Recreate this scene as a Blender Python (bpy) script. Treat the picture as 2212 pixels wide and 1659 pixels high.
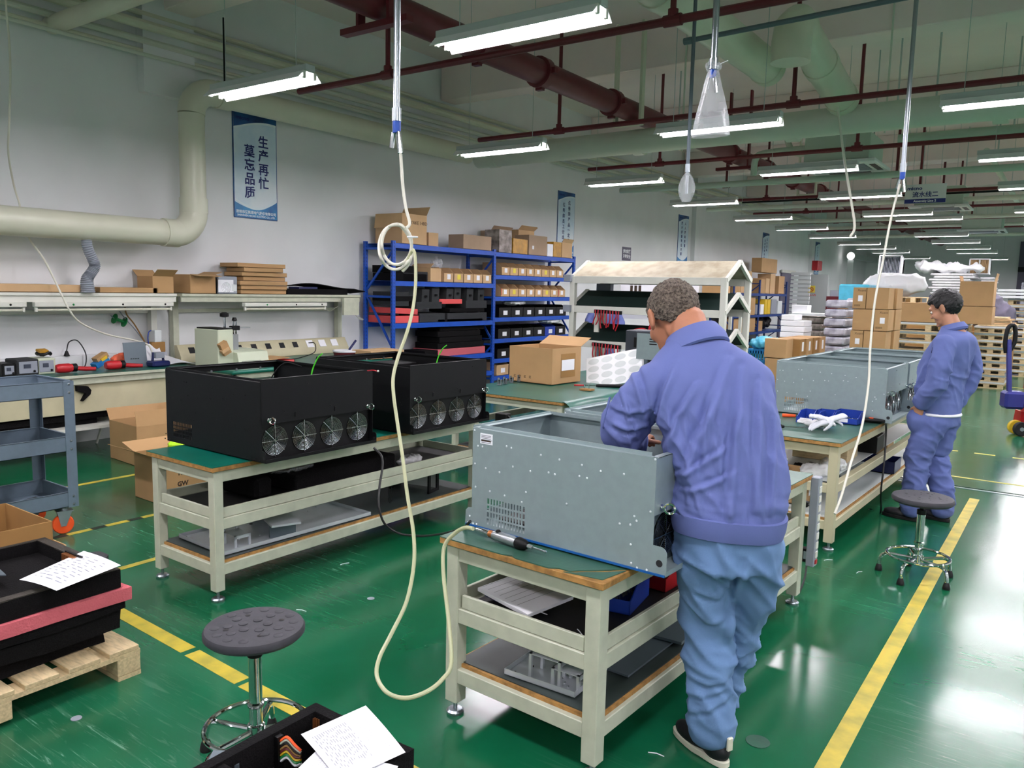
import bpy, bmesh, math, random
import numpy as np
from mathutils import Vector, Matrix, Euler, noise
random.seed(7)
R = math.radians
for o in list(bpy.data.objects): bpy.data.objects.remove(o)
SC = bpy.context.scene
COL = SC.collection

# ------------------------------------------------------------------ camera
F, YAW, PITCH, ROLL = 1703.84, .61645668, .12043406, .02213139
cy, sy, cp, sp = math.cos(YAW), math.sin(YAW), math.cos(PITCH), math.sin(PITCH)
FWD = Vector((-sy*cp, cy*cp, -sp)); rt = Vector((cy, sy, 0)); up = rt.cross(FWD)
RX = rt*math.cos(ROLL) + up*math.sin(ROLL); UX = -rt*math.sin(ROLL) + up*math.cos(ROLL)
EYE = Vector((0, 0, 1.70))
cam = bpy.data.cameras.new('camera'); camo = bpy.data.objects.new('camera', cam); COL.objects.link(camo)
cam.sensor_width = 36; cam.lens = 36*F/2212; cam.clip_start = .05; cam.clip_end = 200
m = Matrix((RX, UX, -FWD)).transposed().to_4x4(); m.translation = EYE
camo.matrix_world = m
SC.camera = camo

# ------------------------------------------------------------------ world, exposure
W = bpy.data.worlds.new('world'); SC.world = W; W.use_nodes = True
W.node_tree.nodes['Background'].inputs[0].default_value = (.75, .8, .9, 1)
W.node_tree.nodes['Background'].inputs[1].default_value = .25
SC.view_settings.view_transform = 'Standard'; SC.view_settings.look = 'None'
SC.view_settings.gamma = 1; SC.view_settings.use_curve_mapping = False
SC.view_settings.exposure = 0.8
LAMP_W = 15.0            # radiant power of each twin tube fixture
SLAB_Z, BEAM_Z, LAMP_Z = 5.2, 4.6, 3.27

# ------------------------------------------------------------------ helpers
def ray(px, py): return RX*((px-1106)/F) - UX*((py-829.5)/F) + FWD
def at(px, py, x=None, y=None, z=None, d=None):
    "world point seen at a photo pixel on a plane x=, y=, z= or at forward distance d="
    r = ray(px, py)
    if d is not None: return EYE + r*d
    i, v = (0, x) if x is not None else (1, y) if y is not None else (2, z)
    return EYE + r*((v-EYE[i])/r[i])

def lin(c): return tuple(((x/255)/12.92 if x/255 <= .04045 else ((x/255+.055)/1.055)**2.4) for x in c)
MATS = {}
def mat(name, rgb, rough=.5, metal=0, var=0, scale=8, bump=0, bscale=60, alpha=1, trans=0, coat=0, spec=.5, rgb2=None, stretch=None, emit=0, ior=1.45):
    m = bpy.data.materials.new(name); m.use_nodes = True; MATS[name] = m
    nt = m.node_tree; b = nt.nodes['Principled BSDF']; L = nt.links
    b.inputs['Base Color'].default_value = (*lin(rgb), 1); b.inputs['Roughness'].default_value = rough
    b.inputs['Metallic'].default_value = metal; b.inputs['Specular IOR Level'].default_value = spec
    b.inputs['Coat Weight'].default_value = coat; b.inputs['Transmission Weight'].default_value = trans
    b.inputs['Alpha'].default_value = alpha; b.inputs['IOR'].default_value = ior
    if emit:
        b.inputs['Emission Color'].default_value = (*lin(rgb), 1); b.inputs['Emission Strength'].default_value = emit
    if var or bump:
        tc = nt.nodes.new('ShaderNodeTexCoord'); mp = nt.nodes.new('ShaderNodeMapping')
        L.new(tc.outputs['Object'], mp.inputs[0])
        if stretch: mp.inputs['Scale'].default_value = stretch
    if var:
        n = nt.nodes.new('ShaderNodeTexNoise'); n.inputs['Scale'].default_value = scale; n.inputs['Detail'].default_value = 5
        L.new(mp.outputs[0], n.inputs['Vector'])
        cr = nt.nodes.new('ShaderNodeValToRGB'); L.new(n.outputs[0], cr.inputs[0])
        c2 = lin(rgb2) if rgb2 else tuple(x*(1-var) for x in lin(rgb))
        cr.color_ramp.elements[0].position = .35; cr.color_ramp.elements[0].color = (*c2, 1)
        cr.color_ramp.elements[1].position = .62; cr.color_ramp.elements[1].color = (*lin(rgb), 1)
        L.new(cr.outputs[0], b.inputs['Base Color'])
    if bump:
        n2 = nt.nodes.new('ShaderNodeTexNoise'); n2.inputs['Scale'].default_value = bscale; n2.inputs['Detail'].default_value = 4
        L.new(mp.outputs[0], n2.inputs['Vector'])
        bp = nt.nodes.new('ShaderNodeBump'); bp.inputs['Strength'].default_value = bump; bp.inputs['Distance'].default_value = .01
        L.new(n2.outputs[0], bp.inputs['Height']); L.new(bp.outputs[0], b.inputs['Normal'])
    return m

class MB:
    def __init__(s): s.v = []; s.f = []; s.mi = []
    def add(s, vs, fs, mi=0):
        o = len(s.v); s.v += [tuple(v) for v in vs]; s.f += [tuple(i+o for i in f) for f in fs]; s.mi += [mi]*len(fs); return s
    def box(s, x0, y0, z0, x1, y1, z1, mi=0):
        x0, x1 = min(x0, x1), max(x0, x1); y0, y1 = min(y0, y1), max(y0, y1); z0, z1 = min(z0, z1), max(z0, z1)
        return s.add([(x, y, z) for z in (z0, z1) for y in (y0, y1) for x in (x0, x1)],
              [(0, 2, 3, 1), (4, 5, 7, 6), (0, 1, 5, 4), (2, 6, 7, 3), (0, 4, 6, 2), (1, 3, 7, 5)], mi)
    def obox(s, c, size, rot=(0, 0, 0), mi=0):
        M = Euler(rot).to_matrix(); c = Vector(c); h = [x/2 for x in size]
        return s.add([c + M @ Vector((x*h[0], y*h[1], z*h[2])) for z in (-1, 1) for y in (-1, 1) for x in (-1, 1)],
              [(0, 2, 3, 1), (4, 5, 7, 6), (0, 1, 5, 4), (2, 6, 7, 3), (0, 4, 6, 2), (1, 3, 7, 5)], mi)
    def bar(s, a, b, w, h=None, mi=0, upv=(0, 0, 1)):
        a, b = Vector(a), Vector(b); h = h or w; d = (b-a).normalized(); u = Vector(upv)
        if abs(d.dot(u)) > .98: u = Vector((0, 1, 0))
        r = d.cross(u).normalized(); u = r.cross(d)
        vs = [p + r*(i*w/2) + u*(j*h/2) for p in (a, b) for j in (-1, 1) for i in (-1, 1)]
        return s.add(vs, [(0, 1, 3, 2), (4, 6, 7, 5), (0, 4, 5, 1), (2, 3, 7, 6), (0, 2, 6, 4), (1, 5, 7, 3)], mi)
    def tube(s, pts, r, n=8, closed=False, mi=0, caps=True):
        P = [Vector(p) for p in pts]; N = len(P); rr = r if isinstance(r, (list, tuple)) else [r]*N
        T = []
        for i in range(N):
            a = P[(i-1) % N] if closed or i > 0 else P[i]; b = P[(i+1) % N] if closed or i < N-1 else P[i]
            T.append((b-a).normalized() if (b-a).length > 1e-9 else Vector((0, 0, 1)))
        u = T[0].orthogonal().normalized(); vs = []
        for i in range(N):
            u = (u - T[i]*u.dot(T[i]));  u = u.normalized() if u.length > 1e-6 else T[i].orthogonal().normalized()
            w = T[i].cross(u)
            for k in range(n):
                a = 2*math.pi*k/n; vs.append(P[i] + (u*math.cos(a) + w*math.sin(a))*rr[i])
        fs = []
        for i in range(N if closed else N-1):
            j = (i+1) % N
            for k in range(n): fs.append((i*n+k, i*n+(k+1) % n, j*n+(k+1) % n, j*n+k))
        if not closed and caps: fs += [tuple(range(n-1, -1, -1)), tuple((N-1)*n+k for k in range(n))]
        return s.add(vs, fs, mi)
    def cyl(s, a, b, r, n=16, mi=0, r2=None): return s.tube([a, b], [r, r if r2 is None else r2], n, mi=mi)
    def lathe(s, prof, c=(0, 0, 0), n=24, mi=0, M=None):
        vs = []; c = Vector(c)
        for r, z in prof:
            for k in range(n):
                a = 2*math.pi*k/n; p = Vector((r*math.cos(a), r*math.sin(a), z)); vs.append(c + (M @ p if M else p))
        fs = [(i*n+k, i*n+(k+1) % n, (i+1)*n+(k+1) % n, (i+1)*n+k) for i in range(len(prof)-1) for k in range(n)]
        if prof[0][0] > 1e-5: fs.append(tuple(range(n-1, -1, -1)))
        if prof[-1][0] > 1e-5: fs.append(tuple((len(prof)-1)*n+k for k in range(n)))
        return s.add(vs, fs, mi)
    def prism(s, poly, a, b, ax='z', mi=0):
        f = {'z': lambda p, t: (p[0], p[1], t), 'y': lambda p, t: (p[0], t, p[1]), 'x': lambda p, t: (t, p[0], p[1])}[ax]
        n = len(poly)
        return s.add([f(p, a) for p in poly] + [f(p, b) for p in poly],
              [tuple(range(n-1, -1, -1)), tuple(range(n, 2*n))] + [(i, (i+1) % n, n+(i+1) % n, n+i) for i in range(n)], mi)
    def ball(s, c, r, n=8, mi=0, sq=(1, 1, 1)):
        m = max(3, n//2); c = Vector(c); vs = [c + Vector((0, 0, r*sq[2]))]
        for i in range(1, m):
            t = math.pi*i/m
            for k in range(n):
                a = 2*math.pi*k/n; vs.append(c + Vector((r*sq[0]*math.sin(t)*math.cos(a), r*sq[1]*math.sin(t)*math.sin(a), r*sq[2]*math.cos(t))))
        vs.append(c - Vector((0, 0, r*sq[2]))); fs = [(0, 1+k, 1+(k+1) % n) for k in range(n)]
        for i in range(m-2):
            for k in range(n): fs.append((1+i*n+k, 1+(i+1)*n+k, 1+(i+1)*n+(k+1) % n, 1+i*n+(k+1) % n))
        L = len(vs)-1; b = 1+(m-2)*n
        fs += [(L, b+(k+1) % n, b+k) for k in range(n)]
        return s.add(vs, fs, mi)
    def grid(s, fn, nu, nv, mi=0, thick=0):
        vs = [Vector(fn(i/nu, j/nv)) for j in range(nv+1) for i in range(nu+1)]
        fs = [(j*(nu+1)+i, j*(nu+1)+i+1, (j+1)*(nu+1)+i+1, (j+1)*(nu+1)+i) for j in range(nv) for i in range(nu)]
        if thick:
            n = len(vs); vs2 = [v - Vector((0, 0, thick)) for v in vs]
            fs2 = [tuple(n+k for k in reversed(f)) for f in fs]
            e = [j for j in range(nu+1)] + [(j+1)*(nu+1)+nu for j in range(nv)] + [nv*(nu+1)+i for i in range(nu-1, -1, -1)] + [j*(nu+1) for j in range(nv-1, 0, -1)]
            sd = [(e[(i+1) % len(e)], e[i], n+e[i], n+e[(i+1) % len(e)]) for i in range(len(e))]
            vs += vs2; fs += fs2 + sd
        return s.add(vs, fs, mi)
    def mesh(s, mats, smooth=True, bevel=0, ang=35):
        me = bpy.data.meshes.new('mesh'); me.from_pydata(s.v, [], s.f)
        for mm in (mats if isinstance(mats, (list, tuple)) else [mats]): me.materials.append(MATS[mm] if isinstance(mm, str) else mm)
        if any(s.mi): me.polygons.foreach_set('material_index', s.mi)
        b = bmesh.new(); b.from_mesh(me)
        bmesh.ops.recalc_face_normals(b, faces=b.faces)
        if bevel:
            es = [e for e in b.edges if e.is_manifold and e.calc_face_angle(0) > .6]
            bmesh.ops.bevel(b, geom=es, offset=bevel, segments=1, affect='EDGES', clamp_overlap=True)
        b.to_mesh(me); b.free()
        if smooth:
            me.polygons.foreach_set('use_smooth', [True]*len(me.polygons)); me.set_sharp_from_angle(angle=R(ang))
        return me
    def build(s, name, mats, parent=None, loc=(0, 0, 0), rot=(0, 0, 0), smooth=True, bevel=0, ang=35, **tags):
        o = bpy.data.objects.new(name, s.mesh(mats, smooth, bevel, ang)); COL.objects.link(o)
        o.location = loc; o.rotation_euler = rot
        if parent: o.parent = parent
        for k, v in tags.items():
            if v: o[k] = v
        return o
def thing(name, label, category, loc=(0, 0, 0), rz=0, group=None):
    o = bpy.data.objects.new(name, None); COL.objects.link(o); o.empty_display_size = .1
    o.location = loc; o.rotation_euler = (0, 0, rz); o['label'] = label; o['category'] = category
    if group: o['group'] = group
    return o
def inst(o, name, parent, loc=(0, 0, 0), rot=(0, 0, 0), scale=None):
    "same mesh again as another part"
    c = bpy.data.objects.new(name, o.data); COL.objects.link(c); c.parent = parent; c.location = loc; c.rotation_euler = rot
    if scale: c.scale = scale
    return c
KIDS = {}
def dup(root, loc, rz=None, label=None, group=None, scale=None):
    def cp(o, par):
        c = o.copy(); COL.objects.link(c)
        if par: c.parent = par
        for ch in list(o.children): cp(ch, c)
        return c
    r = cp(root, None); r.location = loc
    if rz is not None: r.rotation_euler = (0, 0, rz)
    if scale: r.scale = scale
    if label: r['label'] = label
    if group: r['group'] = group
    return r
ORD = ['first', 'second', 'third', 'fourth', 'fifth', 'sixth', 'seventh', 'eighth', 'ninth', 'tenth', 'eleventh', 'twelfth']
def smoothpath(pts, k=6):
    P = [Vector(p) for p in pts]; P = [P[0]*2-P[1]] + P + [P[-1]*2-P[-2]]; out = []
    for i in range(1, len(P)-2):
        a, b, c, d = P[i-1], P[i], P[i+1], P[i+2]
        for j in range(k):
            t = j/k; out.append(.5*((2*b) + (c-a)*t + (2*a-5*b+4*c-d)*t*t + (3*b-a-3*c+d)*t**3))
    out.append(P[-2]); return out
def text(s, size, mname, parent, loc, rot, name='lettering', align='CENTER', bold=0, width=1, ext=.0006):
    cu = bpy.data.curves.new('t', 'FONT'); cu.body = s; cu.size = size; cu.align_x = align; cu.align_y = 'CENTER'; cu.extrude = ext; cu.offset = bold*size
    cu.resolution_u = 2
    o = bpy.data.objects.new('t', cu); COL.objects.link(o)
    me = bpy.data.meshes.new_from_object(o.evaluated_get(bpy.context.evaluated_depsgraph_get()))
    bpy.data.objects.remove(o); me.materials.clear(); me.materials.append(MATS[mname])
    o = bpy.data.objects.new(name, me); COL.objects.link(o); o.location = loc; o.rotation_euler = rot; o.scale = (width, 1, 1)
    if parent: o.parent = parent
    return o

# ------------------------------------------------------------------ materials
mat('wall_white', (226, 228, 229), .75, var=.06, scale=1.3, bump=.05, bscale=30)
mat('ceiling_paint', (242, 226, 222), .85, var=.08, scale=.8)
mat('cream', (186, 190, 170), .45, var=.12, scale=14, bump=.05)
mat('cream_worn', (190, 184, 152), .5, var=.1, scale=5, bump=.05)
mat('white_paint', (214, 215, 205), .45, var=.06, scale=6)
mat('mat_green', (22, 92, 78), .32, var=.25, scale=3, bump=.06)
mat('mat_green_dull', (52, 92, 76), .35, var=.3, scale=5, bump=.06)
mat('mat_teal', (6, 106, 88), .3, var=.2, scale=6)
mat('mat_dark', (52, 62, 60), .45, var=.3, scale=4)
mat('rubber_dark_green', (18, 38, 34), .6, var=.2, scale=10)
mat('board_wood', (168, 124, 66), .7, var=.45, scale=30, bump=.2)
mat('pine', (212, 190, 148), .65, var=.28, scale=6, stretch=(3, 14, 14), bump=.1)
mat('carton', (176, 140, 96), .8, var=.08, scale=4)
mat('carton_light', (196, 162, 120), .8, var=.08, scale=4)
mat('carton_grey', (164, 140, 116), .8, var=.12, scale=5)
mat('carton_dark', (150, 112, 62), .8, var=.1, scale=4)
mat('carton_tape', (196, 160, 100), .35)
mat('black_metal', (9, 10, 13), .5, spec=.28, var=.08, scale=40, bump=.02, bscale=400)
mat('black_plastic', (9, 9, 11), .5, spec=.3)
mat('black_foam', (17, 16, 17), .95, spec=.15, bump=.5, bscale=160)
mat('dark_foam_grey', (44, 46, 48), .95, bump=.5, bscale=120)
mat('foam_edge', (52, 48, 42), .95, bump=.5, bscale=120)
mat('pink_foam', (196, 96, 104), .95, bump=.4, bscale=120)
mat('red_foam', (216, 84, 84), .9, bump=.3, bscale=120)
mat('galv', (146, 162, 164), .42, metal=.35, var=.06, scale=25, bump=.02, bscale=300)
mat('galv_dark', (96, 108, 116), .45, metal=.35)
mat('steel', (178, 182, 186), .3, metal=.9, var=.05)
mat('chrome', (210, 212, 215), .08, metal=1)
mat('wire_chrome', (200, 204, 208), .18, metal=1)
mat('zinc', (160, 168, 174), .3, metal=.9)
mat('blue_rack', (16, 76, 178), .38, var=.12, scale=10)
mat('blue_rack_dark', (18, 54, 118), .42)
mat('blue_bin', (28, 58, 150), .35)
mat('navy', (22, 30, 82), .35)
mat('grey_cart', (104, 120, 134), .42, var=.08, scale=20)
mat('orange', (240, 88, 32), .5)
mat('red_pipe', (100, 30, 38), .45, var=.12, scale=9)
mat('pvc', (208, 208, 188), .35, var=.05, scale=3)
mat('pvc_grey', (200, 206, 192), .45, var=.05, scale=3)
mat('duct_green', (172, 190, 176), .5)
mat('hose', (214, 216, 178), .28, trans=.35, alpha=1, ior=1.3)
mat('hose_white', (214, 212, 198), .35)
mat('black_rubber', (14, 14, 15), .6)
mat('seat_rubber', (52, 52, 58), .6, var=.15, scale=30, bump=.08)
mat('paper', (236, 237, 242), .8)
mat('ink', (120, 122, 130), .8)
mat('ink_light', (150, 152, 164), .8)
mat('rivet', (208, 216, 218), .3)
mat('steel_bright', (205, 210, 216), .35, metal=.35, var=.08, scale=6)
mat('ink_dark', (60, 46, 34), .8)
mat('poster_ink', (28, 40, 110), .6)
mat('poster_board', (226, 236, 242), .4, var=.25, scale=2.2, rgb2=(192, 216, 234))
mat('glove', (200, 203, 210), .85)
mat('poster_navy', (18, 52, 104), .4, var=.5, scale=4, rgb2=(28, 92, 152))
mat('poster_blue', (44, 140, 196), .4, var=.5, scale=4, rgb2=(22, 96, 160))
mat('poster_white', (222, 234, 240), .4)
mat('yellow_line', (196, 176, 62), .5, var=.25, scale=9, rgb2=(160, 150, 60))
mat('black_line', (24, 34, 28), .5)
mat('tube_on', (255, 247, 255), .4, emit=42)
mat('globe_on', (255, 250, 250), .4, emit=2.2)
mat('reflector', (228, 230, 232), .35)
mat('batten', (176, 184, 182), .5)
mat('jacket', (96, 108, 164), .82, var=.08, scale=5, bump=.12, bscale=420)
mat('jacket_young', (94, 108, 164), .82, var=.08, scale=5, bump=.1, bscale=300)
mat('trousers', (98, 130, 172), .85, var=.08, scale=5, bump=.12, bscale=420)
mat('trousers_young', (90, 104, 160), .85, var=.08, scale=5, bump=.1, bscale=300)
mat('skin', (176, 118, 88), .55, var=.12, scale=14, bump=.04, bscale=120)
mat('skin_young', (186, 134, 106), .5, var=.1, scale=14)
mat('hair_grey', (122, 110, 98), .85, var=.6, scale=110, rgb2=(58, 50, 44), bump=1.0, bscale=190)
mat('hair_black', (10, 9, 11), .5, bump=.25, bscale=220)
mat('eye_white', (225, 222, 215), .3)
mat('shoe_black', (18, 19, 24), .55, bump=.1)
mat('sole_cream', (206, 204, 186), .6)
mat('lime', (176, 230, 40), .5)
mat('red', (176, 28, 36), .4)
mat('red_jack', (170, 34, 38), .4)
mat('blue_jack', (36, 40, 110), .4)
mat('plastic_film', (225, 228, 232), .18, alpha=.32, var=.2, scale=10)
mat('film_dense', (214, 214, 216), .3, alpha=.9, var=.25, scale=8, bump=.6, bscale=14)
mat('cyan_film', (80, 178, 206), .35, var=.2, scale=6, bump=.3, bscale=12)
mat('epe_white', (238, 240, 242), .7)
mat('wrapped_grey', (178, 180, 190), .35, var=.35, scale=7, rgb2=(120, 120, 132), bump=.7, bscale=14)
mat('wrapped_brown', (168, 158, 150), .4, var=.45, scale=9, rgb2=(104, 94, 88), bump=.6, bscale=14)
mat('far_box', (48, 54, 62), .45)
mat('panel_white', (206, 212, 212), .5)
mat('device_cream', (196, 204, 180), .45)
mat('grey_plastic', (140, 146, 156), .5)
mat('yellow_sign', (226, 208, 70), .6)
mat('yellow', (214, 178, 40), .5)
mat('gold_film', (190, 140, 40), .3, var=.35, scale=10, bump=.5, bscale=20)
mat('green_cable', (80, 210, 50), .4)
mat('green_plastic', (14, 128, 62), .4)
mat('cable_black', (16, 16, 18), .45)
mat('cable_red', (176, 30, 44), .4)
mat('blue_film', (20, 84, 150), .35)
mat('copper', (176, 112, 66), .35, metal=.7)
mat('door_grey', (176, 182, 180), .5)
mat('dark_opening', (26, 26, 30), .8)
mat('far_grey', (96, 92, 110), .6)
mat('roof_board', (176, 168, 146), .75, var=.25, scale=7, rgb2=(150, 140, 118))
mat('orange_bag', (255, 120, 84), .5)
mat('label_red', (196, 40, 44), .6)
mat('lcd', (60, 66, 80), .3)

def floor_mat():
    m = bpy.data.materials.new('epoxy_floor'); m.use_nodes = True; MATS['epoxy_floor'] = m
    nt = m.node_tree; b = nt.nodes['Principled BSDF']; L = nt.links
    tc = nt.nodes.new('ShaderNodeTexCoord')
    n = nt.nodes.new('ShaderNodeTexNoise'); n.inputs['Scale'].default_value = .9; n.inputs['Detail'].default_value = 7; n.inputs['Distortion'].default_value = .6
    L.new(tc.outputs['Object'], n.inputs['Vector'])
    cr = nt.nodes.new('ShaderNodeValToRGB'); L.new(n.outputs[0], cr.inputs[0])
    cr.color_ramp.elements[0].position = .3; cr.color_ramp.elements[0].color = (*lin((8, 80, 48)), 1)
    cr.color_ramp.elements[1].position = .75; cr.color_ramp.elements[1].color = (*lin((18, 98, 66)), 1)
    # worn patches crossed by fine scratches running several ways
    pn = nt.nodes.new('ShaderNodeTexNoise'); pn.inputs['Scale'].default_value = .55; pn.inputs['Detail'].default_value = 3; L.new(tc.outputs['Object'], pn.inputs['Vector'])
    pr = nt.nodes.new('ShaderNodeValToRGB'); pr.color_ramp.elements[0].position = .45; pr.color_ramp.elements[1].position = .68; L.new(pn.outputs[0], pr.inputs[0])
    last = None
    for ang, sc, th in ((.6, 5.5, .575), (-.5, 4.3, .585), (1.7, 6.5, .59)):
        mp = nt.nodes.new('ShaderNodeMapping'); mp.inputs['Scale'].default_value = (.6, 7, 1); mp.inputs['Rotation'].default_value = (0, 0, ang); L.new(tc.outputs['Object'], mp.inputs[0])
        n2 = nt.nodes.new('ShaderNodeTexNoise'); n2.inputs['Scale'].default_value = sc; n2.inputs['Detail'].default_value = 9; n2.inputs['Roughness'].default_value = .62; n2.inputs['Distortion'].default_value = .9; L.new(mp.outputs[0], n2.inputs['Vector'])
        c2 = nt.nodes.new('ShaderNodeMapRange'); c2.inputs['From Min'].default_value = th; c2.inputs['From Max'].default_value = th+.13; L.new(n2.outputs[0], c2.inputs[0])
        if last is None: last = c2.outputs[0]
        else:
            mm = nt.nodes.new('ShaderNodeMath'); mm.operation = 'MAXIMUM'; L.new(last, mm.inputs[0]); L.new(c2.outputs[0], mm.inputs[1]); last = mm.outputs[0]
    pm = nt.nodes.new('ShaderNodeMath'); pm.operation = 'MULTIPLY'; L.new(last, pm.inputs[0]); L.new(pr.outputs[0], pm.inputs[1])
    pa = nt.nodes.new('ShaderNodeMath'); pa.operation = 'MULTIPLY_ADD'; pa.inputs[1].default_value = .16; L.new(pr.outputs[0], pa.inputs[0]); L.new(pm.outputs[0], pa.inputs[2])
    mx = nt.nodes.new('ShaderNodeMix'); mx.data_type = 'RGBA'; mx.inputs['B'].default_value = (*lin((86, 130, 108)), 1)
    ml = nt.nodes.new('ShaderNodeMath'); ml.operation = 'MULTIPLY'; ml.inputs[1].default_value = .8; ml.use_clamp = True
    L.new(pa.outputs[0], ml.inputs[0]); L.new(ml.outputs[0], mx.inputs['Factor']); L.new(cr.outputs[0], mx.inputs['A']); L.new(mx.outputs['Result'], b.inputs['Base Color'])
    rm = nt.nodes.new('ShaderNodeMapRange'); rm.inputs['To Min'].default_value = .17; rm.inputs['To Max'].default_value = .36
    L.new(pa.outputs[0], rm.inputs[0]); L.new(rm.outputs[0], b.inputs['Roughness'])
    b.inputs['Specular IOR Level'].default_value = .5
    bp = nt.nodes.new('ShaderNodeBump'); bp.inputs['Strength'].default_value = .08; bp.inputs['Distance'].default_value = .02
    n3 = nt.nodes.new('ShaderNodeTexNoise'); n3.inputs['Scale'].default_value = 3.5; L.new(tc.outputs['Object'], n3.inputs['Vector']); L.new(n3.outputs[0], bp.inputs['Height']); L.new(bp.outputs[0], b.inputs['Normal'])
floor_mat()
# ================================================================== SETTING
XL, XR, YB, YF = -8.4, 9.0, -5.0, 41.0
def struct(mb, name, m, **k):
    o = mb.build(name, m, **k); o['kind'] = 'structure'; return o
struct(MB().box(XL-.2, YB, -.2, XR, YF, 0), 'floor', 'epoxy_floor', smooth=False)
struct(MB().box(XL-.2, YB, 0, XL, YF, SLAB_Z), 'wall_left', 'wall_white', smooth=False)
struct(MB().box(XR, YB, 0, XR+.2, YF, SLAB_Z), 'wall_right', 'wall_white', smooth=False)
struct(MB().box(XL, YF, 0, XR, YF+.2, SLAB_Z), 'wall_back', 'wall_white', smooth=False)
struct(MB().box(XL, YB-.2, 0, XR, YB, SLAB_Z), 'wall_front', 'wall_white', smooth=False)
struct(MB().box(XL-.2, YB-.2, SLAB_Z, XR+.2, YF+.2, SLAB_Z+.2), 'ceiling', 'ceiling_paint', smooth=False)
n = 1
for k in range(8):
    y = 5.4+4.7*k
    struct(MB().box(XL, y-.35, BEAM_Z, XR, y, SLAB_Z), 'trim_%d' % n, 'ceiling_paint', smooth=False, bevel=.01); n += 1
for x in (2.2,):
    struct(MB().box(x, YB, BEAM_Z+.1, x+.3, YF, SLAB_Z), 'trim_%d' % n, 'ceiling_paint', smooth=False); n += 1
# pilasters on the left wall
for y, w_ in ((5.1, .3), (at(1497, 500, x=XL).y, .12), (at(1752, 520, x=XL).y, .15)):
    struct(MB().box(XL, y-w_, BEAM_Z-.9 if y < 6 else 0, XL+.12, y+w_, SLAB_Z), 'trim_%d' % n, 'wall_white', smooth=False); n += 1
def line(x0, y0, x1, y1, w, m='yellow_line', h=.0015):
    global n
    d = Vector((x1-x0, y1-y0, 0)); r = Vector((-d.y, d.x, 0)).normalized()*w/2; a = Vector((x0, y0, 0)); b = Vector((x1, y1, 0))
    mb = MB(); q = [a-r, b-r, b+r, a+r]
    mb.add([v + Vector((0, 0, -.001)) for v in q] + [v + Vector((0, 0, h)) for v in q], [(3, 2, 1, 0), (4, 5, 6, 7), (0, 1, 5, 4), (1, 2, 6, 5), (2, 3, 7, 6), (3, 0, 4, 7)])
    o = struct(mb, 'trim_%d' % n, m, smooth=False); n += 1; return o
line(-.615, -2, -.565, 7.68, .075)
line(-4.6, 2.05, -3.22, 1.99, .075); line(-3.18, 1.985, -2.78, 1.965, .075); line(-2.75, 1.96, -2.36, 1.95, .072); line(-2.34, 1.95, -1.0, 1.9, .072)
line(-4.48, 2.05, -4.48, 2.62, .05)
line(-6.62, 2.9, -6.62, 4.4, .055)
for k in range(6): line(-5.36, 2.2+k*.26, -5.36, 2.36+k*.26, .05); line(-5.36, 2.36+k*.26, -5.36, 2.46+k*.26, .05, 'black_line')
for k in range(5): line(-1.5+k*.36, 10.0, -1.3+k*.36, 10.0, .05)
line(-1.2, 8.55, 4, 8.4, .04)
line(-5.2, 18.1, 4, 18.1, .08)
for k in range(4): line(-2.9, 5.0+k*.3, -2.75, 5.2+k*.3, .06)
# two floor joints with a metal strip
line(-3.5, 8.06, 6, 8.02, .035, 'zinc', .004); line(-3.5, 8.13, 6, 8.09, .012, 'black_line', .003)
# ================================================================== LIGHT FIXTURES
def make_fixture():
    t = thing('fluorescent_fixture', '', 'light')
    MB().box(-.62, -.045, .05, .62, .045, .10).build('housing', 'batten', t, bevel=.004)
    r = MB(); pr = [(-.115, -.012), (-.06, .048), (.06, .048), (.115, -.012), (.112, -.014), (.058, .043), (-.058, .043), (-.112, -.014)]
    r.prism(pr, -.61, .61, 'x'); r.build('reflector', 'reflector', t, smooth=False)
    for s in (-.05, .05):
        MB().cyl((-.59, s, .012), (.59, s, .012), .013, 10).build('tube', 'tube_on', t)
    for e in (-1, 1):
        for s in (-.05, .05): MB().box(e*.6-.012, s-.014, -.006, e*.6+.012, s+.014, .05).build('lampholder', 'white_paint', t, bevel=.003)
    for e in (-.45, .45): MB().tube([(e, 0, .1), (e, 0, SLAB_Z-LAMP_Z)], .0035, 5).build('hanging_wire', 'batten', t)
    return t
FX = make_fixture()
LD = bpy.data.lights.new('tube_light', 'AREA'); LD.shape = 'RECTANGLE'; LD.size = 1.18; LD.size_y = .17; LD.energy = LAMP_W; LD.color = (1, .945, 1)
def add_light(t):
    o = bpy.data.objects.new('tube_light', LD); COL.objects.link(o); o.parent = t; o.location = (0, 0, -.014)
COLX = {-5.58: 'left', -2.97: 'middle', -.45: 'right'}
rows = {-5.58: [4.21, 7.53, 10.58, 13.65, 16.9, 19.8, 22.75, 26.0, 28.5, 31.1, 35.9], -2.97: [4.15, 7.5, 10.62, 13.63, 16.88, 22.95, 25.9, 29.1, 31.8, 37.0], -.45: [7.58, 10.58, 13.45, 17.05]}
first = True
for x, ys in rows.items():
    for i, y in enumerate(ys):
        lab = 'lit twin tube ceiling light, %s counting from the camera in the %s row' % (ORD[i], COLX[x])
        xx = x if i or x > -5 else -5.56
        if first: FX.location = (xx, y, LAMP_Z); FX['label'] = lab; FX['group'] = 'fluorescent ceiling lights'; o = FX; first = False
        else: o = dup(FX, (xx, y, LAMP_Z), 0, lab, 'fluorescent ceiling lights')
        if y > 28: o.scale = (1, 1, 1)
for o in [q for q in COL.objects if q.get('category') == 'light']: add_light(o)
o = dup(FX, (-2.6, 18.1, LAMP_Z), 0, 'lit twin tube light set between the left and middle rows near the hanging sign', 'fluorescent ceiling lights')
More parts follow.
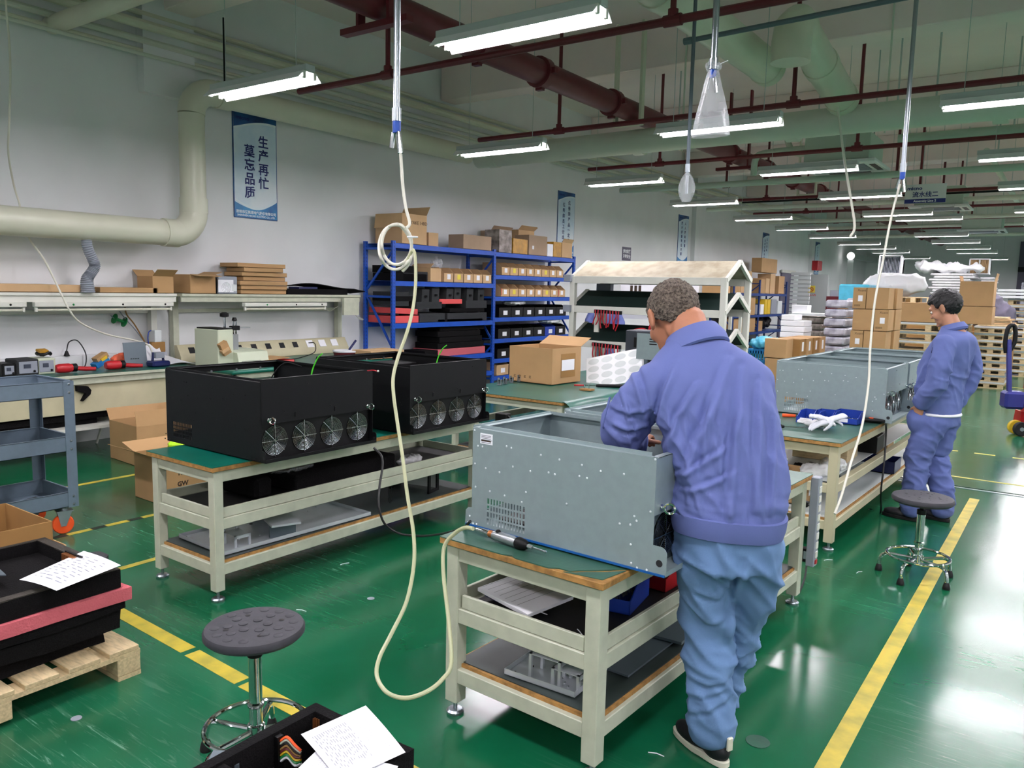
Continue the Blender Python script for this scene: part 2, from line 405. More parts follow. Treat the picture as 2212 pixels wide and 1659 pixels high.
# the same grid goes on outside the frame
for x, y in [(a, b) for a in (-5.58, -2.97, -.45) for b in (1.1, -2.0)] + [(a, b) for a in (2.15, 4.75, 7.2) for b in (-2, 1.1, 4.2, 7.55, 10.6, 13.6, 16.9, 20, 23, 26, 30, 34)] + [(-.45, 4.3), (-.45, 20.), (-.45, 23), (-.45, 26.), (-.45, 30), (-.45, 34.)]:
    dup(FX, (x, y, LAMP_Z), 0, 'lit twin tube ceiling light of the same grid, outside the frame of the photo', 'fluorescent ceiling lights outside the frame')
# ================================================================== WORKBENCHES
def make_bench(label, x0, y0, w, l, rz=0, h=.73, frame='cream', top='mat_green', lower='mat_dark', trays=True, leg=.05, group=None, lowz=.17, midz=.42, name='workbench', chip=False):
    "x0,y0 = near-left corner of the top; w along x, l along y"
    t = thing(name, label, 'workbench', (x0, y0, 0), rz, group)
    MB().box(0, 0, h-.03, w, l, h-.006).build('table_board', 'board_wood', t, bevel=.002)
    if chip:  # torn front corner of the mat
        poly = [(0, 0), (w*.42, 0), (w*.47, .012), (w*.5, .0), (w*.7, .0), (w*.74, .02), (w*.80, .022), (w*.83, .05), (w*.9, .1), (w*.985, .17), (w, .2), (w, l), (0, l)]
        q = [(w*.78, .006), (w*.97, .03), (w*.992, .16), (w*.93, .1), (w*.86, .055), (w*.83, .028)]
        MB().prism(q, h-.006, h-.0035).build('torn_mat_piece', top, t)
    else: poly = [(0, 0), (w, 0), (w, l), (0, l)]
    MB().prism(poly, h-.006, h-.002).build('rubber_mat', top, t)
    b = MB(); i = .02; z1 = h-.03
    for a in (((i, i), (w-i, i)), ((i, l-i), (w-i, l-i))):
        for z in (z1-.035, midz, lowz): b.box(a[0][0]+leg/2, a[0][1]+.006 if a[0][1] < 1 and a[0][1] == i else a[0][1]-leg+.004, z-.03, a[1][0]-leg/2, a[0][1]+leg-.004 if a[0][1] == i else a[0][1]-.006, z+.03)
    for x in (i, w-i-leg):
        for z in (z1-.035, midz, lowz): b.box(x+.004, i+leg/2, z-.03, x+leg-.004, l-i-leg/2, z+.03)
    b.build('frame', frame, t, bevel=.003)
    g = MB().box(0, 0, 0, leg, leg, z1-.04)
    ft = MB().cyl((leg/2, leg/2, -.04), (leg/2, leg/2, 0), .008, 10); ft.lathe([(.034, -.055), (.036, -.045), (.028, -.038), (.01, -.036)], (leg/2, leg/2, 0), 16)
    o1 = None
    for x in (i, w-i-leg):
        for y in (i, l-i-leg):
            if o1 is None: o1 = g.build('leg', frame, t, (x, y, .055), bevel=.003); f1 = ft.build('foot', 'zinc', o1)
            else: o2 = inst(o1, 'leg', t, (x, y, .055)); inst(f1, 'foot', o2)
    if trays:
        s = MB(); s.box(i+leg+.002, i+leg, midz+.03, w-i-leg-.002, l-i-leg, midz+.034)
        for a in ((.03, .035, w-.03, .05), (.03, l-.05, w-.03, l-.035)): s.box(a[0]+leg, a[1], midz+.032, a[2]-leg, a[3], midz+.085)
        for xx in (.035, w-.05): s.box(xx, i+leg, midz+.032, xx+.015, l-i-leg, midz+.085)
        s.build('sliding_tray', frame, t, bevel=.002)
        MB().box(i+leg+.01, i+leg+.01, midz+.034, w-i-leg-.01, l-i-leg-.01, midz+.040).build('tray_liner', 'black_rubber', t)
    MB().box(i+.02, i+leg*.5, lowz+.03, w-i-.02, l-i-leg*.5, lowz+.044).build('lower_board', 'board_wood', t)
    MB().box(i+.03, i+leg*.5+.012, lowz+.044, w-i-.03, l-i-leg*.5-.012, lowz+.048).build('lower_mat', lower, t)
    return t
B1 = make_bench('green topped workbench under the open grey casing the grey-haired man leans over', -1.95, 2.285, .75, 2.15, R(-3), h=.735, chip=True, top='mat_green_dull', leg=.06)
B2 = make_bench('long green topped workbench carrying the two black casings', -4.22, 2.385, .645, 2.25, R(-1), h=.745, top='mat_teal', leg=.055)
B3 = make_bench('yellowed cream workbench carrying the row of grey casings beside the younger man', -1.97, 5.42, .8, 3.25, R(-2.2), h=.745, frame='cream_worn', top='mat_green_dull', lower='panel_white', leg=.06, trays=False)
B4 = make_bench('wide green matted table holding the open carton and white foam tray', -4.75, 5.68, 1.27, 2.75, R(-1), h=.75, top='mat_green', trays=False)
MB().box(.1, .1, .452, .7, 3.1, .458).build('middle_shelf', 'panel_white', B3)
# mat edge hanging over the right side of B4
g = MB(); g.grid(lambda u, v: (1.27-.02+.1*math.sin(v*1.5)+.01*math.sin(u*20), .02+u*1.6, .752-.11*v*v*(1-.25*u)), 14, 6, thick=.004); g.build('hanging_mat_edge', 'mat_green', B4)
# power strip standing on the far right end of B1
ps = thing('power_strip', 'grey upright power strip at the far end of the grey-haired man\'s bench', 'power strip', (-1.092, 4.37, 0), R(-3))
MB().box(0, 0, .22, .045, .06, .72).build('strip_body', 'grey_plastic', ps, bevel=.004)
for k in range(8): MB().box(.045, .012, .27+.052*k, .049, .048, .305+.052*k).build('socket', 'white_paint', ps)
MB().box(.045, .015, .235, .050, .045, .258).build('rocker_switch', 'red', ps)

# ================================================================== OPEN EQUIPMENT CASINGS
def fan_parts():
    g = MB(); n = 28
    for k in range(9):
        r = .022+.0072*k; g.tube([(0, r*math.cos(a), r*math.sin(a)) for a in [2*math.pi*j/n for j in range(n)]], .0011, 4, closed=True)
    for k in range(8):
        a = 2*math.pi*k/8+.0; g.tube([(.002, .0, .0), (.003, .05*math.cos(a), .05*math.sin(a)), (0, .086*math.cos(a), .086*math.sin(a))], .0021 if k % 2 == 0 else .0016, 4)
    for a in (math.pi/2, -math.pi/2): g.ball((0, .088*math.cos(a), .088*math.sin(a)), .005, 6)
    GM = g.mesh('wire_chrome')
    f = MB(); Mx = Matrix.Rotation(R(90), 3, 'Y')
    f.lathe([(.022, -.012), (.026, -.008), (.026, .0), (.0, .0)], (-.034, 0, 0), 16, M=Mx)
    for k in range(7):
        a = 2*math.pi*k/7; c, s = math.cos(a), math.sin(a); c2, s2 = math.cos(a+.62), math.sin(a+.62)
        f.add([(-.034, .024*c, .024*s), (-.05, .024*c2, .024*s2), (-.054, .07*c2, .07*s2), (-.034, .07*c, .07*s), (-.036, .024*c, .024*s), (-.052, .024*c2, .024*s2), (-.056, .07*c2, .07*s2), (-.036, .07*c, .07*s)],
              [(0, 1, 2, 3), (7, 6, 5, 4), (0, 4, 5, 1), (1, 5, 6, 2), (2, 6, 7, 3), (3, 7, 4, 0)])
    return GM, f.mesh('black_plastic')
GUARD, ROTOR = fan_parts()
def holed(mb, cy_, cz, half, r, x0, x1, hw=None, n=24):
    "square plate with a round hole, facing x"
    hw = hw or half; vs = []; fs = []
    for xx in (x0, x1):
        for k in range(n):
            a = 2*math.pi*k/n; vs.append((xx, cy_+r*math.cos(a), cz+r*math.sin(a)))
        for k in range(n):
            a = 2*math.pi*k/n; c, s = math.cos(a), math.sin(a); q = max(abs(c), abs(s)); vs.append((xx, cy_+hw*c/q, cz+half*s/q))
    for k in range(n):
        j = (k+1) % n
        fs += [(k, j, n+j, n+k), (2*n+k, 3*n+k, 3*n+j, 2*n+j), (k, 2*n+k, 2*n+j, j), (n+k, n+j, 3*n+j, 3*n+k)]
    mb.add(vs, fs)
def make_case(label, mname, loc, rz, D=.82, Wd=.53, H=.403, black=False, group=None, rivets=True, nf=2):
    lw, lh = (.034, .062) if black else (.054, .101); lr = lw*.48
    t = thing('equipment_casing', label, 'casing', loc, rz, group); T = .003
    def side(y, nm, vent=True):
        s = MB()
        vx0, vx1, vz0, vz1 = (.08, .27, .022, .128) if not black else (.07, .26, .035, .125)
        if not vent: s.box(0, y, 0, D, y+T, H)
        else:
            s.box(0, y, 0, vx0, y+T, H); s.box(vx1, y, 0, D, y+T, H); s.box(vx0, y, 0, vx1, y+T, vz0); s.box(vx0, y, vz1, vx1, y+T, H)
            nc, nr = (13, 4) if not black else (16, 4)
            cw = (vx1-vx0)/nc; rh = (vz1-vz0)/nr
            for c in range(1, nc): s.box(vx0+c*cw-cw*.23, y, vz0, vx0+c*cw+cw*.23, y+T, vz1)
            for c in range(1, nr): s.box(vx0, y+.0002, vz0+c*rh-rh*.13, vx1, y+T-.0002, vz0+c*rh+rh*.13)
        # folded top flange and rounded mounting lug with a hole
        sg = 1 if y == 0 else -1; yy = y+T if y == 0 else y
        s.box(.01, yy, H-.003, D-.02, yy+sg*.022, H); s.box(.02, yy+sg*.019, H-.003, D-.03, yy+sg*.022, H+.012)
        n = 10; arc = [(D+lw-lr+lr*math.cos(a), lh-lr+lr*math.sin(a)) for a in [math.pi/2*(1-j/n) for j in range(n+1)]]
        s.prism([(D, 0), (D+lw, 0)] + arc[::-1] + [(D, lh)], y, y+T, 'y')
        
        if not black: s.prism([(-.035, 0), (0, 0), (0, .075), (-.02, .072), (-.032, .06)], y, y+T, 'y')
        o = s.build(nm, mname, t, smooth=False)
        hl = MB().cyl((D+lw*.5, y-.0006, lh*.42), (D+lw*.5, y+T+.0006, lh*.42), .0125 if not black else .008, 14); hl.build('lug_hole', 'dark_opening', o)
        return o
    side(0, 'side_panel'); side(Wd-T, 'side_panel', False)
    MB().box(-.0, 0, 0, D+lw-.002, Wd, .003).build('base_plate', mname, t)
    MB().box(D+lw-.004, 0, .0, D+lw-.001, Wd, .018).build('front_lip', mname, t)
    # back rail and half height back plate
    bk = MB(); rh_ = .036 if black else .12; bk.box(0, T, H-rh_, T, Wd-T, H+.01); bk.box(0, T, H, .03, Wd-T, H+.003); bk.box(.0, T, 0, T, Wd-T, .05); bk.box(0, T, .05, .003, .03, H-rh_); bk.box(0, Wd-.03, .05, .003, Wd-T, H-rh_)
    bk.build('back_rail', mname, t)
    for k in range(4 if black else 0): MB().cyl((-.001, .12+.18*k, H-.035), (.008, .12+.18*k, H-.035), .008, 10).build('rail_nut', 'zinc', t)
    # front: upper panel proud, lower fan plate set back
    fp = MB(); zf = .205; tp = .014 if black else -.002; fp.box(D-.004, .004 if not black else .0, zf, D, Wd-.004, H+tp); fp.box(D-.028, .02, H+tp-.003, D, Wd-.06, H+tp); fp.box(D-.028, .004, zf-.003, D, Wd-.004, zf)
    fp.build('front_panel', mname, t, smooth=False)
    pl = MB(); pw = (Wd-.008)/nf
    for k in range(nf): holed(pl, .004+pw*(k+.5), .104, .101, .0835, D-.032, D-.029, hw=pw/2)
    po = pl.build('fan_plate', 'black_plastic' if black else 'galv_dark', t, smooth=False)
    for k in range(nf):
        f = bpy.data.objects.new('fan_rotor', ROTOR); COL.objects.link(f); f.parent = t; f.location = (D-.004, .004+pw*(k+.5), .104); f.rotation_euler = (k*.7, 0, 0)
        g = bpy.data.objects.new('fan_guard', GUARD); COL.objects.link(g); g.parent = t; g.location = (D-.024, .004+pw*(k+.5), .104)
        MB().lathe([(.0835, -.05), (.0835, 0), (.087, 0), (.087, -.05)], (D-.03, .004+pw*(k+.5), .104), 24, M=Matrix.Rotation(R(90), 3, 'Y')).build('fan_ring', 'black_plastic', t)
    for yy in (.045, Wd-.045):
        e = MB(); n = 16; e.tube([(D+.034+.017*math.cos(a), yy+.006*math.cos(a), zf+.02+.017*math.sin(a)) for a in [2*math.pi*j/n for j in range(n)]], .0045, 7, closed=True)
        e.cyl((D, yy, zf+.02), (D+.02, yy, zf+.02), .006, 8); e.lathe([(.011, 0), (.011, .004), (.006, .006)], (D, yy, zf+.02), 12, M=Matrix.Rotation(R(90), 3, 'Y'))
        e.build('eye_bolt', 'chrome', t)
    if rivets:
        rv = MB(); rnd = random.Random(3)
        pts = [(.01, .42), (.03, .355), (.055, .355), (.185, .375), (.21, .372), (.36, .365), (.22, .295), (.45, .36), (.31, .29), (.4, .3), (.43, .298), (.555, .355), (.545, .31), (.58, .308), (.64, .345), (.015, .275), (.075, .265), (.15, .26), (.02, .175), (.1, .17), (.18, .165), (.29, .2), (.27, .155), (.49, .19), (.74, .35), (.865, .425), (.855, .23), (.79, .2), (.8, .185), (.73, .16), (.775, .165), (.78, .09), (.785, .02), (.81, .008), (.85, .01), (-.02, .01), (.01, .01), (.03, .012), (-.01, .04)]
        for x, z in pts: rv.ball((x/.87*D, -.001, z*H/.43), .0046, 6, sq=(1, .7, 1))
        rv.build('rivets', 'rivet' if not black else 'black_metal', t)['kind'] = 'stuff'
        rv2 = MB()
        for k in range(nf): rv2.ball((D+.001, .15+.16*k, H-.03 if k % 2 else .26), .004, 6)
        rv2.build('panel_screws', 'zinc' if not black else 'black_metal', t)['kind'] = 'stuff'
    if black:
        for yy in (.22, .5): MB().box(D, yy, .225, D+.004, yy+.012, .25).build('slot_clip', 'black_plastic', t)
    return t
c1 = make_case('nearest grey open casing with a paper label, the man\'s hands inside', 'galv', (-1.922, 2.45, .742), R(-3))
MB().box(0, 0, 0, .063, .001, .042).build('paper_label', 'paper', c1, (.04, -.0012, .345))
for k in range(6): MB().box(0, 0, 0, .05 if k != 3 else .056, .0004, .0025 if k != 4 else .006, ).build('printed_line', 'ink_dark' if k == 4 else 'ink', c1, (.045, -.0016, .378-.0058*k))
MB().box(-.03, -.004, -.002, .87, -.0005, .006).build('blue_protective_film', 'blue_film', c1)
for k in range(3):
    MB().box(.06+.17*k, .526, .28, .10+.17*k, .505, .292).build('inner_bracket', 'galv', c1)
inn = MB(); inn.box(.3, .2, .06, .78, .5, .2); inn.box(.4, .25, .2, .7, .32, .3); inn.box(.35, .32, .11, .5, .4, .16); inn.cyl((.6, .35, .11), (.6, .35, .2), .03, 14); inn.cyl((.7, .35, .11), (.7, .35, .2), .03, 14); inn.box(.05, .1, .003, .28, .5, .02); inn.build('inner_components', 'black_plastic', c1, bevel=.004)
c1b = make_case('second grey open casing, behind the one the grey-haired man works in', 'galv', (-1.885, 3.08, .742), R(-3))
k1 = make_case('black open casing nearest the camera on the long green bench', 'black_metal', (-4.37, 2.605, .75), R(-1), D=.918, Wd=.80, black=True, H=.43, nf=4)
k2 = make_case('black open casing further along the long green bench', 'black_metal', (-4.355, 3.735, .75), R(-1), D=.918, Wd=.79, black=True, H=.43, nf=4)
for k, nm in ((k1, 'a'), (k2, 'b')):
    MB().tube(smoothpath([(.62, .55, .2), (.64, .56, .4), (.68, .57, .5), (.72, .58, .54)], 4), .004, 6).build('green_yellow_wire', 'green_cable', k)
MB().tube(smoothpath([(.93, .745, .442), (.965, .76, .446), (.98, .775, .441)], 4), .003, 6).build('red_lead', 'cable_red', k1)
MB().ball((.985, .78, .441), .007, 8).build('white_plug', 'white_paint', k1)
MB().tube(smoothpath([(.3, .45, .2), (.33, .5, .36), (.4, .55, .46), (.5, .6, .445)], 5), .004, 6).build('black_wire', 'cable_black', k1)
inb = MB().box(.05, .3, .1, .3, .72, .38).build('inner_box', 'black_plastic', k2, bevel=.004)
for i, y in enumerate((6.47, 7.255, 8.04)):
    make_case(['grey open casing nearest the camera in the row beside the younger man', 'middle grey open casing in the row beside the younger man', 'farthest grey open casing in the row beside the younger man'][i], 'galv', (-1.945+.03*i, y, .75), R(-1.5), D=.835, Wd=.765, H=.41, nf=4)

# ================================================================== STOOLS
def make_stool(label, loc, rz, tilt=(0, 0), seatz=.5, flat=False):
    t = thing('lab_stool', label, 'stool', (loc[0], loc[1], 0), rz)
    s = MB(); r = .172
    s.lathe([(0, -.035), (r*.6, -.034), (r*.93, -.03), (r, -.018), (r*1.005, -.004), (r*.97, .006), (r*.9, .0085), (0, .006)], (0, 0, seatz), 48)
    so = s.build('seat', 'seat_rubber', t)
    d = MB(); first = None
    if flat: d.lathe([(.006, .0), (.005, .0012), (0, .0012)], (0, 0, 0), 8)
    else: d.lathe([(.0165, -.002), (.0165, .0016), (.0145, .0026), (0, .0026)], (0, 0, 0), 16)
    for (n, rr) in ((5, .045), (9, .09), (14, .132)):
        for j in range(n):
            a = 2*math.pi*j/n + (.3 if n == 9 else 0); p = (rr*math.cos(a), rr*math.sin(a), seatz+.0075)
            if n == 9 and j in (0, 4, 7) or n == 14 and j in (3, 8): continue
            if first is None: first = d.build('seat_stud', 'seat_rubber', so, p)
            else: inst(first, 'seat_stud', so, p)
    hmb = MB()
    for a in (.5, 2.0, 3.6, 5.2): hmb.lathe([(.0095, .0), (.0085, .0005), (0, .0005)], (.095*math.cos(a), .095*math.sin(a), seatz+.0088), 12)
    hmb.build('seat_holes', 'black_rubber', so)['kind'] = 'stuff'
    c = MB(); c.cyl((0, 0, .40), (0, 0, seatz-.03), .0125, 14); c.cyl((0, 0, .395), (0, 0, .425), .026, 18); c.box(-.06, -.045, seatz-.037, .06, .045, seatz-.032); c.build('gas_lift', 'black_metal', t, bevel=.001)
    c = MB(); c.cyl((0, 0, .13), (0, 0, .395), .023, 24); c.lathe([(.023, .205), (.029, .21), (.029, .222), (.023, .227)], (0, 0, 0), 20); c.lathe([(.023, .085), (.031, .09), (.031, .14), (.023, .145)], (0, 0, 0), 20); c.build('column', 'chrome', t)
    n = 40; rr = .175
    MB().tube([(rr*math.cos(a), rr*math.sin(a), .135) for a in [2*math.pi*j/n for j in range(n)]], .009, 9, closed=True).build('foot_ring', 'chrome', t)
    lg = MB(); lg.tube(smoothpath([(.02, 0, .118), (.1, 0, .118), (.165, 0, .118), (.196, 0, .103), (.208, 0, .07), (.211, 0, .035)], 5), .0105, 9)
    ft = MB(); ft.lathe([(.021, 0), (.0225, .006), (.017, .03), (.012, .042)], (.211, 0, 0), 12)
    o1 = None
    for k in range(5):
        a = 2*math.pi*k/5
        if o1 is None: o1 = lg.build('leg', 'chrome', t); f1 = ft.build('rubber_foot', 'black_rubber', o1)
        else: o2 = inst(o1, 'leg', t, rot=(0, 0, a)); inst(f1, 'rubber_foot', o2)
    return t
make_stool('dark studded round stool with chrome column and ring, nearest the camera', (-2.25, 1.645), R(128))
make_stool('smoother dark round stool standing on the yellow line behind the younger man', (-.655, 5.25), R(-33), flat=True)
# ================================================================== PEOPLE
def union(parts, voxel, smooth=6, name='m'):
    "several closed blobs grown together into one continuous surface"
    mb = MB()
    for p in parts: p(mb)
    me = bpy.data.meshes.new(name); me.from_pydata(mb.v, [], mb.f)
    b = bmesh.new(); b.from_mesh(me); bmesh.ops.recalc_face_normals(b, faces=b.faces); b.to_mesh(me); b.free()
    o = bpy.data.objects.new(name, me); COL.objects.link(o)
    m = o.modifiers.new('r', 'REMESH'); m.mode = 'VOXEL'; m.voxel_size = voxel; m.use_smooth_shade = True
    m = o.modifiers.new('s', 'SMOOTH'); m.factor = .5; m.iterations = smooth
    me2 = bpy.data.meshes.new_from_object(o.evaluated_get(bpy.context.evaluated_depsgraph_get()))
    bpy.data.objects.remove(o); return me2
def limb(pts, rad, n=18, sub=5, flat=None, ref=(0, 0, 1)):
    "tapering tube through joints; rad = radius or (ra, rb) at each joint, rb along ref"
    def f(mb):
        P = smoothpath(pts, sub); rr = []
        N = len(pts)
        for i in range(len(P)):
            t = i/(len(P)-1)*(N-1); k = min(int(t), N-2); u = t-k; u = u*u*(3-2*u)
            a = rad[k] if isinstance(rad[k], tuple) else (rad[k], rad[k]); b = rad[k+1] if isinstance(rad[k+1], tuple) else (rad[k+1],)*2
            rr.append((a[0]*(1-u)+b[0]*u, a[1]*(1-u)+b[1]*u))
        vs = []; RF = Vector(ref)
        def ring(c, T, r):
            u = RF - T*RF.dot(T); u = u.normalized() if u.length > .05 else T.orthogonal().normalized(); w = T.cross(u)
            return [c + w*math.cos(2*math.pi*k/n)*r[0] + u*math.sin(2*math.pi*k/n)*r[1] for k in range(n)]
        T0 = (P[1]-P[0]).normalized(); T1 = (P[-1]-P[-2]).normalized()
        rows = [ring(P[0]-T0*min(rr[0])*.6, T0, (rr[0][0]*.5, rr[0][1]*.5)), ring(P[0]-T0*min(rr[0])*.35, T0, (rr[0][0]*.85, rr[0][1]*.85))]
        for i in range(len(P)):
            T = (P[min(i+1, len(P)-1)]-P[max(i-1, 0)]).normalized(); rows.append(ring(P[i], T, rr[i]))
        rows += [ring(P[-1]+T1*min(rr[-1])*.35, T1, (rr[-1][0]*.85, rr[-1][1]*.85)), ring(P[-1]+T1*min(rr[-1])*.6, T1, (rr[-1][0]*.5, rr[-1][1]*.5))]
        for r_ in rows: vs += r_
        fs = [(i*n+k, i*n+(k+1) % n, (i+1)*n+(k+1) % n, (i+1)*n+k) for i in range(len(rows)-1) for k in range(n)]
        fs += [tuple(range(n-1, -1, -1)), tuple((len(rows)-1)*n+k for k in range(n))]
        mb.add(vs, fs)
    return f
def ell(c, r, M=None, n=20):
    def f(mb):
        b = MB(); b.ball((0, 0, 0), 1, n); c_ = Vector(c)
        vs = []
        for v in b.v:
            q = Vector((v[0]*r[0], v[1]*r[1], v[2]*r[2])); vs.append(c_ + (M @ q if M else q))
        mb.add(vs, b.f)
    return f
def stack(rings, n=32):
    "torso: horizontal rings (x, y, z, half width, half depth[, tilt])"
    def f(mb):
        # smooth interpolate
        P = smoothpath([Vector((r[0], r[1], r[2])) for r in rings], 4); A = smoothpath([Vector((r[3], r[4], r[5] if len(r) > 5 else 0)) for r in rings], 4)
        vs = []
        for p, a in zip(P, A):
            for k in range(n):
                t = 2*math.pi*k/n; c, s = math.cos(t), math.sin(t); e = .82
                x = a.x*math.copysign(abs(c)**e, c); y = a.y*math.copysign(abs(s)**e, s)
                vs.append((p.x+x, p.y+y, p.z+a.z*y))
        m_ = len(P)
        fs = [(i*n+k, i*n+(k+1) % n, (i+1)*n+(k+1) % n, (i+1)*n+k) for i in range(m_-1) for k in range(n)]
        fs += [tuple(range(n-1, -1, -1)), tuple((m_-1)*n+k for k in range(n))]; mb.add(vs, fs)
    return f
def folds(me, fields, seed=0):
    "push vertices along their normals by sharp cloth ridges; fields = (amp, (sx,sy,sz) frequency, zmin, zmax)"
    off = Vector((seed*3.1, seed*1.7, seed*.9)); ns = [v.normal.copy() for v in me.vertices]
    for v, nn in zip(me.vertices, ns):
        d = 0
        for amp, fr, z0, z1 in fields:
            z = v.co.z; w = max(0, min(1, (z-z0)/.06))*max(0, min(1, (z1-z)/.06))
            if w <= 0: continue
            q = Vector((v.co.x*fr[0]+v.co.z*fr[3], v.co.y*fr[1], v.co.z*fr[2]+v.co.x*fr[4] if len(fr) > 4 else v.co.z*fr[2])) + off
            a = 1-abs(noise.noise(q))*2.4; d += w*amp*(a*abs(a) - .25)
        v.co += nn*d
    me.update()
def obj(name, me, m, parent, **k):
    me.materials.clear(); me.materials.append(MATS[m])
    o = bpy.data.objects.new(name, me); COL.objects.link(o); o.parent = parent
    me.polygons.foreach_set('use_smooth', [True]*len(me.polygons))
    for a, b in k.items(): o[a] = b
    return o
def head_parts(c, yaw, pitch, s=1.0, jaw=1.0, roll=0, nose=1.0):
    M = Matrix.Rotation(yaw, 3, 'Z') @ Matrix.Rotation(pitch, 3, 'X') @ Matrix.Rotation(roll, 3, 'Y'); c = Vector(c)
    def E(x, y, z, a, b, d, rot=None): return ell(c + M @ Vector((x, y, z))*s, (a*s, b*s, d*s), M @ rot if rot else M)
    P = [E(0, -.012, .03, .077, .095, .09), E(0, .03, -.02, .062, .065, .085), E(0, .045, -.075*jaw, .045, .042, .036), E(0, .084, -.092*jaw, .02, .016, .016),
         E(0, .098, -.022, .013*nose, .02*nose, .014), E(0, .092, .0, .009, .014, .028), E(0, .082, .03, .05, .016, .016), E(0, .086, -.056, .024, .012, .007), E(0, .084, -.067, .022, .011, .007),
         E(.038, .06, -.03, .024, .025, .03), E(-.038, .06, -.03, .024, .025, .03), E(0, -.028, -.05, .048, .03, .045)]
    for sx in (-1, 1):
        P += [E(sx*.083, -.008, -.008, .010, .02, .033, Matrix.Rotation(R(12)*sx, 3, 'Z')), E(sx*.079, .0, -.034, .008, .011, .011), E(sx*.09, -.016, .006, .006, .014, .022)]
    return P, M, c
def make_hair(t, c, M, s, m, line, thick=1.06, lump=.004, seed=1):
    "cap of hair over the skull, tucked inside the head below the hairline"
    n, k = 64, 44; vs = []; c = Vector(c)
    for i in range(k+1):
        th = math.pi*i/k
        for j in range(n):
            ph = 2*math.pi*j/n; x, y, z = math.sin(th)*math.sin(ph), math.sin(th)*math.cos(ph), math.cos(th)
            lim = line(ph); e = 1.0 if z > lim else .8 if z < lim-.12 else 1.0-.2*(lim-z)/.12
            q = Vector((x*.078, y*.097-.012, z*.092+.03))*s
            q = Vector((q.x*thick*e, (q.y+.012*s)*thick*e-.012*s, (q.z-.03*s)*thick*e+.03*s))
            q += Vector((x, y, z))*lump*noise.noise(Vector((x, y, z))*9+Vector((seed, 0, 0)))*s*2
            vs.append(c + M @ q)
    fs = [(i*n+j, i*n+(j+1) % n, (i+1)*n+(j+1) % n, (i+1)*n+j) for i in range(k) for j in range(n)]
    mb = MB(); mb.add(vs, fs); b = mb.mesh(m); bb = bmesh.new(); bb.from_mesh(b); bmesh.ops.remove_doubles(bb, verts=bb.verts, dist=.0005); bmesh.ops.recalc_face_normals(bb, faces=bb.faces); bb.to_mesh(b); bb.free()
    return obj('hair', b, m, t)
def hand_parts(w, d, nrm, s=1.0, curl=.5, thumb=1):
    "palm and five curled fingers; w = wrist, d = hand direction, nrm = direction of the back of the hand"
    w, d, nrm = Vector(w), Vector(d).normalized(), Vector(nrm).normalized(); side = d.cross(nrm).normalized()*thumb; nrm = (nrm-d*nrm.dot(d)).normalized()
    P = [limb([w-d*.02, w+d*.05*s, w+d*.09*s], [(.027*s, .018*s), (.038*s, .015*s), (.036*s, .012*s)], 14, 4, ref=nrm)]
    for k, (o, L) in enumerate(((.028, .072), (.0095, .08), (-.0095, .074), (-.028, .058))):
        b = w + d*.085*s + side*o*s; a1, a2, a3 = curl*.6, curl*1.4, curl*2.1; dd = []
        for a in (a1, a2, a3): dd.append(d*math.cos(a) - nrm*math.sin(a))
        p1 = b + dd[0]*L*.45*s; p2 = p1 + dd[1]*L*.32*s; p3 = p2 + dd[2]*L*.25*s
        P.append(limb([b-d*.02*s, b, p1, p2, p3], [.0092*s, .0095*s, .0085*s, .0078*s, .0066*s], 10, 3))
    b = w + d*.025*s + side*.03*s; q = (d*.6+side*.75-nrm*.25).normalized(); p1 = b+q*.035*s; p2 = p1+(d*.9+side*.25-nrm*.3).normalized()*.03*s; p3 = p2+(d-nrm*.4).normalized()*.022*s
    P.append(limb([b-q*.02*s, b, p1, p2, p3], [.012*s, .013*s, .0105*s, .0095*s, .0078*s], 10, 3)); return P
def shoe(t, heel, dir_, m='shoe_black', sole='sole_cream', L=.28, accent=False):
    h = Vector(heel); d = Vector(dir_).normalized(); r = Vector((d.y, -d.x, 0)); Mx = Matrix((r, d, Vector((0, 0, 1)))).transposed()
    up = union([ell(h+d*.055+Vector((0, 0, .052)), (.041, .062, .05), Mx), ell(h+d*.17+Vector((0, 0, .04)), (.046, .1, .036), Mx), ell(h+d*.1+Vector((0, 0, .075)), (.036, .055, .04), Mx), limb([h+d*.06+Vector((0, 0, .05)), h+d*.05+Vector((0, 0, .13))], [.042, .04])], .007, 4)
    o = obj('shoe', up, m, t)
    s = MB(); n = 24; out = []
    for k in range(n):
        a = 2*math.pi*k/n; y = .135+.142*math.sin(a); wd = .047 if y > .12 else .041; out.append(h + d*y + r*wd*math.copysign(abs(math.cos(a))**.7, math.cos(a)))
    s.add([(p.x, p.y, .001) for p in out]+[(p.x, p.y, .027) for p in out], [tuple(range(n-1, -1, -1)), tuple(range(n, 2*n))]+[(i, (i+1) % n, n+(i+1) % n, n+i) for i in range(n)])
    s.build('sole', sole, o, bevel=.004)
    if accent:
        sp_ = MB(); sp_.ball((0, 0, 0), 1, 14); v = [h + d*(.12+y_*.03) - r*.033 + r*(x_*.012) + Vector((0, 0, .063+z_*.026)) for x_, y_, z_ in sp_.v]; q = MB(); q.add(v, sp_.f); q.build('accent', 'lime', o)
        MB().obox(h+d*(-.012)+Vector((0, 0, .1)), (.024, .012, .05), (0, 0, math.atan2(-d.x, d.y))).build('heel_tab', 'sole_cream', o, bevel=.003)
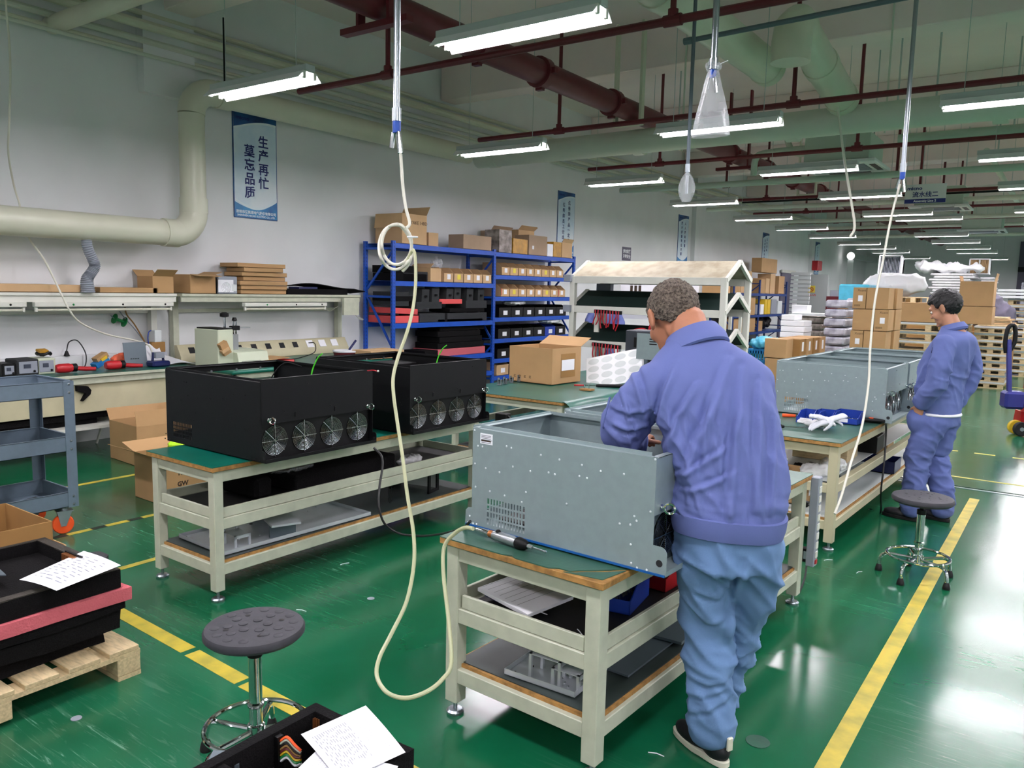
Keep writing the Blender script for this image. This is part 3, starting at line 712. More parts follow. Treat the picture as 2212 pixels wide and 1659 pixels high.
def add_eyes(t, M, c, s):
    for sx in (-1, 1):
        p = c + M @ Vector((sx*.031, .081, .006))*s; e = MB().ball(p, .0095*s, 12).build('eye', 'eye_white', t); MB().ball(p + M @ Vector((0, .008, -.002))*s, .005*s, 8).build('iris', 'hair_black', e)
        b = MB(); b.tube([c + M @ Vector((sx*x, .1-abs(x-.03)*.3-.013, .03-abs(x-.03)*.1))*s for x in (.015, .03, .045)], .003*s, 6); b.build('eyebrow', 'hair_black', t)
# ---- the grey-haired man: x = his right, y = the way he faces, z up
OM = thing('person', 'grey-haired person in blue jacket and lighter trousers bending over a grey casing', 'person', (-.925, 2.665, 0), R(30))
hp, HM, HC = head_parts((-.21, .25, 1.602), R(20), R(-28), 1.12)
body = union(hp + [limb([(-.13, .10, 1.43), (-.148, .15, 1.52), (-.165, .20, 1.6)], [(.09, .09), .072, .068]),
    stack([(0, .03, .8, .15, .1), (-.01, .05, 1.0, .16, .11), (-.05, .08, 1.25, .18, .11), (-.08, .11, 1.42, .15, .09)]),
    limb([(-.28, .09, 1.38), (-.40, .12, 1.2), (-.32, .30, 1.115)], [.06, .045, .032]), limb([(.07, .12, 1.34), (.1, .24, 1.14), (.0, .42, 1.14)], [.06, .045, .03]),
    limb([(-.09, .03, .85), (-.055, .06, .46), (-.025, .01, .09)], [.075, .045, .032]), limb([(.08, .05, .85), (.08, .15, .46), (.045, .185, .09)], [.075, .045, .032])]
    + hand_parts((-.32, .30, 1.115), (.35, .9, .12), (-.1, -.2, 1), 1.0, .75, 1) + hand_parts((.02, .42, 1.14), (-.7, .6, -.1), (0, .2, 1), 1.0, .8, -1), .0055, 5)
obj('body', body, 'skin', OM); add_eyes(OM, HM, HC, 1.14)
def linO(ph):
    a = abs(math.atan2(math.sin(ph), math.cos(ph)))   # 0 = face, pi = nape
    return .45 if a < .8 else .45-(a-.8)*1.6 if a < 1.25 else -.3-.42*min(1, (a-1.25)/1.0)
make_hair(OM, HC, HM, 1.14, 'hair_grey', linO, 1.05, .0035)
J = union([stack([(-.012, .01, .895, .187, .145), (-.015, .015, .95, .198, .152), (-.018, .025, 1.03, .206, .152), (-.035, .035, 1.13, .205, .152), (-.062, .06, 1.27, .207, .148), (-.09, .09, 1.37, .214, .138), (-.095, .115, 1.44, .205, .12, -.15), (-.12, .13, 1.495, .14, .095, -.3), (-.135, .145, 1.53, .09, .08, -.3)]),
    ell((-.25, .09, 1.385), (.095, .085, .075)), ell((.05, .11, 1.39), (.095, .09, .075)),
    limb([(-.27, .085, 1.375), (-.345, .10, 1.28), (-.388, .13, 1.195)], [.088, .088, .088]), limb([(-.388, .12, 1.20), (-.37, .22, 1.15), (-.335, .285, 1.125)], [.085, .066, .055]),
    limb([(.06, .12, 1.355), (.09, .18, 1.25), (.10, .25, 1.15)], [.084, .078, .072]), limb([(.10, .24, 1.15), (.1, .33, 1.13), (.04, .4, 1.135)], [.074, .062, .055])], .0075, 9)
folds(J, [(.014, (10, 4, 1.2, 3.2, 0), .92, 1.34), (.012, (6, 6, 5, 3.5, 5), .93, 1.4), (.008, (14, 12, 10, 4, 6), 1.05, 1.34), (.006, (3, 3, 20, 1, 3), .9, 1.05)], 2)
def creases(me, root, lines, d_, back=.06):
    "sharp cloth creases: each a polyline of photo pixels, width and height in metres, pushed out along the normals of the back"
    Mi = (Matrix.Translation(root.location) @ Matrix.Rotation(root.rotation_euler.z, 4, 'Z')).inverted()
    L_ = [([Mi @ at(a, b, d=d_) for a, b in pts], w, h) for pts, w, h in lines]
    ns = [v.normal.copy() for v in me.vertices]
    for v, nn in zip(me.vertices, ns):
        if v.co.y > back+.10: continue
        tot = 0
        for P, w, h in L_:
            best = 9; tb = 0; N = len(P)-1
            for i in range(N):
                ax, az, bx, bz = P[i].x, P[i].z, P[i+1].x, P[i+1].z; dx, dz = bx-ax, bz-az; q = dx*dx+dz*dz
                t = max(0, min(1, ((v.co.x-ax)*dx+(v.co.z-az)*dz)/q)); ex, ez = v.co.x-ax-t*dx, v.co.z-az-t*dz; dd = math.hypot(ex, ez)
                if dd < best: best = dd; sg = 1 if ex*dz-ez*dx > 0 else -1; tb = (i+t)/N
            if best > w*5: continue
            s_ = best*sg/w; e = math.sin(math.pi*min(1, max(0, .08+.84*tb)))**.7
            tot += h*e*(math.exp(-s_*s_) - .75*math.exp(-((s_-1.7)/.9)**2))
        v.co += nn*tot
    me.update()
creases(J, OM, [([(1462, 790), (1440, 850), (1425, 930)], .011, .016), ([(1505, 830), (1465, 900), (1440, 985)], .010, .014), ([(1575, 780), (1540, 870), (1500, 960), (1475, 1040)], .014, .016),
    ([(1605, 800), (1585, 920), (1572, 1060), (1565, 1120)], .013, .016), ([(1640, 830), (1630, 950), (1622, 1090)], .012, .014), ([(1668, 900), (1660, 1000), (1655, 1100)], .010, .012), ([(1535, 840), (1522, 930), (1515, 1010)], .009, .010),
    ([(1560, 960), (1510, 1000), (1460, 1030)], .009, .010), ([(1580, 1010), (1530, 1040), (1470, 1060)], .009, .009), ([(1455, 1090), (1480, 1115), (1510, 1130)], .008, .010), ([(1600, 1130), (1602, 1080)], .007, .008), ([(1440, 1000), (1436, 1080)], .010, .012),
    ([(1345, 850), (1365, 920), (1380, 960)], .010, .012), ([(1325, 890), (1360, 900), (1400, 890)], .009, .011), ([(1320, 925), (1360, 940), (1400, 930)], .009, .010), ([(1380, 800), (1400, 870), (1410, 920)], .011, -.014)], 2.72)
obj('jacket', J, 'jacket', OM)
hemb = MB()   # waistband
n = 48; ring = lambda z, a, b, cx, cy_: [(cx+a*math.copysign(abs(math.cos(2*math.pi*k/n))**.85, math.cos(2*math.pi*k/n)), cy_+b*math.copysign(abs(math.sin(2*math.pi*k/n))**.85, math.sin(2*math.pi*k/n)), z + .006*math.sin(4*math.pi*k/n)) for k in range(n)]
rows = [ring(.862, .190, .148, -.012, .01), ring(.89, .197, .156, -.012, .01), ring(.932, .202, .16, -.012, .012), ring(.935, .19, .15, -.012, .012), ring(.865, .178, .138, -.012, .01)]
hemb.add([p for r_ in rows for p in r_], [(i*n+k, i*n+(k+1) % n, ((i+1) % 5)*n+(k+1) % n, ((i+1) % 5)*n+k) for i in range(5) for k in range(n)])
hemb.build('jacket_waistband', 'jacket', OM)
cl = MB(); n = 40; rows = []
for (z, a, b, dz) in ((1.49, .09, .08, 0), (1.51, .09, .08, .0), (1.545, .086, .08, 0), (1.552, .09, .084, 0), (1.515, .112, .104, 0), (1.485, .118, .108, 0), (1.48, .110, .100, 0)):
    rows.append([(-.148+(z-1.54)*-.2+a*math.cos(2*math.pi*k/n), .155+(z-1.54)*.45+b*math.sin(2*math.pi*k/n), z-.5*b*math.sin(2*math.pi*k/n)+.32*a*math.cos(2*math.pi*k/n)) for k in range(n) if True])
cl.add([p for r_ in rows for p in r_], [(i*n+k, i*n+(k+1) % n, (i+1)*n+(k+1) % n, (i+1)*n+k) for i in range(len(rows)-1) for k in range(n) if not (5 <= k <= 12)])
cl.build('collar', 'jacket', OM)
pk = MB(); pk.tube(smoothpath([(-.44, .06, 1.32), (-.462, .07, 1.22), (-.455, .09, 1.2)], 3), .004, 6); pk.build('sleeve_pocket_seam', 'jacket', OM)
T_ = union([stack([(-.005, .015, .74, .175, .14), (-.008, .015, .84, .18, .142), (-.01, .015, .93, .18, .138)]),
    limb([(-.088, .01, .8), (-.075, .04, .62), (-.055, .06, .45), (-.035, .03, .25), (-.025, .015, .1)], [(.105, .12), (.1, .1), (.092, .088), (.09, .085), (.088, .088)]),
    limb([(.085, .01, .8), (.09, .08, .62), (.078, .15, .45), (.055, .19, .25), (.04, .185, .14)], [(.105, .12), (.095, .1), (.082, .085), (.074, .076), (.062, .068)])], .0095, 6)
folds(T_, [(.017, (6, 5, 9, 3, 7), .1, .84), (.016, (4, 4, 2.2, 2, 6), .45, .9), (.007, (8, 8, 16, 2, 6), .08, .5)], 5)
creases(T_, OM, [([(1470, 1200), (1530, 1220), (1580, 1270)], .010, .012), ([(1500, 1270), (1550, 1290), (1575, 1250)], .010, .010), ([(1600, 1200), (1590, 1300), (1580, 1400)], .012, .014), ([(1480, 1300), (1530, 1350), (1570, 1340)], .010, .009), ([(1495, 1560), (1530, 1545), (1580, 1520)], .009, .010), ([(1490, 1520), (1530, 1515), (1570, 1500)], .008, .009), ([(1490, 1480), (1530, 1490), (1575, 1480)], .008, .008), ([(1590, 1450), (1610, 1460), (1640, 1445)], .008, .009), ([(1590, 1480), (1610, 1490), (1635, 1475)], .008, .008)], 2.78)
obj('trousers', T_, 'trousers', OM)
shoe(OM, (.02, -.05, 0), (-.55, .83, 0), accent=True); shoe(OM, (.055, .14, 0), (-.1, 1, 0))
drv = thing('screwdriver', 'black shafted screwdriver with red cap held upright in the grey-haired person\'s hand', 'screwdriver', (0, 0, 0))
a, b = at(1388, 922, d=3.02), at(1397, 965, d=3.06)
MB().cyl(b, a, .0035, 8).build('shaft', 'black_metal', drv); MB().cyl(a, a+(a-b).normalized()*.012, .008, 10).build('red_cap', 'red', drv)
b2 = at(1400, 930, d=3.05); MB().ball(b2, .009, 8).build('red_bead', 'red', drv)
# ---- the younger man: faces -x, hands in pockets
YM = thing('person', 'dark-haired person in blue overalls standing with hands in trouser pockets beside the grey casings', 'person', (-.74, 6.68, 0), R(72))
hp, HM, HC = head_parts((0, .06, 1.625), R(6), R(-28), 1.06)
# local: x = his right (away from the camera), y = facing
legs = [limb([(.08, .02, .80), (.075, .05, .46), (.07, -.02, .09)], [.07, .05, .036]), limb([(-.08, .02, .80), (-.1, .1, .46), (-.12, .13, .09)], [.07, .05, .036])]
body = union(hp + [limb([(0, -.03, 1.42), (0, .0, 1.5), (0, .03, 1.56)], [(.08, .08), .06, .058]), stack([(0, .03, .8, .12, .08), (0, .05, 1.0, .14, .1), (0, .02, 1.25, .17, .11), (0, -.03, 1.42, .15, .08)]),
    limb([(-.18, -.03, 1.36), (-.235, -.05, 1.1), (-.197, .09, .90)], [.05, .042, .03]), limb([(.18, -.03, 1.36), (.235, -.06, 1.1), (.16, .0, .88)], [.05, .042, .03])] + legs
    + hand_parts((-.197, .09, .90), (.2, .2, -1), (-1, 0, 0), 1.0, .35, 1) + hand_parts((.16, .0, .885), (-.35, .1, -1), (1, 0, 0), 1.0, .35, -1), .0065, 5)
obj('body', body, 'skin_young', YM); add_eyes(YM, HM, HC, 1.06)
def linY(ph):
    a = abs(math.atan2(math.sin(ph), math.cos(ph)))
    return .42 if a < .75 else .42-(a-.75)*.5 if a < 1.15 else (-.15 if a < 1.5 else -.4-.62*min(1, (a-1.5)/.5))
make_hair(YM, HC, HM, 1.06, 'hair_black', linY, 1.17, .004, 4)
J = union([stack([(0, .035, .825, .163, .13), (0, .045, .92, .175, .145), (0, .05, 1.05, .185, .15), (0, .03, 1.18, .195, .15), (0, .0, 1.3, .2, .14), (0, -.03, 1.38, .195, .12), (0, -.035, 1.44, .15, .1, .1), (0, -.02, 1.475, .09, .08, .2)]),
    limb([(-.17, -.03, 1.38), (-.225, -.055, 1.25), (-.235, -.03, 1.1)], [.078, .076, .072]), limb([(-.235, -.045, 1.1), (-.23, .02, 1.0), (-.2, .08, .915)], [.073, .066, .06]),
    limb([(.17, -.03, 1.38), (.225, -.055, 1.25), (.24, -.06, 1.1)], [.078, .076, .072]), limb([(.24, -.06, 1.1), (.22, -.03, 1.0), (.17, .0, .9)], [.073, .066, .06])], .0105, 5)
folds(J, [(.010, (8, 8, 4, 2, 4), .86, 1.42), (.010, (5, 9, 14, 2, 4), .9, 1.3)], 7)
obj('jacket', J, 'jacket_young', YM)
cl = MB(); rows = []; n = 36
for (z, a, b) in ((1.45, .08, .075), (1.475, .078, .074), (1.505, .072, .068), (1.507, .078, .074), (1.47, .098, .094), (1.455, .09, .086)):
    rows.append([(a*math.cos(2*math.pi*k/n), -.005+(z-1.5)*.3+b*math.sin(2*math.pi*k/n), z-.35*b*math.sin(2*math.pi*k/n)) for k in range(n)])
cl.add([p for r_ in rows for p in r_], [(i*n+k, i*n+(k+1) % n, (i+1)*n+(k+1) % n, (i+1)*n+k) for i in range(len(rows)-1) for k in range(n) if not (6 <= k <= 11)])
cl.build('collar', 'jacket_young', YM)
MB().lathe([(.17, .0), (.176, .008), (.17, .02), (.16, .02)], (0, 0, 0), 32).build('white_shirt_hem', 'paper', YM, (0, .035, .825)).scale = (1, .84, 1)
MB().obox((-.245, .0, 1.32), (.006, .03, .045), (.2, 0, 0)).build('sleeve_pen_pocket', 'navy', YM, bevel=.002)
T_ = union([stack([(0, .03, .74, .155, .12), (0, .035, .84, .16, .125), (0, .035, .87, .158, .124)]),
    limb([(.078, .02, .8), (.075, .05, .62), (.072, .06, .45), (.07, .0, .25), (.068, -.02, .075)], [(.095, .11), .098, .092, .088, .082]),
    limb([(-.078, .02, .8), (-.09, .09, .62), (-.1, .12, .45), (-.11, .12, .25), (-.12, .12, .075)], [(.095, .11), .098, .094, .09, .082]), ell((-.155, .12, .785), (.055, .08, .10)), ell((.13, .03, .80), (.05, .075, .09))], .0105, 5)
folds(T_, [(.010, (6, 5, 10, 3, 5), .08, .84), (.012, (8, 9, 17, 2, 6), .06, .6)], 9)
obj('trousers', T_, 'trousers_young', YM)
shoe(YM, (.068, -.075, 0), (0, 1, 0), sole='black_rubber'); shoe(YM, (-.12, .06, 0), (-.1, 1, 0), sole='black_rubber')
# ================================================================== PIPES AND DUCTS UNDER THE CEILING
def pipe(name, label, pts, r, m, cat='pipe', n=12, group=None, smooth=False):
    t = thing(name, label, cat, (0, 0, 0), 0, group); t.location = pts[0]
    mb = MB().tube([Vector(p)-Vector(pts[0]) for p in (smoothpath(pts, 6) if smooth else pts)], r, n); mb.build('pipe_run', m, t); return t
mp = thing('main_sprinkler_pipe', 'thick dark red main pipe running away from the camera under the ceiling', 'pipe', (-4.89, 0, 4.0))
MB().cyl((0, 1.5, 0), (0, 38, 0), .13, 20).build('pipe_run', 'red_pipe', mp)
cp_ = MB().lathe([(.13, -.06), (.163, -.055), (.163, .055), (.13, .06)], (0, 0, 0), 20, M=Matrix.Rotation(R(90), 3, 'X')); cp_.box(-.04, -.03, -.185, .04, .03, -.15); cp_.box(.13, -.03, -.03, .2, .03, .03)
o1 = None
for y in (3.65, 6.2, 7.3, 8.9, 11.1, 13.0, 14.9, 16.6, 18.6, 21.5, 25, 29, 33):
    if o1 is None: o1 = cp_.build('coupling', 'red_pipe', mp, (0, y, 0))
    else: inst(o1, 'coupling', mp, (0, y, 0))
hg = MB(); hg.box(-.2, -.04, -.17, -.165, .04, 1.07); hg.box(.165, -.04, -.17, .2, .04, 1.07); hg.box(-.2, -.04, -.2, .2, .04, -.165)
o1 = None
for y in (9.35, 17.6, 26): 
    if o1 is None: o1 = hg.build('hanger_bracket', 'pvc', mp, (0, y, 0))
    else: inst(o1, 'hanger_bracket', mp, (0, y, 0))
hg2 = MB(); hg2.box(-.19, -.04, -.17, -.16, .04, 1.07); hg2.box(.16, -.04, -.17, .19, .04, 1.07); hg2.box(-.38, -.04, -.21, .38, .04, -.16)
inst(hg2.build('red_hanger', 'red_pipe', mp, (0, 4.85, 0)), 'red_hanger', mp, (0, 13.4, 0))
# branches along x
ORDB = ORD
for i, y in enumerate((5.72, 8.82, 11.83, 14.78, 17.15, 20.2, 23.2, 26.2)):
    t = thing('sprinkler_branch_pipe', 'thin dark red sprinkler pipe crossing the room, %s counting from the camera' % ORD[i], 'pipe', (-6.9, y, 3.72), 0, 'dark red sprinkler branch pipes')
    MB().cyl((0, 0, 0), (13, 0, 0), .032, 10).build('pipe_run', 'red_pipe', t)
    tee = MB(); tee.cyl((-.07, 0, 0), (.07, 0, 0), .045, 10); tee.cyl((0, 0, 0), (0, 0, .08), .04, 10)
    dr = MB(); dr.cyl((0, 0, .05), (0, 0, (BEAM_Z if i == 3 else SLAB_Z)-3.725), .024, 8); o1 = None
    for x in (1.3, 4.25, 7.2, 10.1):
        if o1 is None: o1 = tee.build('tee_fitting', 'red_pipe', t, (x, 0, 0)); o2 = dr.build('drop_pipe', 'red_pipe', t, (x, 0, 0))
        else: inst(o1, 'tee_fitting', t, (x, 0, 0)); inst(o2, 'drop_pipe', t, (x, 0, 0))
# white exhaust duct across the room, and its two branches
dm = thing('exhaust_duct', 'wide off-white round duct crossing the room below the ceiling beams', 'duct', (-7.9, 9.72, 3.66))
MB().cyl((.3, 0, 0), (12.5, -.15, .02), .155, 24).build('duct_run', 'pvc_grey', dm)
cf = MB().lathe([(.155, -.07), (.168, -.07), (.168, .07), (.155, .07)], (0, 0, 0), 24, M=Matrix.Rotation(R(90), 3, 'Y'))
o1 = cf.build('duct_joint', 'pvc_grey', dm, (.6, 0, 0))
for x in (3.0, 5.0, 7.1, 9.5): inst(o1, 'duct_joint', dm, (x, 0, 0))
for x in (3.6, 6.0, 8.2): MB().bar((x, 0, -.16), (x, 0, SLAB_Z-3.70), .018).build('hanging_rod', 'pvc_grey', dm)
wd = thing('exhaust_duct', 'long off-white duct along the left wall turning down in an elbow', 'duct', (-7.95, 0, 3.76))
MB().cyl((0, 5.4, 0), (0, 9.9, 0), .135, 24).build('duct_run', 'pvc', wd)
def elbow(c, a, b, R_, r, nm, par, m='pvc'):
    "quarter bend from direction a to direction b"
    c, a, b = Vector(c), Vector(a), Vector(b); P = [c + a*R_*math.cos(t) + b*R_*math.sin(t) for t in [math.pi/2*j/8 for j in range(9)]]
    return MB().tube(P, r, 24).build(nm, m, par)
P0 = Vector((0, 5.02, 0))
MB().tube([Vector((0, 5.4, 0))]+[Vector((0, 5.4, -.27)) + Vector((0, -math.sin(t), math.cos(t)))*.27 for t in [math.pi/2*j/8 for j in range(9)]], .142, 24).build('elbow', 'pvc', wd)
MB().cyl((0, 5.13, -.27), (0, 5.13, -1.30), .135, 24).build('vertical_run', 'pvc', wd)
MB().cyl((0, 5.13, -1.16), (0, 5.13, -1.32), .148, 24).build('collar', 'pvc', wd)
MB().tube([Vector((0, 5.13-.25, -1.3)) + Vector((0, math.cos(t), -math.sin(t)))*.25 for t in [math.pi/2*j/8 for j in range(9)]], .144, 24).build('elbow', 'pvc', wd)
MB().cyl((0, 4.9, -1.55), (0, 1.0, -1.55), .135, 24).build('lower_run', 'pvc', wd)
MB().cyl((0, 4.93, -1.55), (0, 4.76, -1.55), .148, 24).build('collar', 'pvc', wd)
MB().cyl((0, 5.45, 0), (0, 5.62, 0), .148, 24).build('collar', 'pvc', wd)
MB().cyl((0, 5.55, .1), (0, 5.55, .84), .01, 6).build('hanging_rod', 'black_metal', wd)
# flexible hose hanging from it
fh = thing('flexible_hose', 'grey corrugated flexible hose hanging from the horizontal duct to the bench shelf', 'hose', at(187, 505, x=-7.95))
P = [at(187, 500, x=-7.95), at(188, 530, x=-7.95), at(200, 560, x=-7.95), at(205, 575, x=-7.95), at(195, 592, x=-7.95), at(188, 605, x=-7.95), at(190, 632, x=-7.95)]
P = smoothpath([p-fh.location for p in P], 14); 
MB().tube(P, [.045+.007*(i % 2) + (.0 if i < 60 else .018*(i-60)/25) for i in range(len(P))], 14).build('hose_body', 'grey_plastic', fh)
# ducts at top right
def duct(label, pts, r, m='pvc', joints=()):
    t = thing('exhaust_duct', label, 'duct', pts[0]); q = [Vector(p)-Vector(pts[0]) for p in pts]; MB().tube(q, r, 24).build('duct_run', m, t)
    for a in joints:
        k = q[0].lerp(q[-1], a); dd = (q[-1]-q[0]).normalized()*.06; MB().cyl(k-dd, k+dd, r*1.07, 24).build('duct_joint', m, t)
    return t
duct('big off-white duct at top right ending open above the middle of the room', [(-2.85, 5.2, 4.05), (-2.85, 8.55, 4.05)], .17, 'pvc', (.2, .985))
t = duct('off-white duct with a rounded elbow sloping away at top right', [(-2.32, 7.75, 4.15), (-2.32, 9.55, 3.86)], .165, 'pvc', (.45, .96))
MB().tube([Vector((0, .05, 0)), Vector((0, -.06, .02)), Vector((-.0, -.16, -.04)), Vector((0, -.2, -.16)), Vector((0, -.2, -.35))], .175, 24).build('elbow', 'pvc', t)
# pipes and cable trays hugging the left wall high up
for i, (dz, dx, r, m) in enumerate(((4.35, .22, .05, 'pvc'), (4.22, .12, .035, 'pvc_grey'), (4.12, .1, .02, 'pvc'), (4.05, .22, .02, 'pvc_grey'), (4.5, .1, .03, 'pvc'))):
    pipe('conduit', ['thick pale pipe high along the left wall', 'slim grey-green pipe high along the left wall, second from the top', 'thin cable tube high along the left wall, third from the top', 'lowest thin cable tube high along the left wall', 'topmost pale tube along the left wall under the slab'][i], [(XL+dx, 1.0, dz), (XL+dx, 33, dz)], r, m, 'pipe', 10)
# big pale pipes crossing at the top left corner
PA, PB = at(110, 55, z=4.15), at(110, 18, z=4.45)
pipe('overhead_pipe', 'pale thick pipe crossing the top left corner of the view, lower of two', [(-8.38, PA.y, PA.z), (-5.2, PA.y, PA.z)], .085, 'pvc', 'pipe', 16)
pipe('overhead_pipe', 'pale pipe crossing the top left corner, upper of two', [(-8.38, PB.y, PB.z), (-5.2, PB.y, PB.z)], .065, 'pvc', 'pipe', 16)
# green-grey refrigerant and water pipes in the middle distance
pipe('water_pipe', 'grey-green flanged pipe crossing behind the hanging sign', [(-6.9, 13.0, 3.5), (6, 13.0, 3.5)], .05, 'duct_green')
pipe('water_pipe', 'thick grey-green pipe at right with a flange, left of the ceiling light', [(-2.2, 12.2, 3.85), (6, 12.2, 3.85)], .075, 'duct_green')
pipe('water_pipe', 'thin black pipe crossing under the far red pipe', [(-5.6, 15.7, 3.5), (3, 15.7, 3.5)], .018, 'black_metal')
for i, (y, z) in enumerate(((18.6, 3.7), (21.4, 3.6), (25.7, 3.75), (27.6, 3.6), (30.4, 3.8))):
    pipe('water_pipe', 'pale pipe crossing the far end of the room, %s from the front' % ORD[i], [(-7.5, y, z), (5, y, z)], .05, 'pvc_grey')
for i, x in enumerate((-1.3, .4, 2.0)):
    pipe('water_pipe', 'pale pipe running lengthwise at the far right under the ceiling, %s from the left' % ORD[i], [(x, 14, 3.9+.1*i), (x, 36, 3.9+.1*i)], .05, 'pvc_grey')
pipe('drain_pipe', 'bent pale drain pipe dropping beside the air conditioner', [(-4.05, 12.6, 4.3), (-3.9, 12.6, 4.28), (-3.82, 12.6, 4.0), (-3.7, 12.6, 3.85), (-3.4, 12.6, 3.84)], .045, 'pvc_grey', 'pipe', 12, smooth=True)
for i, (x, y) in enumerate(((-2.9, 11.2), (-2.1, 11.4), (-1.6, 11.0), (-5.2, 11.6), (-3.4, 14.5), (-1.2, 14.6), (-4.4, 17.5), (-.9, 12.9))):
    pipe('hanging_rod', 'slim metal rod hanging from the ceiling, %s of eight from the camera' % ORD[(1, 3, 0, 4, 5, 6, 7, 5)[i]] if False else 'slim ceiling rod in the middle distance, ' + ['left of the bagged pipe', 'right of the bagged pipe', 'nearest the elbowed duct', 'beside the left wall lights', 'above the air conditioner', 'before the hanging sign', 'far beyond the bagged pipes', 'beside the right air drop'][i], [(x, y, SLAB_Z), (x, y, 3.9)], .012, 'batten', 'rod', 6, 'slim ceiling rods')
# ceiling air conditioners
def aircon(label, c, s=1):
    t = thing('air_conditioner', label, 'air conditioner', c)
    MB().box(-.45, -.45, .0, .45, .45, .38).build('housing', 'duct_green', t, bevel=.01)
    p = MB(); 
    p.box(-.55, -.55, -.05, .55, -.36, 0); p.box(-.55, .36, -.05, .55, .55, 0); p.box(-.55, -.36, -.05, -.36, .36, 0); p.box(.36, -.36, -.05, .55, .36, 0); p.build('fascia', 'panel_white', t, bevel=.01)
    g = MB(); g.box(-.36, -.36, -.02, .36, .36, -.005); 
    for k in range(9): g.box(-.34, -.33+.08*k, -.04, .34, -.31+.08*k, -.02)
    g.build('intake_grille', 'grey_plastic', t)
    for a in range(4):
        v = MB().box(-.3, -.50, -.054, .3, -.42, -.049); v.build('air_outlet', 'black_plastic', t, rot=(0, 0, a*math.pi/2))
    for x in (-.4, .4): MB().bar((x, 0, .38), (x, 0, SLAB_Z-c[2]), .015).build('hanging_rod', 'batten', t)
    return t
aircon('large ceiling air conditioner with square fascia, nearest one', (-3.0, 12.6, 3.62))
aircon('second ceiling air conditioner, behind the hanging blue sign', (-2.5, 19.0, 3.6))
aircon('far ceiling air conditioner above the stacked white foam', (-2.2, 24.5, 3.5))
pipe('refrigerant_pipe', 'insulated pale green pipe bending beside the nearest air conditioner', [(-3.5, 12.55, 3.9), (-4.15, 12.55, 3.88), (-4.3, 12.55, 3.8), (-4.32, 12.55, 3.55)], .05, 'duct_green', smooth=True)
# hanging sign
sg = thing('hanging_sign', 'white and blue hanging sign for the second assembly line', 'sign', at(1999, 418, y=14.5))
w_ = .30; MB().box(-w_, -.006, -.15, w_, .006, .15).build('panel', 'panel_white', sg); MB().box(-w_, -.008, -.15, w_, -.006, -.085).build('blue_band', 'poster_ink', sg)
text('流水线二', .095, 'poster_ink', sg, (.0, -.008, -.02), (R(90), 0, 0), bold=.02); text('Assembly Line 2', .05, 'paper', sg, (0, -.0095, -.118), (R(90), 0, 0), bold=.02); text('micno', .075, 'poster_ink', sg, (-.16, -.008, .085), (R(90), 0, 0), bold=.03, width=1.2)
for x in (-.2, .2): MB().bar((x, 0, .15), (x, 0, SLAB_Z-sg.location.z), .006).build('hanging_cord', 'batten', sg)
# ------------------------------------------------------------------ compressed air drops
def drop(label, px_top, px_bot, d, r=.016, m='zinc'):
    b = at(*px_bot, d=d); t = thing('air_drop_pipe', label, 'pipe', b)
    MB().cyl((0, 0, 0), (0, 0, SLAB_Z-b.z), r, 12).build('pipe_run', m, t); MB().cyl((0, 0, .0), (0, 0, .06), r*1.35, 12).build('coupler', 'zinc', t)
    return t, b
def airfit(t, z=0, s=1):
    MB().cyl((0, 0, z-.055*s), (0, 0, z), .02*s, 12).build('blue_valve', 'blue_rack', t, bevel=.001)
    q = MB(); q.cyl((-.02*s, 0, z-.05*s), (-.035*s, 0, z-.12*s), .012*s, 10); q.cyl((.012*s, 0, z-.05*s), (.026*s, 0, z-.15*s), .014*s, 10); q.build('quick_coupler', 'chrome', t)
t1, b1 = drop('galvanised air pipe dropping between the two front benches, hose attached', None, (857, 262), 3.75); airfit(t1)
hp_ = [(863, 302, 3.75), (866, 340, 3.75), (870, 400, 3.73), (877, 450, 3.72), (885, 482, 3.7)]
coil = []
for k in range(2*16+6):
    a = -.9 + 2*math.pi*k/16; rr = 35+3.5*(k//16); cx_, cy_ = 857-3*(k//16), 528+6*(k//16); coil.append((cx_+rr*.92*math.cos(a)*(1), cy_+rr*1.25*math.sin(a), 3.68+.012*(k % 5)))
tail = [(893, 540, 3.66), (898, 600, 3.62), (893, 660, 3.58), (880, 715, 3.5), (862, 765, 3.45), (850, 810, 3.4), (850, 850, 3.36), (858, 910, 3.3), (870, 990, 3.22), (880, 1070, 3.14), (893, 1150, 3.06), (894, 1220, 2.98), (878, 1300, 2.9), (845, 1370, 2.83), (820, 1420, 2.77), (814, 1460, 2.72), (835, 1495, 2.66), (875, 1508, 2.62), (920, 1495, 2.62), (955, 1468, 2.66), (975, 1430, 2.74), (968, 1330, 2.84), (958, 1240, 2.92), (960, 1180, 2.96), (985, 1150, 2.93), (1005, 1140, 2.88), (1022, 1142, 2.84)]
ah = thing('air_hose', 'long pale air hose with a tied coil, looping to the floor and the bench', 'hose', b1)
def hosemesh(pp, r, o): return MB().tube([p-o for p in smoothpath([at(a, b_, d=c) for a, b_, c in pp], 5)], r, 10)
hosemesh(hp_ + coil[:1], .0075, b1).build('hose_run', 'hose_white', ah); hosemesh(coil, .0075, b1).build('coil', 'hose_white', ah); hosemesh([coil[-1]] + tail, .0075, b1).build('hose_run', 'hose', ah)
q = at(891, 512, d=3.66)-b1; MB().tube([q+Vector((.025*math.cos(a), .02*math.sin(a), 0)) for a in [2*math.pi*j/12 for j in range(12)]], .004, 6, closed=True).build('cable_tie', 'paper', ah)
t2, b2_ = drop('galvanised air pipe at top centre ending in a knotted plastic bag', None, (1541, 150), 4.6, .019)
airfit(t2, 0, .9)
bag = thing('plastic_bag', 'clear plastic bag tied over the end of the galvanised air pipe', 'bag', b2_+Vector((0, 0, -.0)))
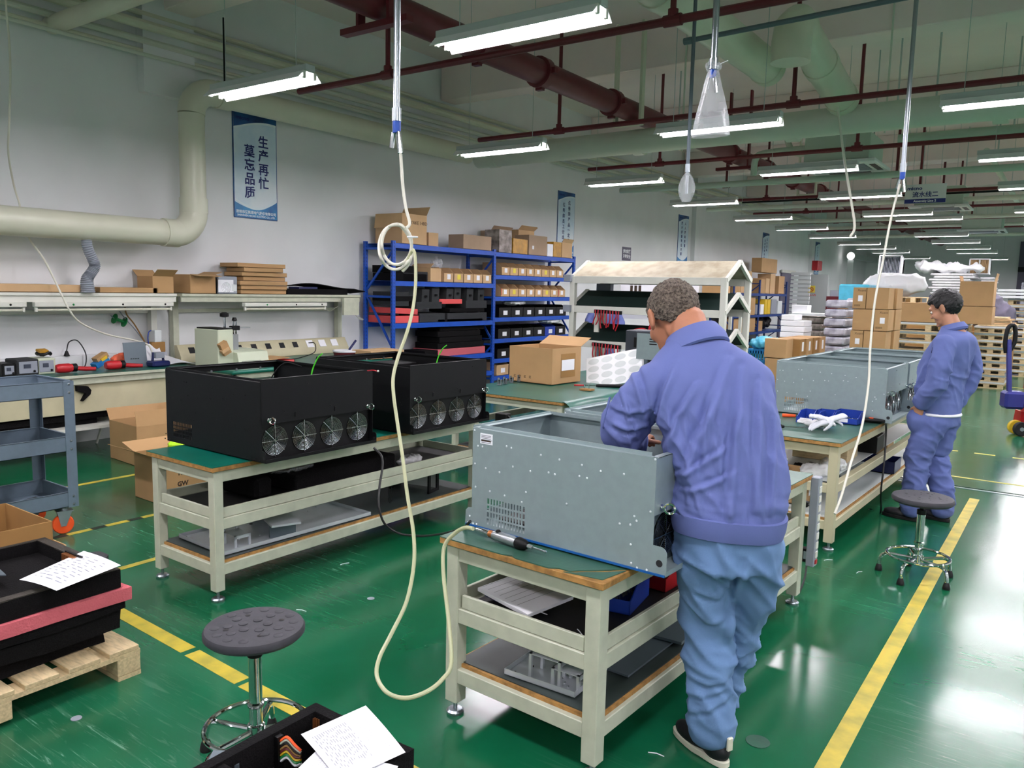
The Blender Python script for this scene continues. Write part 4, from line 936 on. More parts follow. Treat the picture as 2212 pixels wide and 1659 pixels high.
def bagshape(mb, h, w0, w1, seed, knot=.05):
    n = 28
    def f(u, v):
        a = 2*math.pi*u; r = (w0 + (w1-w0)*v**.8) * (1+.14*noise.noise(Vector((math.cos(a)*1.8, math.sin(a)*1.8, v*2+seed)))); r *= 1+.04*math.sin(9*a+seed)
        return (r*math.cos(a), r*.42*math.sin(a), -h*v)
    mb.grid(f, n, 10); 
    for k in range(11):
        pass
bm_ = MB(); bagshape(bm_, .38, .03, .115, 1); bm_.build('bag_body', 'plastic_film', bag)
kn = MB()
for k in range(7): a = k*.9; kn.ball((.03*math.cos(a), .02*math.sin(a), .01+.012*(k % 3)), .022, 8)
kn.build('knot', 'plastic_film', bag)
MB().bar((.02, 0, .02), (.09, -.01, .035), .004).build('tie_end', 'paper', bag)
t3, b3 = drop('thin dark air pipe left of the tied bag, a small bag on its end', None, (1485, 372), 6.0, .014, 'galv_dark')
h3 = SLAB_Z; 
bg = thing('plastic_bag', 'small clear plastic bag on the end of the thin dark air pipe', 'bag', b3)
bm_ = MB(); n = 20
def f3(u, v):
    a = 2*math.pi*u; r = .012+.055*math.sin(math.pi*min(1, v*.9))**.8; return (r*math.cos(a), r*.6*math.sin(a), .0-.22*v)
bm_.grid(f3, 20, 10); bm_.build('bag_body', 'plastic_film', bg)
MB().cyl((0, 0, -.16), (0, 0, 0), .012, 8).build('inner_coupler', 'zinc', bg)
t4, b4 = drop('galvanised air pipe at right with a blue valve', None, (1950, 372), 5.4, .0145); airfit(t4, 0, .9)
a5 = thing('air_hose', 'long pale air hose hanging at right down to the bench of the younger man', 'hose', b4)
hosemesh([(1944, 398, 5.4), (1925, 470, 5.4), (1908, 560, 5.38), (1890, 650, 5.34), (1880, 750, 5.3), (1876, 830, 5.25), (1862, 920, 5.15), (1838, 1000, 5.0), (1818, 1070, 4.9), (1803, 1110, 4.85)], .0075, b4).build('hose_run', 'hose_white', a5)
# horizontal supply pipe at the top, held by rods
s0, s1 = at(1478, 90, d=6.4), at(1930, 0, y=at(1478, 90, d=6.4).y)
t = pipe('air_supply_pipe', 'thin dark horizontal air pipe at top centre', [s0, s0+(s1-s0)*1.6], .02, 'galv_dark')
MB().cyl((.0, 0, 0), (.07, 0, 0), .028, 10).build('end_cap', 'galv_dark', t)
# loose thin hose and cable drops
def cord(label, pp, r, m, name='cable', cat='cable', extra=None):
    o = at(*pp[0][:2], d=pp[0][2]); t = hosemesh(pp, r, o).build(name, m); t.location = o; t['label'] = label; t['category'] = cat; return t
cord('pale cable hanging from the ceiling past the air conditioner', [(1808, 215, 8.6), (1822, 330, 8.6), (1838, 430, 8.5), (1846, 490, 8.4), (1836, 512, 8.4)], .013, 'hose_white')
pts_ = [at(a, b, x=c) for a, b, c in [(12, 0, -7.3), (22, 130, -7.3), (20, 260, -7.4), (18, 330, -7.7), (30, 400, -8.15), (42, 440, -8.2), (50, 480, -8.2), (66, 520, -8.15), (95, 560, -8.0), (130, 630, -7.85), (150, 670, -7.8), (175, 698, -7.85), (230, 722, -7.95), (290, 735, -8.0), (320, 745, -8.0), (330, 765, -7.98)]]
t = MB().tube([p-pts_[0] for p in smoothpath(pts_, 5)], .009, 8).build('air_hose', 'hose_white', None, pts_[0], label='thin white hose hanging down the wall at far left and sweeping onto the bench', category='hose')
# ================================================================== LEFT WALL ZONE
def carton(label, loc, size, rz=0, m='carton', flaps=None, tape=True, lab=None, name='cardboard_box', group=None, marks=False, cat='box', T=.006, inner='carton_dark'):
    "w along x, d along y, h; flaps: None closed, list of (side, angle) for an open top"
    w, d, h = size; t = thing(name, label, cat, loc, rz, group); b = MB()
    b.box(0, 0, 0, w, d, T)
    for a in ((0, 0, 0, w, T, h), (0, d-T, 0, w, d, h), (0, T, 0, T, d-T, h), (w-T, T, 0, w, d-T, h)): b.box(*a)
    if flaps is None: b.box(T, T, h-T, w-T, d-T, h)
    b.build('body', m, t, bevel=.001)
    if flaps is None:
        if w > d: MB().box(0, d/2-.022, h-.0005, w, d/2+.022, h+.0008).build('tape', 'carton_tape', t) if tape else None
        elif tape: MB().box(w/2-.022, 0, h-.0005, w/2+.022, d, h+.0008).build('tape', 'carton_tape', t)
    else:
        for side, ang, ln in flaps:
            f = MB(); a = R(ang); L = ln
            if side in 'ns':
                f.box(.003, 0, 0, w-.003, L, .004); o = f.build('flap', m, t, (0, d if side == 'n' else 0, h), (a, 0, 0) if side == 'n' else (math.pi-a, 0, 0))
            else:
                f.box(0, .003, 0, L, d-.003, .004); o = f.build('flap', m, t, (w if side == 'e' else 0, 0, h), (0, -a, 0) if side == 'e' else (0, -math.pi+a, 0))
    if lab:   # (side, u0, v0, u1, v1)
        side, u0, v0, u1, v1 = lab
        q = MB(); q.box(u0, -.0012, v0, u1, 0, v1) if side == 's' else q.box(w, u0, v0, w+.0012, u1, v1)
        q.build('paper_label', 'paper', t)
    if marks:
        q = MB(); side = marks
        for k in range(4):
            u = (w if side == 's' else d)*(.12+.12*k); z = h*.12
            if side == 's': q.box(u, -.0008, z, u+.025, 0, z+.004); q.box(u, -.0008, z+.02, u+.025, 0, z+.024); q.box(u, -.0008, z, u+.003, 0, z+.024); q.box(u+.01, -.0008, z+.006, u+.016, 0, z+.018)
            else: q.box(w, u, z, w+.0008, u+.025, z+.004); q.box(w, u, z+.02, w+.0008, u+.025, z+.024); q.box(w, u, z, w+.0008, u+.003, z+.024); q.box(w, u+.01, z+.006, w+.0008, u+.016, z+.018)
        q.build('printed_marks', 'ink_dark', t)
    return t
def prop(name, label, cat, loc, rz=0, group=None): return thing(name, label, cat, loc, rz, group)
WX = -7.63; YA = 4.93; YB2 = 7.62
def wall_bench(label, y0, y1, xf, z, m, topm, roundedge=False, legs=True):
    t = thing('wall_workbench', label, 'workbench', (XL+.02, y0, 0)); t.name = 'bench_with_shelf'
    w = xf-XL-.02; l = y1-y0
    MB().box(0, 0, z-.035, w, l, z-.004).build('table_board', m, t, bevel=.003)
    if roundedge:
        MB().box(0, 0.01, z-.004, w-.01, l, z).build('rubber_mat', 'mat_green', t)
        q = MB(); q.tube([(w, .0, z-.02), (w, l, z-.02)], .022, 12); q.tube([(w, .0, z-.02), (.0, .0, z-.02)], .022, 12); q.ball((w, 0, z-.02), .022, 10); q.build('mat_edge', 'mat_teal', t)
    else: MB().box(0, 0, z-.004, w, l, z).build('rubber_mat', topm, t)
    fr = MB(); fr.box(.02, .02, z-.1, w-.03, .06, z-.035); fr.box(w-.07, .02, z-.1, w-.03, l-.02, z-.035); fr.box(.02, l-.06, z-.1, w-.03, l-.02, z-.035); fr.box(.02, .02, .15, w-.04, .06, .2); fr.box(.02, l-.06, .15, w-.04, l-.02, .2); fr.build('apron', m, t, bevel=.002)
    o1 = None
    for x in (.02, w-.08):
        for y in (.02, l-.07):
            if o1 is None: o1 = MB().box(0, 0, 0, .05, .05, z-.035).build('leg', m, t, (x, y, 0), bevel=.003)
            else: inst(o1, 'leg', t, (x, y, 0))
    zs = 1.565; pm = 'white_paint' if not roundedge else m
    for y in (.05, l-.12):
        MB().box(.02, y, z, .10, y+.07, zs-.03).build('shelf_post', pm, t, bevel=.003)
    MB().box(.0, -.03, zs-.03, .42, l+.0, zs).build('upper_shelf', pm, t, bevel=.002)
    MB().box(.38, -.03, zs-.09, .40, l, zs-.03).build('shelf_apron', pm, t, bevel=.001)
    MB().box(.02, .1, zs-.22, .05, l-.1, zs-.18).build('rear_rail', pm, t)
    return t
def lamp_strip(label, x, y0, y1, z):
    t = thing('task_light', label, 'light', (x, y0, z)); L = y1-y0
    MB().box(-.03, 0, 0, .03, L, .045).build('housing', 'white_paint', t, bevel=.004); MB().cyl((0, .02, -.03), (0, L-.02, -.03), .012, 10).build('tube', 'pvc', t)
    for y in (.01, L-.03): MB().box(-.012, y, -.045, .012, y+.02, 0).build('lampholder', 'white_paint', t)
    for y in (.25*L, .6*L, .93*L): MB().ball((.031, y, .022), .011, 8, sq=(.4, 1, 1)).build('button', 'green_plastic' if y < .5*L else 'black_plastic', t)
W1 = wall_bench('long wall workbench at far left under a white shelf', 1.2, YA-.02, WX, .80, 'cream', 'mat_green')
W2 = wall_bench('deep green topped wall bench with rounded edge and socket strip', 5.0, YB2, -7.12, .78, 'cream', 'mat_green', True)
lamp_strip('unlit white tube light below the shelf at far left, nearer one', XL+.44, 1.4, 3.38, 1.43); lamp_strip('unlit white tube light with coloured buttons below the left shelf', XL+.44, 3.45, 4.85, 1.43); lamp_strip('unlit white tube light below the shelf of the green bench', XL+.44, 5.75, 7.0, 1.42)
MB().box(.42, 2.28, 1.30, .46, 2.55, 1.53).build('switch_panel', 'cream', W2)
sp = thing('socket_strip', 'slanted cream socket strip at the back of the green wall bench', 'socket strip', (XL+.126, 5.05, .781))
MB().prism([(0, 0), (.13, 0), (.13, .07), (.05, .2), (0, .2)], 0, 2.52, 'y').build('strip_body', 'cream_worn', sp, bevel=.003)
sl = math.atan2(.13, -.08)
for k in range(11):
    y = .12+.21*k + (.03 if k > 7 else 0); c = Vector((.09, y+.04, .135)); q = MB().obox((0, 0, 0), (.075 if k < 8 else .1, .075 if k < 8 else .11, .004)); q.build('socket_opening' if k < 8 else 'socket', 'dark_opening' if k < 8 else 'paper', sp, (.0925, y+.04, .138), (0, R(58), 0))
# skirt panel under W1
MB().box(.675, .3, .42, .683, YA-1.3, .70).build('modesty_panel', 'cream_worn', W1)
# posters on the left wall ------------------------------------------------
def poster(label, pxl, pytop, cols, w=.64, h=1.25, foot=True, size=.155, gap=.165, n_=None):
    c = at(pxl, pytop, x=XL); t = thing('poster', label, 'poster', (XL, c.y, c.z-h))
    w_ = w
    MB().box(.0, 0, 0, .012, w_, h).build('frame', 'poster_navy', t, bevel=.002)
    MB().box(.012, .012, .012, .014, w_-.012, h-.012).build('board', 'poster_board', t)
    def wave(fn_lo, fn_hi, nm, m, x):
        q = MB(); n = 16; q.prism([(.012+(w_-.024)*i/n, fn_lo(i/n)) for i in range(n+1)] + [(.012+(w_-.024)*i/n, fn_hi(i/n)) for i in range(n, -1, -1)], x, x+.0008, 'x'); q.build(nm, m, t)
    wave(lambda u: h-.18+.10*math.sin(u*1.9), lambda u: h-.012, 'top_wave', 'poster_navy', .014)
    wave(lambda u: h-.205+.11*math.sin(u*1.9), lambda u: h-.185+.115*math.sin(u*1.9), 'top_swoosh', 'poster_white', .0148)
    wave(lambda u: .012, lambda u: .19-.10*math.sin(u*2.6)+.09*u*u, 'bottom_wave', 'poster_blue', .014)
    wave(lambda u: .215-.13*math.sin(u*2.7)+.085*u*u, lambda u: .23-.11*math.sin(u*2.8)+.085*u*u, 'bottom_swoosh', 'poster_white', .0148)
    RT = (R(90), 0, R(90))
    for (u, v, s_) in cols:
        for k, ch in enumerate(s_): text(ch, size, 'poster_ink', t, (.0156, u*w_, v*h-k*gap), RT, bold=.02)
    text('micno', .062, 'poster_ink', t, (.0156, .14, h-.065), RT, bold=.03, width=1.25)
    if foot:
        text('深圳市迈凯诺电气股份有限公司', .042, 'poster_white', t, (.0156, w_/2, .072), RT, bold=.03); text('SHENZHEN MICNO ELECTRIC CO., LTD.', .031, 'poster_white', t, (.0156, w_/2, .032), RT, bold=.03)
    return t
poster('large blue and white quality slogan poster nearest the camera on the left wall', 500, 238, ((.68, .745, '生产再忙'), (.36, .64, '莫忘品质')))
poster('second blue and white slogan poster, above the brown packets on the blue rack', 1205, 411, ((.66, .83, '优秀的产品一定是'), (.34, .79, '优秀的员工做出来的')), size=.085, gap=.105)
poster('third blue and white slogan poster, above the white A-frame rack', 1466, 463, ((.66, .83, '人人提高质量'), (.34, .83, '提升质量效益共赢')), size=.085, gap=.11)
poster('fourth blue and white slogan poster, above the far blue shelving', 1648, 502, ((.66, .83, '精益求精'), (.34, .8, '追求完美品质')), size=.085, gap=.11)
poster('fifth and farthest slogan poster, beside the grey door', 1762, 522, ((.5, .83, '安全生产'),), size=.085, gap=.11)
t = thing('wall_notice', 'small dark grey notice with white characters on the left wall above the A-frame racks', 'sign', at(1343, 562, x=XL)); t.name = 'small_notice'
MB().box(0, 0, 0, .01, .42, .30).build('board', 'far_grey', t)
for k, s_ in enumerate(('请勿触摸', '注意安全')): text(s_, .09, 'paper', t, (.012, .21, .2-.11*k), (R(90), 0, R(90)), bold=.03)
# blue rack -------------------------------------------------------------
XFB, XRB = -7.75, -8.31
def rack(label, ypos, zlev, ztop, m='blue_rack', diag=True, xf=XFB, xr=XRB):
    t = thing('storage_rack', label, 'shelving', (xr, ypos[0], 0)); w = xf-xr
    pm = MB(); pm.box(-.02, -.03, 0, .02, .03, ztop); sl_ = MB()
    for k in range(int(ztop/.05)): sl_.obox((.0, -.0305, .04+.05*k), (.012, .002, .026), (0, .25, 0)); sl_.obox((.0208, 0, .04+.05*k), (.002, .014, .026), (.25, 0, 0))
    o1 = None
    for y in ypos:
        for x in (.02, w):
            if o1 is None: o1 = pm.build('upright_post', m, t, (x, y-ypos[0], 0), bevel=.002); s1 = sl_.build('punched_slots', 'blue_rack_dark', o1); s1['kind'] = 'stuff'
            else: o2 = inst(o1, 'upright_post', t, (x, y-ypos[0], 0)); inst(s1, 'punched_slots', o2)['kind'] = 'stuff'
    for y in ypos:
        yy = y-ypos[0]
        for z in (.2, ztop*.33, ztop*.66, ztop-.12): MB().box(.03, yy-.015, z, w-.01, yy+.015, z+.03).build('side_brace', m, t)
        for a, b in ((.25, ztop*.33), (ztop*.68, ztop*.36), (ztop*.7, ztop-.14)): MB().bar((.03, yy, a), (w-.01, yy, b), .02, .03).build('side_brace', m, t)
    for i in range(len(ypos)-1):
        y0, y1 = ypos[i]-ypos[0]+.03, ypos[i+1]-ypos[0]-.03
        for z in zlev[i]:
            for x in (.02, w): MB().box(x-.018, y0, z-.07, x+.018, y1, z-.003).build('beam', m, t, bevel=.002)
            MB().box(.0, y0, z-.003, w+.01, y1, z).build('shelf_board', m, t)
    return t
YR = (8.03, 10.36, 12.86)
zz = lambda py, px: at(px, py, x=XFB).z
Z1 = [zz(543, 1068), zz(613, 1068), zz(692, 1068), zz(761, 1068), .35]; Z2 = [zz(545, 1076), zz(594, 1076), zz(641, 1076), zz(686, 1076), zz(732, 1076), zz(775, 1076), .25]
rack('tall blue slotted storage rack of two bays against the left wall', YR, (Z1, Z2), Z1[0]+.03)
def onrack(label, px0, px1, z, h, m='carton_light', depth=.3, name='cardboard_box', cat='box', dx=0, **k):
    y0 = at(px0, 600, x=XFB+dx).y; y1 = at(px1, 600, x=XFB+dx).y
    return carton(label, (XFB+dx-depth, y0, z+.002), (depth, y1-y0, h), 0, m, name=name, cat=cat, **k)
z = Z1[0]
big = onrack('large tan carton with its top flap folded out, on the blue rack top', 868, 921, z, .42, 'carton_light', .52, dx=.0, flaps=[('s', -82, .2), ('n', 60, .15)])
text('YAKE 14BD', .07, 'ink_dark', big, (.521, .35, .3), (R(90), 0, R(90)))
onrack('small tan carton right behind the large one on the blue rack top', 925, 946, z, .2, 'carton_light', .3, dx=-.1)
for (a, b, h, m, lab, fl) in ((1000, 1060, .22, 'carton_grey', 'crumpled greyish carton at the left of the rack-top group', None), (1077, 1104, .37, 'wrapped_brown', 'tall carton wrapped in shiny tape on the rack top', None), (1107, 1138, .25, 'gold_film', 'golden yellow wrapped packet on the rack top', None), (1141, 1180, .34, 'carton_grey', 'taped greyish carton with small square label on the rack top', None), (1181, 1193, .22, 'paper', 'narrow white box on the rack top', None), (1194, 1211, .27, 'gold_film', 'golden mailer bag second from the right on the rack top', None), (1212, 1234, .27, 'carton_light', 'rightmost small carton on the rack top', [('e', 60, .08)])):
    onrack(lab, a, b, Z2[0] if a > 1070 else z, h, m, .3, flaps=fl, tape=False, lab=('e', .1, .1, .16, .16) if a == 1141 else None)
carton('brown carton with raised flaps behind the greyish one on the rack top', (XRB-.02, at(1040, 500, x=XRB).y, z+.002), (.22, .55, .37), 0, 'carton_grey', [('e', 50, .1), ('n', 40, .12)])
carton('open brown carton behind the golden packet on the rack top', (XRB-.02, at(1100, 500, x=XRB).y, Z2[0]+.002), (.22, .5, .45), 0, 'carton_light', [('e', 45, .1), ('n', 30, .14)])
MB().box(0, 0, 0, .02, .2, .3).build('green_folder', 'green_plastic', None, (XFB-.25, at(1067, 540, x=XFB-.25).y, Z1[0]+.002), label='green folder edge standing between cartons on the rack top', category='folder')
# carton bins
def bins(px0, px1, n_, z, h, m, labels, name='picking_bin', dark=False, grp='', skip=()):
    y0 = at(px0, 600, x=XFB).y; y1 = at(px1, 600, x=XFB).y; w = (y1-y0)/n_
    for k in range(n_):
        if k in skip: continue
        mm = m[k] if isinstance(m, list) else m
        t = thing(name, labels % ORD[k], 'bin', (XFB-.40, y0+k*w+.004, z+.002), 0, grp)
        b = MB(); W_ = w-.010; q = .004; b.box(0, 0, 0, .4, W_, q); b.box(.396, 0, 0, .4, W_, h*(.62 if not dark else .8)); b.box(0, 0, 0, q, W_, h)
        for y in (0, W_-q): b.prism([(0, 0), (.4, 0), (.4, h*(.62 if not dark else .8)), (.30, h), (0, h)], y, y+q, 'y')
        b.build('body', mm, t, smooth=False)
        MB().box(.4, W_*.36, h*.2, .4015, W_*.70, h*.55).build('paper_label', 'paper' if k % 4 != 1 or dark else 'yellow_sign', t)
        if dark: MB().box(.395, .0, h*.74, .405, W_, h*.8).build('rim', mm, t); MB().box(0, 0, h-.012, .005, W_, h).build('rim', mm, t)
        if not dark and k in (0, 7) and n_ == 8 and z < Z2[1]: MB().box(.4, .01, .02, .4012, .025, .14).build('red_label', 'label_red', t)
bins(958, 1062, 5, Z1[1], .22, 'carton_light', '%s cardboard bin from the left on the second shelf of the left bay', grp='cardboard bins on the left bay')
onrack('open cardboard bin holding a plastic bag on the second shelf of the left bay', 930, 953, Z1[1], .2, 'carton_light', .4, flaps=[('s', 140, .1)], name='picking_bin', cat='bin')
pb = union([ell((0, 0, 0), (.09, .09, .06)), ell((0, .06, .05), (.06, .06, .05)), ell((.02, -.06, .03), (.05, .05, .05)), ell((0, 0, .1), (.03, .03, .04))], .01, 2); folds(pb, [(.02, (18, 18, 18, 0, 0), -1, 1)]); o = obj('plastic_bag', pb, 'plastic_film', None, label='crumpled clear plastic bag resting on the leftmost cardboard bin', category='bag'); o.location = (XFB-.2, at(941, 600, x=XFB-.2).y, Z1[1]+.25)
bins(1083, 1217, 8, Z2[1], .21, 'carton_light', '%s cardboard bin from the left on the upper row of the right bay', grp='cardboard bins on the upper row of the right bay')
bins(1082, 1222, 8, Z2[2], .21, 'carton_light', '%s cardboard bin from the left on the lower cardboard row of the right bay', grp='cardboard bins on the lower row of the right bay')
bins(1079, 1225, 6, Z2[3], .2, 'black_plastic', '%s black bin from the left on the upper black row', 'plastic_bin', True, 'black bins on the upper black row')
bins(1078, 1225, 6, Z2[4], .2, ['black_plastic']*4+['blue_bin', 'black_plastic'], '%s plastic bin from the left on the second black row', 'plastic_bin', True, 'bins on the second black row')
bins(1077, 1224, 6, Z2[5], .2, 'black_plastic', '%s black bin from the left on the third black row', 'plastic_bin', True, 'black bins on the third black row')
bins(1076, 1223, 6, .25, .22, ['carton_light', 'black_plastic', 'black_plastic', 'black_plastic', 'black_plastic', 'black_plastic'], '%s bin from the left on the lowest row of the blue rack', 'plastic_bin', True, 'bins on the lowest row')
def clump(name, label, cat, parts, m, loc, vox=.015, fo=None, rz=0):
    me = union(parts, vox, 2)
    if fo: folds(me, fo)
    o = obj(name, me, m, None, label=label, category=cat); o.location = loc; o.rotation_euler = (0, 0, rz); return o
clump('foam_sheet_bag', 'white padded bag lying on the upper black bins', 'bag', [ell((0, 0, 0), (.14, .3, .04)), ell((0, .15, .04), (.1, .12, .03))], 'epe_white', (XFB-.15, at(1110, 600, x=XFB-.15).y, Z2[3]+.24), fo=[(.02, (9, 9, 9, 0, 0), -1, 1)])
clump('foam_sheet_bag', 'white padded bag lying on the right bins of the second black row', 'bag', [ell((0, 0, 0), (.14, .33, .045)), ell((0, .15, .03), (.1, .12, .04))], 'epe_white', (XFB-.13, at(1192, 600, x=XFB-.1).y, Z2[4]+.255), fo=[(.015, (9, 9, 9, 0, 0), -1, 1)])
# foam on the left bay
def foamtray(label, px0, px1, z, h, m='black_foam', depth=.42, dx=0, name='foam_tray', dz=0, cut=True, rz=0, grp=None):
    y0 = at(px0, 650, x=XFB+dx).y; y1 = at(px1, 650, x=XFB+dx).y; y0 = max(y0, 8.07+.03*random.random()); y1 = max(y1, y0+.3); w = y1-y0; dx = min(dx, -.03)
    t = thing(name, label, 'foam', (XFB+dx-depth, y0, z+.002+dz), rz, grp); b = MB(); e = .03
    if cut:
        b.box(0, 0, 0, depth, w, h*.35)
        for a in ((0, 0, depth, e), (0, w-e, depth, w), (0, e, e, w-e), (depth-e, e, depth, w-e), (e, w*.5-.012, depth-e, w*.5+.012)): b.box(a[0], a[1], h*.35, a[2], a[3], h)
        b.build('tray', m, t, smooth=False)
    else: b.box(0, 0, 0, depth, w, h); b.build('slab', m, t, smooth=False, bevel=.004)
    return t
z = Z1[1]
foamtray('lower black foam block on the second shelf of the left bay', 812, 925, z, .11, cut=False); foamtray('upper black foam tray stacked on the second shelf of the left bay', 810, 905, z, .1, dz=.115)
foamtray('grey-black foam insert at the front of the second shelf', 875, 928, z, .14, 'dark_foam_grey', .2, dx=.01, cut=False)
z = Z1[2]
foamtray('lowest bright red foam sheet on the third shelf of the left bay', 792, 908, z, .1, 'red_foam', .5, cut=False); foamtray('upper tilted pink-red foam sheet on the third shelf', 789, 906, z, .08, 'red_foam', .5, dz=.14, cut=False).rotation_euler = (R(-3), 0, 0)
for i, (a, b, dz, h, m, dd) in enumerate(((790, 860, .24, .07, 'dark_foam_grey', 0), (800, 900, .31, .07, 'black_foam', 0), (793, 880, .38, .06, 'dark_foam_grey', 0), (910, 965, .0, .13, 'dark_foam_grey', 0), (970, 1055, .0, .13, 'dark_foam_grey', 0), (975, 1050, .14, .06, 'black_foam', 0), (905, 960, .2, .1, 'dark_foam_grey', .02), (1010, 1055, .2, .12, 'dark_foam_grey', 0))):
    foamtray('dark foam insert on the third shelf of the left bay, %s of the loose pile' % ORD[i], a, b, z, h, m, .42, dx=dd, dz=dz, cut=i % 2 == 0, grp='dark foam inserts on the third shelf')
for i, (px, dz, l) in enumerate(((915, .28, .12), (937, .3, .12), (968, .3, .12), (985, .33, .12), (1012, .3, .14), (1036, .3, .14))):
    t = thing('foam_block', 'upright grey foam block with a cutout on the third shelf, %s from the left' % ORD[i], 'foam', (XFB-.18, at(px, 650, x=XFB).y, z+.002+dz), 0, 'upright foam blocks'); b = MB(); b.prism([(0, 0), (.14, 0), (.15, .2), (.0, .22)], 0, .16, 'y'); b.build('block', 'dark_foam_grey', t, smooth=False); MB().obox((.155, .08, .1), (.01, .05, .03)).build('cutout', 'black_foam', t)
foamtray('short pink foam bar leaning on the dark foam of the third shelf', 958, 1006, z, .07, 'red_foam', .1, dx=.04, dz=.27, cut=False)
z = Z1[3]
foamtray('pale pink foam sheet at the bottom of the stack on the fourth shelf', 952, 1055, z, .11, 'pink_foam', .5, dx=.02, cut=False)
for i in range(5): foamtray('black foam tray on the fourth shelf, %s from the bottom' % ORD[i], 950+(i % 2)*4, 1050-(i % 3)*4, z, .085, 'black_foam', .46, dz=.115+.09*i, cut=i == 4, grp='black foam trays on the fourth shelf')
foamtray('low black foam block left of the pink foam on the fourth shelf', 922, 950, z, .1, cut=False)
# wall edge foam and cartons on the upper shelves of the benches
ZS = 1.567
def sh(label, px0, px1, h, m='carton', depth=.32, dx=.0, z=ZS, **k):
    x = XL+.42+dx; y0 = at(px0, 620, x=x).y; y1 = at(px1, 620, x=x).y
    return carton(label, (x-depth, y0, z), (depth, y1-y0, h), 0, m, **k)
f = sh('long flat tan carton lying on the shelf at far left', -25, 180, .075, 'carton_light', .38, tape=False); 
for y in (.55, 1.15): MB().box(.0, y, .0755, .38, y+.07, .077).build('white_tape', 'paper', f)
sh('thin tan carton on the left shelf beside the flexible hose', 216, 340, .055, 'carton', .3, tape=False)
sh('squat tan carton with an open peaked top on the left shelf', 330, 375, .18, 'carton', .3, flaps=[('e', 35, .12), ('w', 35, .12)])
sh('tan open carton with a paper label on the second shelf', 411, 466, .21, 'carton', .36, flaps=[('e', -8, .13), ('n', 20, .1)], lab=('e', .35, .02, .55, .16))
dv = thing('power_supply_unit', 'pale grey metal unit with round fan vent on the second shelf', 'device', (XL+.14, at(472, 620, x=XL+.42).y, ZS)); L_ = at(513, 620, x=XL+.42).y-at(472, 620, x=XL+.42).y
MB().box(0, 0, 0, .28, L_, .2).build('housing', 'grey_plastic', dv, bevel=.008)
q = MB()
for k in range(5): q.tube([(.281, L_*.4+.012*(k+1)*math.cos(a), .07+.012*(k+1)*math.sin(a)) for a in [2*math.pi*j/16 for j in range(16)]], .002, 4, closed=True)
q.build('fan_vent', 'wire_chrome', dv); MB().box(.28, L_*.68, .03, .282, L_*.95, .11).build('slotted_panel', 'panel_white', dv)
MB().box(.05, -.03, .0, .25, -.0, .18).build('rear_housing', 'black_plastic', dv)
offs = [(520, 618), (521, 620), (519, 621), (526, 616), (523, 620), (528, 612), (514, 617)]
for i, (a, b) in enumerate(offs): sh('flat tan carton in the stack on the second shelf, %s from the bottom' % ORD[i], a, b, .05, 'carton', .34, z=ZS+.052*i, dx=.02*((i*7) % 3-1), tape=False, group='stacked flat cartons on the second shelf')
def sheet(name, label, cat, fn, m, loc, nu=16, nv=8, th=.004, rz=0):
    o = MB().grid(fn, nu, nv, thick=th).build(name, m, None, loc, (0, 0, rz)); o['label'] = label; o['category'] = cat; return o
y0 = at(623, 620, x=XL+.42).y
foamy = thing('foam_block', 'flat black foam block at the right end of the second shelf', 'foam', (XL+.08, y0, ZS)); MB().box(0, 0, 0, .32, 1.0, .07).build('slab', 'black_foam', foamy, bevel=.003)
sheet('foam_sheet', 'wavy black foam sheet drooping over the end of the second shelf', 'foam', lambda u, v: (v*.3, u*1.1, .075+.05*math.sin(u*5+1)*.6+.03*v-.12*max(0, u-.8)*2.2), 'black_foam', (XL+.1, y0+.22, ZS+.01), th=.012)
MB().box(0, 0, 0, .2, .3, .025).build('blue_folder', 'navy', None, (XL+.2, y0+.18, ZS+.071), label='dark blue folder lying on the black foam of the second shelf', category='folder')
# ================================================================== A-FRAME PRODUCTION RACK BEHIND THE MIDDLE TABLE
RXL, RXR, RY0, RY1 = -6.02, -3.74, 10.0, 10.9
rk = thing('assembly_rack', 'long white rack with three gabled roofs, dusty top and dark green sloping mats', 'rack', (RXL, RY0, 0)); W_ = RXR-RXL; D_ = RY1-RY0
po = MB().box(-.04, -.04, 0, .04, .04, 1.9).build('upright_post', 'white_paint', rk, bevel=.004)
for x, y in ((0, D_), (W_, 0), (W_, D_)): inst(po, 'upright_post', rk, (x, y, 0))
def gable(z0, z1, m, nm, y0=0, y1=D_, fr=True):
    ym = (y0+y1)/2; b = MB(); t_ = .012
    b.prism([(y0, z0), (ym, z1), (y1, z0), (y1, z0-t_), (ym, z1-t_), (y0, z0-t_)], .0, W_, 'x')
    b.build(nm, m, rk, smooth=False)
    if fr:
        MB().box(0, y0-.035, z0-.1, W_, y0-.005, z0).build('front_beam', 'white_paint', rk, bevel=.003); MB().box(0, y1-.03, z0-.1, W_, y1, z0).build('rear_beam', 'white_paint', rk)
        for x in (-.045, W_+.01): 
            g = MB(); g.bar((x+.02, y0-.02, z0-.03), (x+.02, ym, z1-.01), .04, .06); g.bar((x+.02, ym, z1-.01), (x+.02, y1+.02, z0-.03), .04, .06); g.build('gable_trim', 'white_paint', rk)
gable(1.90, 2.13, 'roof_board', 'top_roof'); gable(1.475, 1.70, 'rubber_dark_green', 'upper_mat'); gable(.98, 1.21, 'rubber_dark_green', 'lower_mat')
for z in (1.86, 1.42, .93): MB().box(-.12, -.09, z-.04, -.0, .0, z+.06).build('roller_bracket', 'grey_plastic', rk, bevel=.005)
MB().box(.1, .3, .6, W_-.1, .6, .63).build('lower_tray', 'white_paint', rk)
MB().box(.10, .5, 1.62, .34, .6, 1.80).build('control_box', 'galv_dark', rk, bevel=.004)
